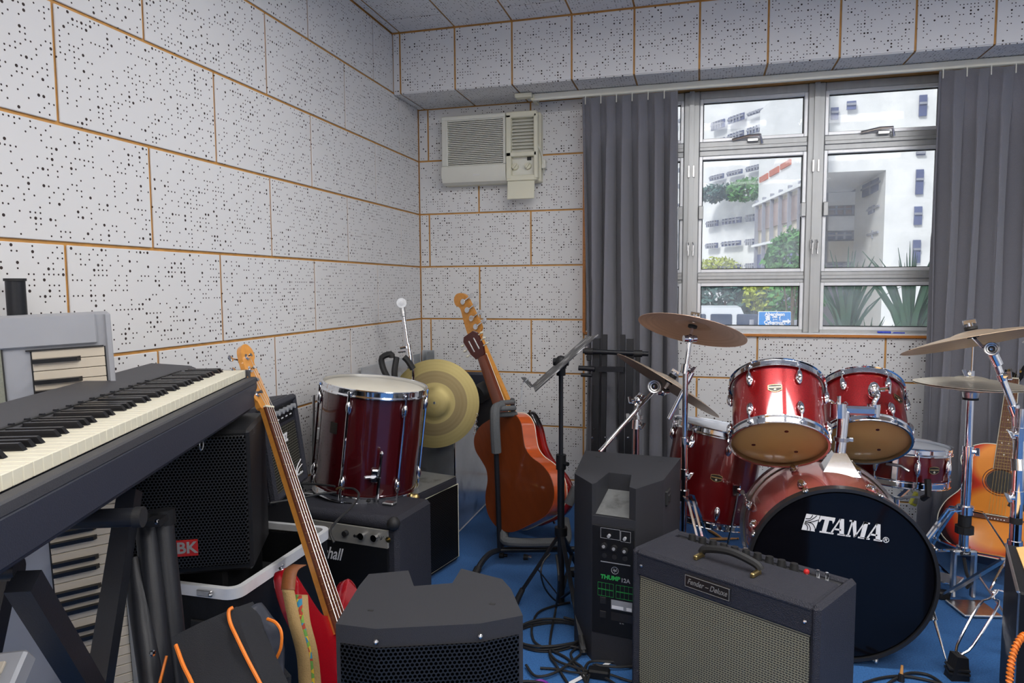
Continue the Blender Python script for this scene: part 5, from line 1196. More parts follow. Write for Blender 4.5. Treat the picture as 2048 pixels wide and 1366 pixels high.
g0 = [V((*PF[i], 0))+fn_*.004 for i in (0, 1, 2, 3)]
g0[0] += fx*.008; g0[3] -= fx*.008
gm = MB().grid([[p+V((0, 0, z)) for p in g0] for z in (.03, HS-.035)])
Fg = mframe(g0[0], fx, (0, 0, 1)); o = uvpart('front_grille', gm, 'speakermesh', s1, lambda c: (c.x, c.z), Fg)
o.modifiers.new('s', 'SOLIDIFY').thickness = .003
for i in (1, 2): part('grille_screw', MB().ball(V((*PF[i], HS-.022))+fn_*.004, .005, 8), 'chrome_dull', s1, True)
# far speaker, rear panel towards the viewer
PR = [(-0.405, 2.567, 0.57), (-0.057, 2.533, 0.57), (-0.102, 2.228, 0.57), (-0.178, 2.107, 0.57), (-0.199, 2.124, 0.57), (-0.206, 2.263, 0.57), (-0.282, 2.276, 0.57), (-0.305, 2.143, 0.57), (-0.315, 2.129, 0.57), (-0.389, 2.237, 0.57)]
PR = [p[:2] for p in PR]
s2 = thing('powered_speaker', 'black powered loudspeaker seen from behind, its control panel facing the viewer', 'speaker', (-.22, 2.35, 0), 'pair of moulded powered speakers')
PRn = [PR[i] for i in (0, 1, 2, 3, 8, 9)]
part('cabinet', MB().prism(PRn, .0, HS-.10), 'shellplastic', s2, True); part('top_shell', MB().prism(PR, HS-.10, HS), 'shellplastic', s2, True)
ra, rc_ = V((*PR[8], 0)), V((*PR[3], 0)); rx = (rc_-ra).normalized(); rn = V((rx.y, -rx.x, 0)); rw = (rc_-ra).length
RF = mframe(ra+rn*.0005, rx, (0, 0, 1))     # x along panel, z up, -y outward
RO = MX.Translation((0, 0, 0))
pn = part('rear_panel', MB().box((rw/2, -.002, .27), (rw-.006, .005, .345), RF, b=.001), 'blackplastic', s2, True)
nf = [V((*PR[i], HS-.10)) for i in (4, 7)]; nb = [V((*PR[i], HS-.055)) for i in (5, 6)]
part('handle_recess', MB().add([nf[0]+rn*.001+V((0, 0, .002)), nf[1]+rn*.001+V((0, 0, .002)), nb[1], nb[0]], [(0, 1, 2, 3)]), 'clearplastic', s2, True, label='dusty grey sloping floor of the handle recess')
def rt(x, z): return RF @ MX.Translation((x, -.0048, z)) @ MX.Rotation(pi/2, 4, 'X')
def rect_line(b, x0, x1, z0, z1, w_=.0012):
    for q in ((x0, (z0+z1)/2, w_, z1-z0), (x1, (z0+z1)/2, w_, z1-z0), ((x0+x1)/2, z0, x1-x0, w_), ((x0+x1)/2, z1, x1-x0, w_)): b.box((q[0], -.0050, q[1]), (q[2], .0006, q[3]), RF)
b = MB(); u0, u1 = rw*.22, rw*.90
rect_line(b, u0, rw*.66, .405, .437); rect_line(b, rw*.68, u1, .402, .435)
b.box(((u0+u1)/2, -.005, .330), (u1-u0, .0006, .003), RF)
part('panel_print', b, 'grey', pn, True)
for k, (x, z, m_) in enumerate(((.42, .416, 'grey'), (.78, .414, 'grey'), (.31, .382, 'rubber'), (.54, .379, 'rubber'), (.78, .376, 'rubber'))):
    kb = part('control_knob', MB().cyl((rw*x, -.004, z), (rw*x, -.016, z), .0095 if k > 1 else .005, n=14, m=RF), m_, pn, True)
    if k > 1: part('knob_cap', MB().cyl((rw*x, -.016, z), (rw*x, -.018, z), .005, n=12, m=RF), 'grey', pn, True)
for x in (.31, .54, .78): part('input_socket', MB().cyl((rw*x, -.004, .350), (rw*x, -.007, .350), .008, n=16, m=RF), 'rubber', pn, True)
em = MB().lathe([(.0100, 0), (.0118, .0006), (.0118, 0)], rt(rw*.55, .307), 24, True); 
em.tube([(-.005, -.003, .0004), (-.001, .002, .0004), (-.004, .006, .0004)], .0010, 4, m=rt(rw*.55, .307)).tube([(-.001, -.006, .0004), (.0005, 0, .0004), (.006, .002, .0004), (.004, .006, .0004)], .0012, 4, m=rt(rw*.55, .307)).tube([(-.006, .001, .0004), (.006, -.003, .0004)], .0010, 4, m=rt(rw*.55, .307))
part('emblem', em, 'grey', pn, True, ang=0)
text('lettering', 'THUMP', .0185, 'green', pn, rt(rw*.44, .281), .1, .0005, .0008, world=True); text('lettering', '12A', .0175, 'grey', pn, rt(rw*.79, .279), 0, .0005, .0005, world=True)
b = MB()
for (x0, x1) in ((.16, .52), (.58, .96)):
    for (z0, z1) in ((.242, .262), (.220, .240)):
        rect_line(b, rw*x0, rw*x1, z0, z1, .0006)
        for k in (1, 2, 3): b.box((rw*(x0+(x1-x0)*k/4), -.005, (z0+z1)/2), (.0005, .0006, z1-z0), RF)
part('response_chart', b, 'green', pn, True)
part('rating_label', MB().box((rw*.71, -.0052, .198), (rw*.48, .0006, .030), RF), 'grey', pn, True); part('barcode_label', MB().box((rw*.62, -.0058, .190), (rw*.26, .0006, .010), RF).box((rw*.88, -.0058, .190), (rw*.12, .0006, .010), RF), 'white', pn, True)
part('caution_label', MB().box((rw*.71, -.0052, .160), (rw*.48, .0006, .026), RF), 'badge', pn, True)
for i in range(4): text('small_print', ('WARNING: AVIS', 'RISK OF ELECTRIC SHOCK', 'DO NOT OPEN', 'CE  FC')[i], .005, 'grey', pn, rt(rw*.71, .168-.009*i), 0, .0003, world=True)
for (x, z) in ((.28, .205), (.28, .16)): part('socket', MB().box((rw*x, -.005, z), (.020, .003, .022), RF, b=.001), 'rubber', pn, True)
for (px, py) in ((1207, 917), (1320, 924)):
    pass
for cxy in ((-0.345, 2.478, 0.57), (-0.123, 2.458, 0.57)): part('rigging_point', MB().box((cxy[0], cxy[1], HS), (.016, .007, .003), b=.001), 'rubber', s2, True)
sd_ = V((*PR[1], 0))-V((*PR[2], 0)); sx = sd_.normalized(); snm = V((sx.y, -sx.x, 0)); Fh = mframe(V((*PR[2], .50))+sd_*.18, sx, (0, 0, 1))
part('side_handle', MB().box((.0, -.002, 0), (.05, .014, .05), Fh, b=.004).box((0, -.006, 0), (.036, .012, .026), Fh, b=.004), 'rubber', s2, True)
# combo with silver cloth, front right
HF = .43
A = V((-0.181, 1.996, 0.43)); Bc = V((0.283, 1.716, 0.43)); fx = (Bc-A); Wf = fx.length; fx.normalize(); fn = V((fx.y, -fx.x, 0))
FF = mframe((A.x, A.y, 0), fx, (0, 0, 1))    # +y is back into the cabinet
Df = .235
am = thing('guitar_amplifier', 'black tolex combo amplifier with silver woven grille cloth and a nameplate, lower right foreground', 'amplifier', MX.Translation((A.x+fx.x*Wf/2, A.y+fx.y*Wf/2, 0)))
cb = MB()
# cabinet: side profile slightly sloped at the back, hollow front for the grille
cb.box((.012, Df/2, HF/2), (.024, Df, HF), FF, b=.010).box((Wf-.012, Df/2, HF/2), (.024, Df, HF), FF, b=.010)
cb.box((Wf/2, Df/2, .014), (Wf-.03, Df, .024), FF, b=.006)
cb.box((Wf/2, .088, HF-.012), (Wf-.03, .176, .024), FF, b=.010).box((Wf/2, Df-.012, HF-.06), (Wf-.03, .024, .11), FF, b=.006)
cb.box((Wf/2, .018, HF-.045), (Wf-.03, .030, .072), FF, b=.008)
part('cabinet', cb, 'tolex', am, True)
part('back_board', MB().box((Wf/2, Df-.014, .19), (Wf-.04, .010, .30), FF), 'blackplastic', am, True)
o = uvpart('grille_cloth', MB().box((Wf/2, .014, (HF-.080+.026)/2), (Wf-.050, .008, HF-.080-.026), FF), 'silvercloth', am, lambda c: (c.x, c.z), FF)
part('cloth_piping', MB().tube([FF @ V(p) for p in ((.026, .012, .028), (Wf-.026, .012, .028), (Wf-.026, .012, HF-.084), (.026, .012, HF-.084))], .003, 6, closed=True), 'rubber', am, True)
cpn = part('control_panel', MB().box((Wf/2, .196, HF-.020), (Wf-.06, .046, .010), FF), 'chrome_dull', am, True)
for k in range(10):
    x = .08+k*(Wf-.23)/9
    part('control_knob', MB().cyl(FF @ V((x, .196, HF-.016)), FF @ V((x, .198, HF+.008)), .0125, .010, 16), 'rubber', cpn, True)
part('pilot_light', MB().ball(FF @ V((Wf-.115, .194, HF-.004)), .008, 10), 'redled', cpn, True)
for x in (Wf-.085, Wf-.062): part('toggle_switch', MB().cyl(FF @ V((x, .196, HF-.018)), FF @ V((x, .194, HF+.010)), .004, n=8), 'chrome', cpn, True)
hx0, hx1 = Wf*.34, Wf*.64
hd_ = part('handle', MB().tube([FF @ V(p) for p in ((hx0-.006, .085, HF+.010), (hx0+.01, .085, HF+.024), ((hx0+hx1)/2, .085, HF+.036), (hx1-.01, .085, HF+.024), (hx1+.006, .085, HF+.010))], .011, 8, smooth=6, flat=None), 'rubber', am, True)
for x in (hx0-.002, hx1+.002): part('handle_cap', MB().box((x, .066, HF+.006), (.012, .044, .014), FF, b=.003).cyl((x, .085, HF), (x, .085, HF+.018), .006, n=8, m=FF), 'gold', hd_, True)
npl = part('nameplate', MB().box((Wf*.455, .0015, HF-.043), (.135, .006, .034), FF, b=.002), 'badge', am, True)
b = MB(); rl = lambda q: None
for q in ((Wf*.455, HF-.0275, .130, .0014), (Wf*.455, HF-.0585, .130, .0014), (Wf*.455-.065, HF-.043, .0014, .031), (Wf*.455+.065, HF-.043, .0014, .031)): b.box((q[0], -.0018, q[1]), (q[2], .001, q[3]), FF)
part('plate_border', b, 'panelgrey', npl, True)
def script(txt, size, m, parent, Fm, shear=.35, sq=.9, off=.0): return text('script_lettering', txt, size, m, parent, Fm, shear, .0005, off, world=True, squash=sq)
script('Fender – Deluxe', .0215, 'panelgrey', npl, FF @ MX.Translation((Wf*.455, -.0020, HF-.043)) @ MX.Rotation(pi/2, 4, 'X'), .35, .80, .0001)
for (x, z) in ((.035, HF-.045), (Wf-.035, HF-.045)): part('screw_washer', MB().ball(FF @ V((x, .001, z)), .0055, 8), 'chrome', am, True)
part('screw_washer', MB().ball(FF @ V((Wf+.001, .10, .12)), .006, 8).ball(FF @ V((Wf+.001, .16, .13)), .005, 8), 'chrome', am, True)
# black-fronted combo with silver control strip (left)
HM = .39
A = V((-1.513, 2.209, 0.39)); Bc = V((-0.995, 2.146, 0.39)); fx = (Bc-A); Wm = fx.length; fx.normalize()
FM = mframe((A.x, A.y, 0), fx, (0, 0, 1)); Dm = .27
ma = thing('guitar_amplifier', 'black combo amplifier with silver control strip, in front of the wine red tom', 'amplifier', (A.x+fx.x*Wm/2, A.y+fx.y*Wm/2, 0))
part('cabinet', MB().box((Wm/2, Dm/2+.01, HM/2), (Wm, Dm-.02, HM), FM, b=.014), 'tolex', ma, True)
part('top_roll', MB().cyl((.01, .030, HM-.022), (Wm-.01, .030, HM-.022), .024, n=16, m=FM), 'tolex', ma, True)
cpn = part('control_panel', MB().box((Wm/2-.005, .004, HM-.070), (Wm-.045, .010, .062), FM @ MX.Translation((0, 0, 0))), 'panelgrey', ma, True)
for k, x in enumerate((.40, .48, .63, .76, .86)):
    part('control_knob', MB().cyl((Wm*x, -.002, HM-.065), (Wm*x, -.018, HM-.065), .012 if k > 2 else .010, n=16, m=FM), 'chrome' if k != 2 else 'rubber', cpn, True)
for x in (.695, .715): part('jack', MB().cyl((Wm*x, -.001, HM-.072), (Wm*x, -.004, HM-.072), .005, n=10, m=FM), 'rubber', cpn, True)
part('toggle_switch', MB().cyl((Wm*.955, -.001, HM-.068), (Wm*.955, -.014, HM-.066), .003, n=8, m=FM).cyl((Wm*.955, -.001, HM-.068), (Wm*.955, -.003, HM-.068), .010, n=12, m=FM), 'gold', cpn, True)
sq = MB().tube([(Wm*.89+x, -.0015, HM-.068+z) for x, z in ((-.012, -.012), (-.004, .006), (-.008, .010), (-.010, 0), (0, .004), (.002, -.006), (.008, .008), (.006, -.004), (.016, .010))], .0007, 4, smooth=4, m=FM)
part('signature_print', sq, 'rubber', cpn, True)
part('grille_cloth', MB().box((Wm/2-.005, .005, (HM-.105)/2+.01), (Wm-.05, .010, HM-.12), FM), 'blackplastic', ma, True)
script('Marshall', .062, 'white', ma, FM @ MX.Translation((Wm*.44, -.003, HM-.150)) @ MX.Rotation(pi/2, 4, 'X'), .4, .72, .0008)
for x in (.012, Wm-.012): part('corner_cap', MB().ball((x, .016, HM-.016), .026, 12, FM, (.9, .9, .95)), 'rubber', ma, True)
part('handle_strap', MB().box((Wm*.45, Dm*.55, HM+.008), (.20, .030, .010), FM, b=.003), 'rubber', ma, True)
part('handle_cap', MB().box((Wm*.79, Dm*.55, HM+.006), (.045, .034, .010), FM, b=.003), 'chrome_dull', ma, True)
part('handle_cap', MB().box((Wm*.12, Dm*.55, HM+.006), (.045, .034, .010), FM, b=.003), 'chrome_dull', ma, True)
# small cabinet behind it, grille facing right
HC = .372; A = V((-1.053, 2.481, 0)); Bc = V((-1.022, 2.617, 0)); fx = (Bc-A); fx.normalize(); Wc = .32
FC = mframe((A.x, A.y+.004, 0), fx, (0, 0, 1)); Dc = .24
ca = thing('guitar_amplifier', 'small black amplifier with cream piping behind the silver-panelled one, grille facing right', 'amplifier', (A.x-.1, A.y+.1, 0))
part('cabinet', MB().box((Wc/2, Dc/2+.008, HC/2), (Wc, Dc-.016, HC), FC, b=.008), 'tolex', ca, True)
part('dusty_top', MB().box((Wc/2, Dc/2, HC+.0005), (Wc-.02, Dc-.03, .002), FC), 'clearplastic', ca, True)
uvpart('grille', MB().box((Wc/2, .004, HC/2), (Wc-.05, .010, HC-.06), FC), 'speakermesh', ca, lambda c: (c.x, c.z), FC)
part('piping', MB().tube([FC @ V(p) for p in ((.022, .001, .026), (Wc-.022, .001, .026), (Wc-.022, .001, HC-.028), (.022, .001, HC-.028))], .003, 6, closed=True), 'creamkey', ca, True)
part('corner_cap', MB().ball((.008, .012, HC-.010), .016, 10, FC).ball((.008, .012, .012), .016, 10, FC), 'gold', ca, True)
# small practice amp propped up against the wall side, grille facing right
a0 = V((-1.342, 2.181, 0.505)); az = radians(-13.6); ux = V((sin(az), cos(az), 0)); nx = V((cos(az), -sin(az), 0))
nz_ = (V((0, 0, 1))*cos(radians(7))-nx*sin(radians(7))).normalized()
Wi, Hi, Di = .31, .31, .15
FI = mframe(a0-ux*Wi, ux, nz_)
if (FI.to_3x3() @ V((0, -1, 0))).dot(nx) < 0: FI = FI @ MX.Diagonal((1, 1, 1, 1))
ia = thing('practice_amplifier', 'small black practice amplifier with wire mesh grille, propped up at the left wall', 'amplifier', FI)
part('cabinet', MB().box((Wi/2, Di/2+.012, Hi/2), (Wi, Di, Hi), b=.012).box((Wi/2, .010, Hi-.012), (Wi, .03, .024), b=.010).box((Wi/2, .010, .012), (Wi, .03, .024), b=.010).box((.010, .010, Hi/2), (.02, .03, Hi), b=.008).box((Wi-.010, .010, Hi/2), (.02, .03, Hi), b=.008), 'tolex', ia)
uvpart('grille', MB().box((Wi/2, .010, .120), (Wi-.05, .006, .20)), 'gridmesh', ia, lambda c: (c.x, c.z), None, False)
cpn = part('control_panel', MB().box((Wi/2, .012, .268), (Wi-.05, .006, .070)), 'blackplastic', ia)
for k in range(7): part('control_knob', MB().cyl((.05+k*.038, .008, .270), (.05+k*.038, -.006, .270), .009, n=12), 'grey', cpn)
for k in range(6): part('panel_print', MB().box((.06+k*.040, .0085, .246), (.018, .001, .004)), 'white', cpn)
part('swoosh', MB().tube([(.20, .0085, .285), (.23, .0085, .296), (.27, .0085, .290)], .0015, 4, smooth=3), 'white', cpn)
text('lettering', 'Ibanez', .058, 'white', ia, MX.Translation((.125, .0055, .185)) @ MX.Rotation(pi/2, 4, 'X'), 0, .0008, .0015, squash=.9)
part('tone_emblem', MB().tube([(.215, .006, .040), (.24, .006, .062), (.285, .006, .078)], .002, 4, smooth=3).tube([(.225, .006, .036), (.25, .006, .052), (.30, .006, .060)], .002, 4, smooth=3), 'white', ia)
text('small_lettering', 'Tone Blaster', .012, 'white', ia, MX.Translation((.262, .0065, .034)) @ MX.Rotation(pi/2, 4, 'X'), .3, .0005)
p_ = FI @ V((Wi/2, Di/2, 0))
solo('equipment_box', MB().box((a0.x-.10, a0.y-.14, (a0.z-.02)/2), (.16, .30, a0.z-.022), b=.01), 'blackplastic', 'plain black box under the practice amplifier at the left wall', 'box')
# BK speaker in the open flight case
fr3 = V((-1.102, 1.516, 0.474)); az = radians(-25.6); dy = V((sin(az), cos(az), 0)); dx_ = V((cos(az), -sin(az), 0)); Wb, Db, z0, z1 = .30, .28, .452, .822
FK = mframe((fr3.x-dx_.x*Wb, fr3.y-dx_.y*Wb, 0), dx_, (0, 0, 1))
bk = thing('loudspeaker', 'black loudspeaker with a red badge under the far end of the black piano', 'speaker', (fr3.x-.1, fr3.y+.1, z0))
part('cabinet', MB().box((Wb/2, Db/2+.012, (z0+z1)/2), (Wb, Db-.02, z1-z0), FK, b=.008), 'blackplastic', bk, True)
uvpart('front_grille', MB().box((Wb/2, .004, (z0+z1)/2+.008), (Wb-.012, .014, z1-z0-.035), FK, b=.005), 'speakermesh', bk, lambda c: (c.x, c.z), FK)
bg_ = part('badge', MB().box((.147, -.0045, z0+.080), (.052, .003, .042), FK, b=.001), 'redbadge', bk, True)
text('badge_lettering', 'BK', .040, 'panelgrey', bg_, FK @ MX.Translation((.147, -.0062, z0+.080)) @ MX.Rotation(pi/2, 4, 'X'), 0, .0008, .001, world=True)
cz = .43; cx0_, cx1_, cy0_, cy1_ = -1.49, -1.113, 1.462, 1.935
fc = thing('flight_case', 'open black flight case with a brushed aluminium rim, holding the badged loudspeaker', 'case', ((cx0_+cx1_)/2, (cy0_+cy1_)/2, 0))
def rrect(x0, x1, y0, y1, r): return [p for c in ((x1-r, y0+r, -90), (x1-r, y1-r, 0), (x0+r, y1-r, 90), (x0+r, y0+r, 180)) for p in arc(c[0], c[1], r, c[2], c[2]+90, 5)]
O1 = rrect(cx0_, cx1_, cy0_, cy1_, .035); O2 = rrect(cx0_+.012, cx1_-.012, cy0_+.012, cy1_-.012, .025); n = len(O1)
def ringwall(b, Oa, Ob, z0, z1):
    n = len(Oa); b.add([(x, y, z) for (P_, z) in ((Oa, z0), (Oa, z1), (Ob, z1), (Ob, z0)) for x, y in P_], [(k*n+i, k*n+(i+1) % n, ((k+1) % 4)*n+(i+1) % n, ((k+1) % 4)*n+i) for k in range(4) for i in range(n)]); return b
part('case_wall', ringwall(MB(), O1, O2, .02, cz-.02), 'blackplastic', fc, True)
part('case_floor', MB().prism(O2, 0, .30), 'rubber', fc, True)
O3 = rrect(cx0_-.004, cx1_+.004, cy0_-.004, cy1_+.004, .038)
part('rim', ringwall(MB(), O3, O2, cz-.028, cz), 'alu_light', fc, True)
part('lid_pad', MB().box((FK @ V((Wb/2, Db/2, (z0+.30)/2)))[:], (.24, .17, z0-.302), MX.Translation((-.01, .03, 0)), b=.01), 'blackplastic', fc, True)
part('latch', MB().box((cx1_-.085, cy0_-.008, cz-.014), (.045, .008, .016), b=.002).ball((cx1_-.064, cy0_-.013, cz-.014), .006, 8), 'chrome_dull', fc, True)
part('ball_corner', MB().ball((cx1_-.01, cy0_+.05, cz-.09), .018, 12), 'chrome_dull', fc, True)
part('rivet', MB().ball((cx1_+.004, cy0_+.20, cz-.014), .004, 8), 'chrome_dull', fc, True)
part('latch_recess', MB().box((cx1_-.10, cy0_-.002, cz-.12), (.07, .008, .06), b=.003).box((cx1_-.09, cy0_-.010, cz-.12), (.022, .01, .035), b=.003), 'rubber', fc, True)
text('case_sticker', 'SKB', .014, 'bluepen', fc, mframe((cx1_+.0052, cy0_+.33, cz-.014), (0, 1, 0), (1, 0, 0)), 0, .0005, .0005, world=True)

# ---------------- stage piano ----------------
PO = V((-1.251, 1.723, 0.951)); pu = V((-.358, .934, 0)); FP = mframe(PO, pu, (0, 0, 1))     # x away from the viewer, y to the back edge
sp_ = thing('stage_piano', 'black stage piano with white keys crossing the left foreground', 'piano', FP)
KW = .0235; NW = 50
def keyset(t, F, n, kw, length, bl, first, wm, bm, bh=.011, gap=.0009, lip=.020, sgn=-1, bw=.011, name='white_key', flip=1):
    wk = MB().box((sgn*(kw-gap)/2, length/2, -lip/2), (kw-gap*1.4, length, lip), b=.0012).mesh('white_key', 0); wk.materials.append(M[wm])
    x0, x1 = sgn*0, 0
    b = MB(); y0 = length-bl; w_ = bw
    b.add([(-w_/2, y0, 0), (w_/2, y0, 0), (w_/2, length, 0), (-w_/2, length, 0), (-w_/2*.8, y0+.008, bh), (w_/2*.8, y0+.008, bh), (w_/2*.8, length, bh*1.0), (-w_/2*.8, length, bh*1.0)], [(3, 2, 1, 0), (4, 5, 6, 7), (0, 1, 5, 4), (1, 2, 6, 5), (2, 3, 7, 6), (3, 0, 4, 7)])
    bk_ = b.mesh('black_key', 0); bk_.materials.append(M[bm])
    for i in range(n):
        o = link('white_key', wk, None, t); o.matrix_local = F @ MX.Translation((sgn*kw*i, 0, 0))
        if (i+first) % 7 in (0, 1, 3, 4, 5) and i < n-1:
            o = link('black_key', bk_, None, t); o.matrix_local = F @ MX.Translation((sgn*kw*(i+1), 0, 0))
keyset(sp_, I4, NW, KW, .140, .092, 6, 'creamkey', 'blackkey', lip=.022)
XN = -NW*KW; LX = (XN-.03+.025)/1; xm_ = (XN-.05+.018)/2; xl = .018-(XN-.05)
part('key_slip', MB().box((xm_, -.014, -.032), (xl, .026, .020), b=.003), 'pianobody', sp_)
part('front_panel', MB().box((xm_, -.012, -.072), (xl, .030, .066), b=.004), 'pianofront', sp_)
part('lower_chassis', MB().box((xm_, .12, -.108), (xl-.02, .255, .026), b=.004).box((xm_, .13, -.06), (xl, .26, .07)), 'pianofront', sp_)
part('control_panel', MB().prism([(.142, -.02), (.142, .006), (.158, .013), (.262, .022), (.272, .014), (.272, -.02)], -xl/2, xl/2, MX(((0, 0, 1, xm_), (1, 0, 0, 0), (0, 1, 0, 0), (0, 0, 0, 1)))), 'pianobody', sp_)
part('slider_slot', MB().box((xm_-.02, .1525, .0075), (xl-.16, .013, .007)), 'rubber', sp_)
for k in range(16): part('slider_cap', MB().box((-.30-k*.045, .150, .012), (.008, .008, .004), b=.001), 'blackmetal', sp_)
part('end_cheek', MB().box((.010, .065, -.030), (.016, .150, .058), b=.003), 'pianobody', sp_)
part('bottom_hook', MB().lathe([(.013, -.0015), (.015, 0), (.013, .0015), (.011, 0)], mframe((-.36, .01, -.135), (1, 0, 0), (0, 1, 0)), 20, closed=True), 'chrome_dull', sp_)
# X stand carrying the piano
zb = PO.z-.122
xs = thing('keyboard_stand', 'black double-braced X keyboard stand under the stage piano', 'keyboard stand', FP @ MX.Translation((-.62, .13, -PO.z)))
def pw(x, y, z): p = FP @ V((x, y, 0)); return V((p.x, p.y, z))
for y, s in ((.035, 1), (.235, 1)):
    for xa, xb in ((-.64, -1.03), (-1.07, -.60)):
        off = .02 if xa > xb else -.02
        for q in (-.0, ):
            part('cross_tube', MB().tube([pw(xa, y+off, zb-.04), pw(xb, y+off, .04)], .017, 4, flat=.017), 'blackmetal', xs, True)
for x in (-.84, -1.05, -.64)[:2]:
    if x < -.9: part('support_arm', MB().cyl(pw(x, .03, zb-.030), pw(x, .30, zb-.030), .016, n=14), 'blackmetal', xs, True); continue
    part('support_arm', MB().cyl(pw(x, -.04, zb-.030), pw(x, .30, zb-.030), .016, n=14), 'blackmetal', xs, True)
    part('end_cap', MB().cyl(pw(x, -.050, zb-.030), pw(x, -.036, zb-.030), .0175, n=14), 'rubber', xs, True)
    part('floor_bar', MB().tube([pw(x, -.06, .025), pw(x, .33, .025)], .017, 4, flat=.017), 'blackmetal', xs, True)
part('pivot_disc', MB().cyl(pw(-.835, .03, .40), pw(-.835, .06, .40), .035, n=20), 'blackmetal', xs, True)
part('front_leg_pair', MB(), 'blackmetal', xs) if False else None
# ---------------- silver keyboard on end ----------------
R0 = V((-1.333, 1.34, 1.111)); fd = V((-.656, -.755, 0)); nn = V((.755, -.656, 0))
tilt = radians(1.8); upv = (V((0, 0, 1))*cos(tilt)-fd*sin(tilt)*-1*-1).normalized()
upv = (V((0, 0, 1))*cos(tilt)-(-fd)*sin(tilt)).normalized()
xv = upv.cross(nn).normalized()
if xv.dot(fd) > 0: pass
topz = (-1.334, 1.341, 1.132)[2]; Lk = topz/upv.z
base = V((R0.x, R0.y, 0))-V((upv.x, upv.y, 0))*Lk*.98
FS = MX(((-xv.x*-1, upv.x, nn.x, base.x), (-xv.y*-1, upv.y, nn.y, base.y), (-xv.z*-1, upv.z, nn.z, base.z), (0, 0, 0, 1)))
# local: x along the face (negative = to the left), y up, z towards the room
sgn_x = -1 if V(FS.col[0][:3]).dot(fd) < 0 else 1
sk = thing('synthesizer', 'silver keyboard instrument standing upright on its end against the left wall', 'keyboard', FS)
def X_(v): return v*sgn_x
WK = .30
part('body', MB().box((X_(WK/2), Lk/2, -.022), (WK, Lk, .044), b=.006), 'silver', sk)
part('end_cap', MB().box((X_(WK/2+.010), Lk-.037, .004), (WK-.04, .070, .014), b=.003), 'silver', sk)
part('front_strip', MB().box((X_(.006), Lk/2, .003), (.012, Lk-.01, .010), b=.002), 'silver', sk)
part('speaker_grille', MB().box((X_(.250), Lk-.30, .004), (.080, .52, .004)), 'acdark', sk)
M['olive'] = mat('olive_grille', rgb(134, 136, 122), .7, bump=.4, scale=300)
part('grille_cloth', MB().box((X_(.250), Lk-.30, .007), (.074, .514, .003)), 'olive', sk)
part('panel_edge', MB().box((X_(WK-.004), Lk/2, .004), (.010, Lk-.01, .010), b=.002), 'silver', sk)
KF = MX(((0, sgn_x, 0, X_(.018)), (1, 0, 0, Lk-.080), (0, 0, 1, .006), (0, 0, 0, 1)))
keyset(sk, KF, 43, .0235, .140, .092, 1, 'whitekey', 'blackkey', lip=.010)
part('key_bed', MB().box((X_(.088), Lk/2-.035, -.003), (.146, Lk-.09, .010)), 'rubber', sk)
part('ruler_strip', MB().box((X_(.010), .42, .008), (.016, .60, .002)), 'panelgrey', sk)
for k in range(22): part('strip_mark', MB().box((X_(.010), .16+k*.025, .0092), (.006, .006, .0006)), 'grey', sk)
part('key_cover_edge', MB().box((X_(.094), Lk-.079, .006), (.150, .003, .008)), 'rubber', sk)
# another keyboard low at the left edge
lk = thing('keyboard', 'small keyboard with white keys low at the left edge behind the stand', 'keyboard', (-1.085, 0.851, 0.539))
FL = mframe((-1.095, 0.85, 0.556), (.9, .35, 0), (.1, -.6, .8))
lk.matrix_world = FL; WM[lk.name] = FL
part('body', MB().box((-.10, -.14, -.02), (.24, .36, .035), b=.005), 'silver', lk)
KF2 = MX(((0, -1, 0, -.006), (1, 0, 0, .02), (0, 0, 1, .002), (0, 0, 0, 1)))
keyset(lk, KF2, 12, .0215, .13, .085, 1, 'whitekey', 'blackkey', lip=.008)
# black tube top behind the silver keyboard
a, c = V((-1.513, 1.258, 1.203)), V((-1.472, 1.237, 0.818))
tb = thing('folded_stand_tube', 'black round stand tube poking up behind the silver keyboard', 'stand', (c.x, c.y, 0)); part('tube', MB().cyl((c.x, c.y, .0), a, .020, n=16), 'blackmetal', tb, True); part('tube_cap', MB().cyl(a-V((0, 0, .0)), a+V((0, 0, .006)), .0225, n=16), 'rubber', tb, True)
# folded speaker stands (three leaning tubes)
fs = thing('speaker_stand', 'folded black speaker stand with round tubes leaning beside the piano stand', 'speaker stand', (-1.159, 1.281, 0))
def tubeD(a, c, r, nm='tube'): return part(nm, MB().cyl(a, c, r, n=16), 'blackmetal', fs, True)
tubeD((-1.049, 1.156, 0.721), (-0.948, 1.072, 0.379), .0225); tubeD((-1.063, 1.131, 0.713), (-0.948, 1.033, 0.403), .0205); tubeD((-1.07, 1.103, 0.651), (-0.942, 1.004, 0.413), .0205)
b = MB().cyl((-1.05, 1.157, 0.736), (-1.047, 1.155, 0.706), .0265, n=16).tube([(-1.035, 1.108, 0.729), (-1.006, 1.116, 0.732)], .018, 4, flat=.006)
k_ = part('bracket', b, 'blackplastic', fs, True); part('bracket_screw', MB().ball((-1.009, 1.1, 0.734), .006, 8), 'chrome', k_, True)
part('bracket_screw', MB().ball((-0.927, 0.987, 0.54), .006, 8), 'chrome', k_, True)
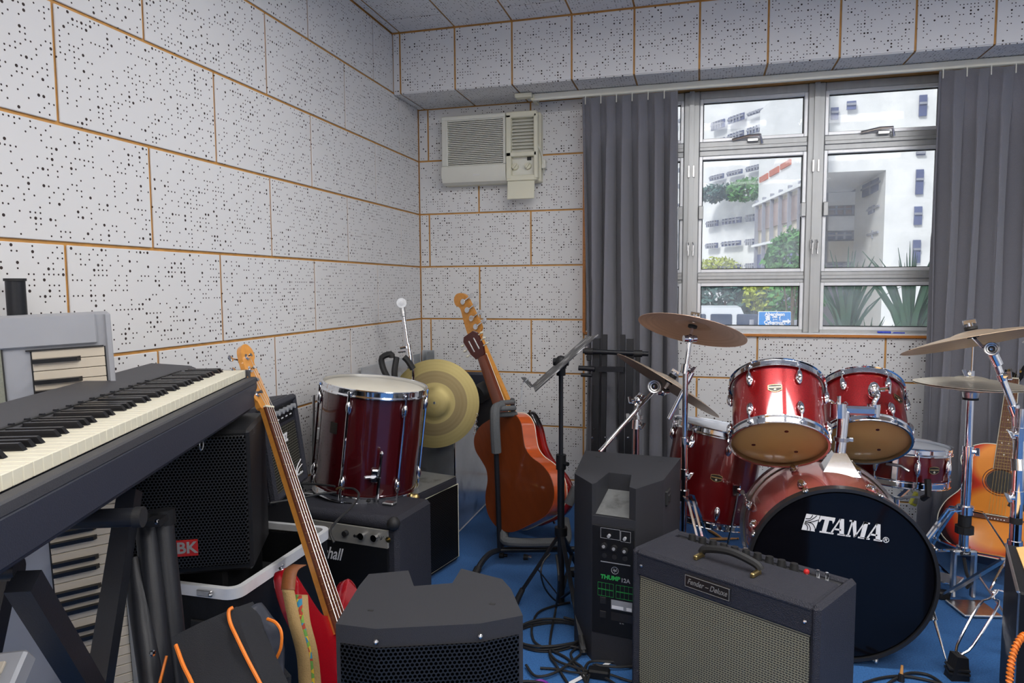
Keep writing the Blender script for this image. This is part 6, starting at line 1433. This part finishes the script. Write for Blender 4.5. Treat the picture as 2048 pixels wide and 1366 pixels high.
# ---------------- gig bag ----------------
gbF = lambda px, py, cd: None
gb = thing('gig_bag', 'black nylon gig bag with orange piping slumped in front of the flight case', 'bag', (-0.873, 1.081, 0))
def slab(front, d):
    f = [V(p) for p in front]; n = len(f); c = [p+V(d) for p in f]
    return MB().add(f+c, [tuple(range(n))[::-1], tuple(range(n, 2*n))]+[(i, (i+1) % n, n+(i+1) % n, n+i) for i in range(n)])
f1 = [(-0.881, 0.982, 0.578), (-0.847, 1.013, 0.593), (-0.803, 1.047, 0.609), (-0.786, 1.04, 0.598), (-0.755, 1.015, 0.572), (-0.71, 0.983, 0.542), (-0.639, 0.936, 0.495), (-0.719, 0.87, 0.458), (-0.814, 0.933, 0.529)]
part('front_pocket', slab(f1, (-.01, .07, -.02)), 'nylon', gb, True, ang=60)
part('piping', MB().tube([(-0.8, 1.043, 0.613), (-0.804, 1.036, 0.609), (-0.795, 1.027, 0.593), (-0.767, 1.007, 0.579), (-0.733, 0.988, 0.554), (-0.693, 0.966, 0.528), (-0.636, 0.927, 0.501)], .0033, 6, smooth=5), 'orange', gb, True, label='orange piping')
part('piping', MB().tube([(-0.866, 0.975, 0.569), (-0.832, 0.951, 0.551), (-0.8, 0.932, 0.535), (-0.741, 0.889, 0.508)], .0035, 6, smooth=4), 'orange', gb, True, label='orange piping')
part('piping', MB().tube([(-0.91, 1.001, 0.53), (-0.909, 0.99, 0.51), (-0.899, 0.97, 0.498)], .0025, 6, smooth=4), 'orange', gb, True, label='orange piping')
# crumpled right half built as a folded sheet
rows_ = []
L_ = [(-0.814, 1.063, 0.597), (-0.784, 1.038, 0.573), (-0.744, 1.015, 0.538), (-0.688, 0.976, 0.514), (-0.631, 0.937, 0.487)]; R_ = [(-0.804, 1.127, 0.581), (-0.765, 1.124, 0.545), (-0.749, 1.115, 0.503), (-0.72, 1.068, 0.469), (-0.651, 1.01, 0.428)]
for i in range(25):
    t_ = i/24*(len(L_)-1); k = min(int(t_), len(L_)-2); f = t_-k; a = V(L_[k]).lerp(V(L_[k+1]), f); c = V(R_[k]).lerp(V(R_[k+1]), f); row = []
    for j in range(25):
        q = j/24; p = a.lerp(c, q); p = p+V((0, -.028*sin(pi*q)+.016*sin(q*15+1.5*sin(i*.25))*sin(pi*min(1, q*1.3)), .010*noise.noise((q*4, i*.2, 3)))); row.append(p)
    rows_.append(row)
o = part('crumpled_pocket', MB().grid(rows_), 'satin', gb, True, ang=70); o.modifiers.new('s', 'SOLIDIFY').thickness = .004
part('piping', MB().tube([(-0.767, 1.095, 0.571), (-0.745, 1.09, 0.568), (-0.73, 1.083, 0.555), (-0.73, 1.08, 0.529), (-0.738, 1.077, 0.509)], .0030, 6, smooth=5), 'orange', gb, True, label='orange piping')
part('bag_back', MB().box((0, 0, 0), (.20, .08, .30), mframe(V((-0.838, 1.097, 0.321)), (1, .1, 0), (-.1, .25, 1)), b=.035), 'nylon', gb, True)
# ---------------- plug and lead on the silver-strip combo ----------------
lead = thing('mains_lead', 'black mains lead with a three-pin plug lying across the silver-panelled combo', 'cable', (-1.117, 2.036, 0.529))
part('cord', MB().tube([(-1.266, 1.84, 0.525), (-1.215, 1.926, 0.519), (-1.185, 1.996, 0.514), (-1.16, 2.054, 0.504)], .0038, 6, smooth=4).tube([(-1.146, 2.089, 0.51), (-1.107, 2.079, 0.512), (-1.058, 2.019, 0.513), (-1.029, 1.923, 0.509), (-1.019, 1.811, 0.502), (-1.01, 1.75, 0.491), (-0.989, 1.733, 0.465)], .0038, 6, smooth=6), 'rubber', lead, True)
part('cord', MB().tube([(-1.392, 2.085, 0.501), (-1.309, 2.108, 0.508), (-1.232, 2.108, 0.509), (-1.188, 2.098, 0.51)], .0038, 6, smooth=4), 'rubber', lead, True)
part('plug', MB().box((-1.154, 2.057, 0.525), (.050, .040, .040), mframe((0, 0, 0), (1, .2, 0)) @ I4, b=.010), 'rubber', lead, True)
for i in range(3): part('plug_pin', MB().box(V((-1.116, 2.016, 0.533))+V((.010*i-.012, -.010, .004*(i % 2))), (.004, .016, .006)), 'gold', lead, True)
# ---------------- sheet metal bin with hardware ----------------
bn = thing('metal_bin', 'shiny galvanised sheet-metal bin in the room corner full of drum hardware', 'bin', (-1.30, 3.35, 0))
x0, x1, y0, y1, h = -1.50, -1.105, 3.068, 3.62, .505
part('front_sheet', MB().box(((x0+x1)/2, y0, h/2), (x1-x0, .004, h), b=.001), 'galv', bn, True); part('side_sheet', MB().box((x1, (y0+y1)/2, h/2), (.004, y1-y0, h), b=.001), 'galv', bn, True)
part('rear_sheet', MB().box(((x0+x1)/2, y1, h/2), (x1-x0, .004, h)), 'galv', bn, True)
zt_ = (-1.545, 3.747, 0.805)[2]
part('tall_side_sheet', MB().box((-1.545, 3.36, zt_/2), (.004, .72, zt_), b=.001), 'galv', bn, True); part('tall_back_sheet', MB().box((-1.515, 3.775, zt_/2+.01), (.075, .004, zt_+.01), b=.001), 'galv', bn, True)
part('corner_edge', MB().box((x1, y0, h/2), (.010, .010, h), b=.002), 'chrome', bn, True)
for c_, d_ in ((((x0+x1)/2, y0, h), (x1-x0, .010, .006)), ((x1, (y0+y1)/2, h), (.010, y1-y0, .006)), (((x0+x1)/2, y0-.001, .006), (x1-x0, .010, .008)), ((x1+.001, (y0+y1)/2, .006), (.010, y1-y0, .008))): part('edge_trim', MB().box(c_, d_), 'chrome', bn, True)
part('slot', MB().box((x1+.003, 3.42, .445), (.003, .045, .022), b=.001), 'acdark', bn, True)
for q in (.12, .30): part('rivet', MB().ball((x1-q, y0-.003, h-.02), .004, 8), 'chrome', bn, True)
cn = V((-1.171, 2.987, 0.652)); 
lc = cymbal('large_cymbal', 'big tarnished bronze cymbal leaning upright in the metal bin', cn, (V((.26, -.93, .20))).normalized(), .205, 'bronze_green', .34, .10)
M['ring_dark'] = bronze('dark_cymbal_band', (.24, .19, .10), (.17, .13, .06), .52, 60); band(lc, None, .205, .095, .150, .34, .10, 'ring_dark')
bo = thing('loose_boom_stand', 'chrome boom arm with round tilter standing up out of the metal bin', 'stand', (-1.329, 3.091, 0.789))
part('arm_tube', MB().cyl((-1.31, 3.061, 0.745), (-1.391, 3.148, 1.062), .011, n=12).cyl((-1.322, 3.073, 0.803), (-1.349, 3.105, 0.907), .017, n=12), 'chrome', bo, True)
part('tilter', MB().cyl((-1.382, 3.113, 1.109), (-1.403, 3.159, 1.108), .024, n=20).cyl((-1.374, 3.094, 1.109), (-1.382, 3.113, 1.109), .010, n=12).cyl((-1.392, 3.14, 1.094), (-1.384, 3.138, 1.045), .014, n=12), 'chrome_dull', bo, True)
part('clamp_screw', MB().cyl((-1.378, 3.076, 0.895), (-1.35, 3.084, 0.9), .007, n=8).cyl((-1.387, 3.072, 0.876), (-1.354, 3.091, 0.88), .005, n=8), 'chrome', bo, True)
for i, (pts, lb_) in enumerate((([(-1.373, 2.922, 0.773), (-1.403, 2.938, 0.816), (-1.408, 2.941, 0.862), (-1.368, 2.952, 0.878), (-1.363, 2.952, 0.86)], 'bent black rubber-covered hook at the left in the metal bin'), ([(-1.34, 2.93, 0.766), (-1.343, 2.932, 0.802), (-1.343, 2.958, 0.862)], 'straight black rubber foot sticking up in the metal bin, next to the bent hook'), ([(-1.261, 2.955, 0.811), (-1.284, 2.952, 0.848), (-1.302, 2.948, 0.866)], 'slanted black rubber foot beside the chrome boom arm in the bin'))):
    t = thing('stand_foot', lb_, 'stand part', pts[0]); part('rubber_sleeve', MB().tube(pts, .014, 10, smooth=3), 'rubber', t, True); part('metal_end', MB().cyl(pts[0], V(pts[0])+V((0, 0, -.05)), .006, n=8), 'chrome', t, True)
pb = thing('pedal_case', 'black hardware piled in the right part of the metal bin behind the guitar neck', 'drum hardware', (-1.2, 3.4, .3))
part('black_plate', MB().box((0, 0, 0), (.17, .03, .14), mframe((-1.035, 3.266, 0.697), (1, .3, 0), (.1, -.2, 1)), b=.008), 'pianofront', pb, True)
part('black_block', MB().box((0, 0, 0), (.09, .07, .20), mframe((-0.995, 3.217, 0.607), (1, .3, 0), (.1, -.2, 1)), b=.01).cyl((-1.005, 3.116, 0.676), (-0.978, 3.166, 0.693), .045, n=24), 'rubber', pb, True)
ch = MB()
for k in range(7): ch.lathe([(.006, -.001), (.008, 0), (.006, .001)], mframe(V((-0.969, 2.995, 0.603)).lerp(V((-0.979, 2.986, 0.517)), k/6), (1, 0, 0), (1 if k % 2 else .2, .6, 0)), 10, True)
part('chain', ch, 'chrome', pb, True, kind='stuff')
# ---------------- music stand ----------------
mb_ = V((-0.486, 2.504, 0)); 
msd = thing('music_stand', 'black music stand with its worn desk seen edge-on, in front of the guitar rack', 'music stand', mb_)
hub = V((mb_.x, mb_.y, (-0.447, 2.32, 0.275)[2]))
topj = V((-0.456, 2.368, 0.904)); topj = V((mb_.x, mb_.y, topj.z))
part('upper_post', MB().cyl(hub+V((0, 0, .25)), topj, .0085, n=12), 'blackmetal', msd, True); part('lower_post', MB().cyl(hub-V((0, 0, .28)), hub+V((0, 0, .28)), .0135, n=12), 'blackmetal', msd, True)
part('height_collar', MB().cyl(hub+V((0, 0, .235)), hub+V((0, 0, .29)), .019, n=14).cyl(hub+V((0, 0, .26)), hub+V((.03, -.02, .26)), .008, n=8), 'blackplastic', msd, True)
part('hub', MB().cyl(hub-V((0, 0, .015)), hub+V((0, 0, .015)), .024, n=16), 'blackplastic', msd, True)
part('desk_joint', MB().ball(topj, .024, 14, None, (1, 1, 1.2)).cyl(topj-V((0, 0, .045)), topj-V((0, 0, .01)), .017, n=12).cyl(topj+V((-.028, 0, .005)), topj+V((.028, 0, .005)), .014, n=10), 'blackplastic', msd, True)
vd = (V((-0.455, 2.37, 0.927))-V((0, 0, 1.184))).normalized(); a = V((-0.549, 2.338, 0.834)); c = V((-0.359, 2.403, 1.012)); dirp = (c-a); Hd = dirp.length; dirp.normalize()
nrm = dirp.cross(vd).normalized()
FD = mframe(topj+V((-.006, 0, .018)), vd, dirp); 
M['worn_desk'] = mat('worn_desk_paint', (.030, .030, .034), .5, scale=30, wear=((.5, .5, .5, 1), 22, .55))
off = (a+c)/2-topj; mid = topj+V((0, 0, 0))+dirp*off.dot(dirp)+V(((a+c)/2-topj).x*0*vd)
FD = mframe((a+c)/2+vd*.0, (vd+nrm*.05), dirp)
part('desk', MB().box((0, 0, 0), (.44, .0035, Hd), FD, b=.001), 'worn_desk', msd, True)
part('desk_ledge', MB().box((0, 0, 0), (.44, .045, .003), mframe(a+V((-.022, 0, .020)), vd, (dirp*.9+nrm*.0)), b=.001), 'worn_desk', msd, True)
part('page_wire', MB().tube([(-0.52, 2.174, 0.897), (-0.547, 2.164, 0.872), (-0.548, 2.161, 0.837), (-0.551, 2.158, 0.808)], .0018, 5).ball((-0.551, 2.158, 0.806), .003, 6), 'chrome_dull', msd, True)
for f_ in ((-0.644, 2.433, 0.01), (-0.342, 2.14, 0.01), (-0.454, 2.747, 0.01)):
    f_ = V(f_); d = f_-hub; pm = hub+d*.52
    lg = part('leg', MB().tube([hub-V((0, 0, .004)), f_+V((0, 0, .012))], .0075, 4, flat=.0045), 'blackmetal', msd, True)
    part('brace', MB().tube([pm, hub-V((0, 0, .26))], .006, 4, flat=.002), 'blackmetal', lg, True)
    part('rubber_foot', MB().cyl(f_+V((0, 0, .0)), f_-d.normalized()*.05+V((0, 0, .012)), .012, .010, 10), 'rubber', lg, True)
# ---------------- folded black stand in front of the curtain ----------------
fk = thing('folded_keyboard_stand', 'folded black keyboard stand leaning in front of the left curtain', 'keyboard stand', (-0.438, 3.4, 0.102))
def yb(a, c, w_=.013, m='blackmetal', r=False, nm='bar'): 
    return part(nm, MB().cyl(a, c, w_, n=12) if r else MB().tube([a, c], w_, 4, flat=w_), m, fk, True)
yb((-0.543, 3.36, 0.87), (-0.23, 3.36, 0.862), .0115, r=True, nm='cross_arm'); yb((-0.565, 3.36, 0.787), (-0.485, 3.36, 0.784), .0125, r=True, nm='cross_arm'); yb((-0.47, 3.36, 0.784), (-0.345, 3.36, 0.785), .012, nm='cross_bar'); yb((-0.553, 3.36, 0.753), (-0.499, 3.36, 0.752), .009, r=True, nm='grip')
for px, py0, w_ in ((1192, 712, .017), (1207, 710, .012), (1240, 710, .012), (1253, 712, .017)):
    a = V(((-0.488, 3.38, 0.85)[0]+(px-1190)/1400*3.5*1.06, 3.40, .93 if w_ > .015 else .95)); yb(a, (a.x, 3.33, .02), w_, nm='upright')
for a in ((-0.514, 3.36, 0.869), (-0.279, 3.36, 0.863)): part('foam_grip', MB().cyl((a[0]-.02, a[1], a[2]), (a[0]+.02, a[1], a[2]), .0165, n=12).box((a[0], a[1], a[2]-.03), (.022, .02, .03), b=.003), 'rubber', fk, True)
part('cable_loop', MB().tube([(-0.49, 3.33, 0.71), (-0.494, 3.33, 0.637), (-0.494, 3.33, 0.539), (-0.489, 3.33, 0.495), (-0.474, 3.33, 0.501)], .003, 6, smooth=4), 'rubber', fk, True)
for a in ((-0.49, 3.32, 0.455), (-0.427, 3.32, 0.459), (-0.377, 3.32, 0.461), (-0.32, 3.32, 0.464)): part('bolt', MB().ball(a, .005, 8), 'chrome', fk, True)
# ---------------- box and cord at the right edge ----------------
Hx = .42; A0, A1 = V((0.883, 2.316, 0.42)), V((0.776, 1.953, 0.42)); fx = (A0-A1).normalized(); 
FX_ = mframe((A1.x, A1.y, 0), fx, (0, 0, 1)); Lx = (A0-A1).length+.0
if (FX_.to_3x3() @ V((0, 1, 0))).x < 0: FX_ = FX_ @ MX.Diagonal((1, -1, 1, 1))
cj = thing('wooden_box_drum', 'black box drum with a light wooden top panel at the right edge', 'box drum', FX_ if FX_.determinant() > 0 else (A1.x, A1.y, 0))
cj_det = FX_.determinant()
part('body', MB().box((Lx/2, .16, Hx/2), (Lx, .32, Hx), FX_, b=.005), 'blackplastic', cj, True)
part('metal_edge', MB().tube([FX_ @ V((0, 0, Hx)), FX_ @ V((Lx, 0, Hx))], .004, 4).tube([FX_ @ V((0, .003, Hx)), FX_ @ V((0, .003, .0))], .003, 4), 'chrome_dull', cj, True)
pp = [(.08, .05), (Lx-.02, .05), (Lx-.005, .08), (Lx-.005, .30), (.05, .30), (.05, .09)]
tp = MB().prism([(.03, .030), (Lx-.03, .022), (Lx-.012, .04), (Lx-.012, .31), (.015, .31), (.015, .05)], Hx, Hx+.004, FX_)
M['lightwood'] = mat('light_ply', rgb(238, 190, 120), .5, scale=20, vary=.06, stretch=(4, 1, 1))
part('top_panel', tp, 'lightwood', cj, True)
for z in (.36, .12): part('corner_screw', MB().ball(FX_ @ V((-.002, .03, z)), .006, 8), 'gold', cj, True)
cp = [(0.73, 1.792, 0.384), (0.715, 1.777, 0.38), (0.7, 1.762, 0.364), (0.688, 1.746, 0.337), (0.68, 1.73, 0.297), (0.675, 1.714, 0.243), (0.694, 1.725, 0.181)]
cdp = [V(p) for p in cr2(cp, 10, False)]; b = MB(); b.tube(cdp, .0052, 8)
hel = []
tot = 0
for i in range(len(cdp)-1):
    for j in range(10):
        t_ = j/10; p = cdp[i].lerp(cdp[i+1], t_); d = (cdp[i+1]-cdp[i]).normalized(); s_ = d.cross(V((.2, 1, .1))).normalized(); u_ = s_.cross(d); tot += (cdp[i+1]-cdp[i]).length/10
        an = tot/.0085*2*pi/1.0; hel.append(p+s_*.0055*cos(an)+u_*.0055*sin(an))
oc = solo('orange_cord', b, 'orange', 'orange twisted cord hanging in front of the black box drum at the right edge', 'cord', tuple(cdp[-1]))
part('twisted_strand', MB().tube(hel, .0028, 5), 'orange', oc, True)
# ---------------- cables on the carpet ----------------
def cable(lab, pts, r=.0042, m='rubber', plug=None, name='cable', group='black cables on the carpet'):
    t = thing(name, lab, 'cable', pts[0], group)
    part('cord', MB().tube(pts, r, 7, smooth=6), m, t, True)
    if plug: part('connector', plug, 'blackplastic', t, True)
    return t
cable('black cable running down from the music stand hub to the coil in the foreground', [(-0.457, 2.275, 0.273), (-0.433, 2.194, 0.222), (-0.479, 2.376, 0.04), (-0.47, 2.242, 0.006), (-0.446, 2.115, 0.006), (-0.416, 2.061, 0.006), (-0.363, 1.972, 0.006)])
cable('black cable looping left of the music stand legs', [(-0.451, 2.5, 0.006), (-0.503, 2.457, 0.006), (-0.546, 2.396, 0.006), (-0.549, 2.313, 0.006), (-0.532, 2.226, 0.006), (-0.502, 2.172, 0.006), (-0.434, 2.137, 0.006), (-0.386, 2.105, 0.006), (-0.336, 2.038, 0.006), (-0.293, 1.953, 0.006)])
cable('thin black cable curving from the music stand hub to the back leg', [(-0.478, 2.27, 0.277), (-0.497, 2.242, 0.256), (-0.498, 2.218, 0.222), (-0.516, 2.377, 0.1), (-0.502, 2.49, 0.01), (-0.468, 2.491, 0.006)], .003)
co = []
for k in range(46):
    a_ = k*2*pi/14; rr = .10+.012*sin(k*.9); co.append((-.470+rr*cos(a_)*1.15, 2.235+rr*sin(a_), .006+.006*(k//14)+.003*sin(k)))
cable('coil of black cable lying under the music stand beside the far speaker', co)
co = []
for k in range(60):
    a_ = k*2*pi/14+.4; rr = .085+.014*sin(k*.7); co.append((-.475+rr*cos(a_)*1.2, 1.835+rr*sin(a_)*.95, .006+.005*(k//14)+.003*sin(k)))
cable('large coil of black cable on the carpet right beside the near speaker', co)
co = [(-0.505, 2.031, 0.01), (-0.461, 1.978, 0.01), (-0.408, 2.008, 0.012), (-0.363, 2.104, 0.01), (-0.349, 2.164, 0.01), (-0.409, 2.175, 0.01), (-0.45, 2.134, 0.012), (-0.42, 2.083, 0.01), (-0.355, 2.055, 0.01), (-0.274, 2.032, 0.01), (-0.196, 1.971, 0.01)]
cable('tangled black cable between the two coils in front of the combo', co)
cable('black cable from the foot of the music stand to the adapter', [(-0.365, 2.187, 0.006), (-0.383, 2.144, 0.006), (-0.366, 2.098, 0.006), (-0.335, 2.067, 0.006), (-0.312, 2.002, 0.006), (-0.313, 1.896, 0.006)])
cable('black cable running right towards the combo at its lower left corner', [(-0.326, 2.033, 0.01), (-0.319, 2.087, 0.012), (-0.293, 2.109, 0.01), (-0.232, 2.123, 0.008), (-0.192, 2.143, 0.006), (-0.135, 2.17, 0.006)])
cable('black cable below the adapter running right under the combo', [(-0.306, 1.963, 0.01), (-0.301, 2.066, 0.016), (-0.273, 2.081, 0.012), (-0.224, 2.091, 0.01), (-0.162, 2.117, 0.008)])
cable('thin loop of black cable beside the rear speaker base', [(-0.202, 2.249, 0.006), (-0.239, 2.256, 0.008), (-0.261, 2.223, 0.008), (-0.252, 2.173, 0.008), (-0.221, 2.156, 0.008), (-0.182, 2.173, 0.006)], .003)
ad = thing('power_adapter', 'black power adapter block among the cables by the combo', 'adapter', (-0.279, 2.063, 0), None)
part('adapter_body', MB().box(V((-0.278, 2.035, 0.014)), (.066, .034, .028), MX.Identity(4), b=.005), 'blackplastic', ad, True)
part('adapter_lead', MB().tube([(-0.261, 2.043, 0.012), (-0.23, 2.041, 0.008), (-0.184, 2.029, 0.006), (-0.14, 2.032, 0.006)], .0035, 6, smooth=4).tube([(-0.296, 2.034, 0.012), (-0.351, 2.03, 0.008), (-0.414, 2.038, 0.006), (-0.46, 2.032, 0.006)], .0035, 6, smooth=4), 'rubber', ad, True)
for i, (a, c) in enumerate((((-0.283, 2.075, 0.004), (-0.205, 2.212, 0.004)), ((-0.358, 1.971, 0.004), (-0.317, 2.032, 0.004)))):
    a, c = V(a), V(c); s_ = (c-a).cross(V((0, 0, 1))).normalized()*.007
    t = thing('white_tape_strip', ('strip of white tape stuck on the carpet beside the adapter', 'strip of white tape stuck on the carpet at the lower picture edge')[i], 'tape', a, 'white tape strips on the carpet')
    part('tape', MB().add([a-s_, a+s_, c+s_, c-s_]+[p+V((0, 0, .0012)) for p in (a-s_, a+s_, c+s_, c-s_)], [(3, 2, 1, 0), (4, 5, 6, 7), (0, 1, 5, 4), (1, 2, 6, 5), (2, 3, 7, 6), (3, 0, 4, 7)]), 'white', t, True)
M['purple'] = mat('purple_plastic', rgb(120, 40, 150), .4)
solo('purple_capo', MB().tube([(-0.466, 1.936, 0.008), (-0.443, 1.955, 0.01), (-0.42, 1.948, 0.008), (-0.405, 1.92, 0.008)], .006, 8, smooth=3), 'purple', 'small purple clip on the carpet at the lower picture edge', 'clip')
for i, (p, lab) in enumerate((((-0.817, 2.866, 0), 'left of two small black knobs lying on the carpet under the guitar rack'), ((-0.709, 2.87, 0), 'chrome-based right one of two loose knobs on the carpet under the guitar rack'))):
    p = V(p); t = thing('drum_wing_nut', lab, 'knob', p, 'loose knobs on the carpet')
    part('knob_cap', MB().cyl(p+V((-.012, 0, .013)), p+V((.006, 0, .013)), .013, .011, 14), 'rubber', t, True); part('knob_shaft', MB().cyl(p+V((.006, 0, .013)), p+V((.022, .003, .012)), .007, n=10), 'chrome' if i else 'blackplastic', t, True)
# plugs at the right, in front of the bass drum
cable('black cable on the carpet in front of the bass drum with a brown plug end', [(0.487, 2.191, 0.006), (0.541, 2.232, 0.006), (0.601, 2.259, 0.006), (0.655, 2.259, 0.006), (0.704, 2.241, 0.006), (0.717, 2.2, 0.006)])
cable('second black cable on the carpet in front of the bass drum', [(0.544, 2.189, 0.006), (0.582, 2.234, 0.008), (0.631, 2.28, 0.008), (0.677, 2.29, 0.006), (0.701, 2.268, 0.006), (0.712, 2.233, 0.006)])
pl = thing('jack_plug', 'brown-tipped jack plug standing among the cables before the bass drum', 'plug', (0.6, 2.241, 0)); p = V((0.6, 2.241, 0))
part('plug_body', MB().cyl(p, p+V((0, 0, .022)), .010, .008, 10), 'rubber', pl, True); part('plug_tip', MB().cyl(p+V((0, 0, .022)), p+V((.004, .01, .045)), .005, .0035, 8), 'stick', pl, True)
# yellow tag on the wall behind the snare
a = V((1.009, 3.66, 0.162)); 
tg = thing('yellow_plug', 'yellow-green plug hanging low on the wall beside the right curtain', 'plug', a)
part('plug_body', MB().box((0, 0, 0), (.030, .03, .065), mframe(a, (1, 0, -.4), (.4, 0, 1)), b=.004), 'yellowgreen', tg, True); part('plug_face', MB().box((.002, -.017, 0), (.018, .004, .036), mframe(a, (1, 0, -.4), (.4, 0, 1))), 'olive', tg, True)
part('plug_lead', MB().tube([a+V((-.01, 0, .03)), a+V((-.03, .02, .06)), a+V((-.02, .10, .10))], .003, 6, smooth=3), 'olive', tg, True)

def stop(): pass
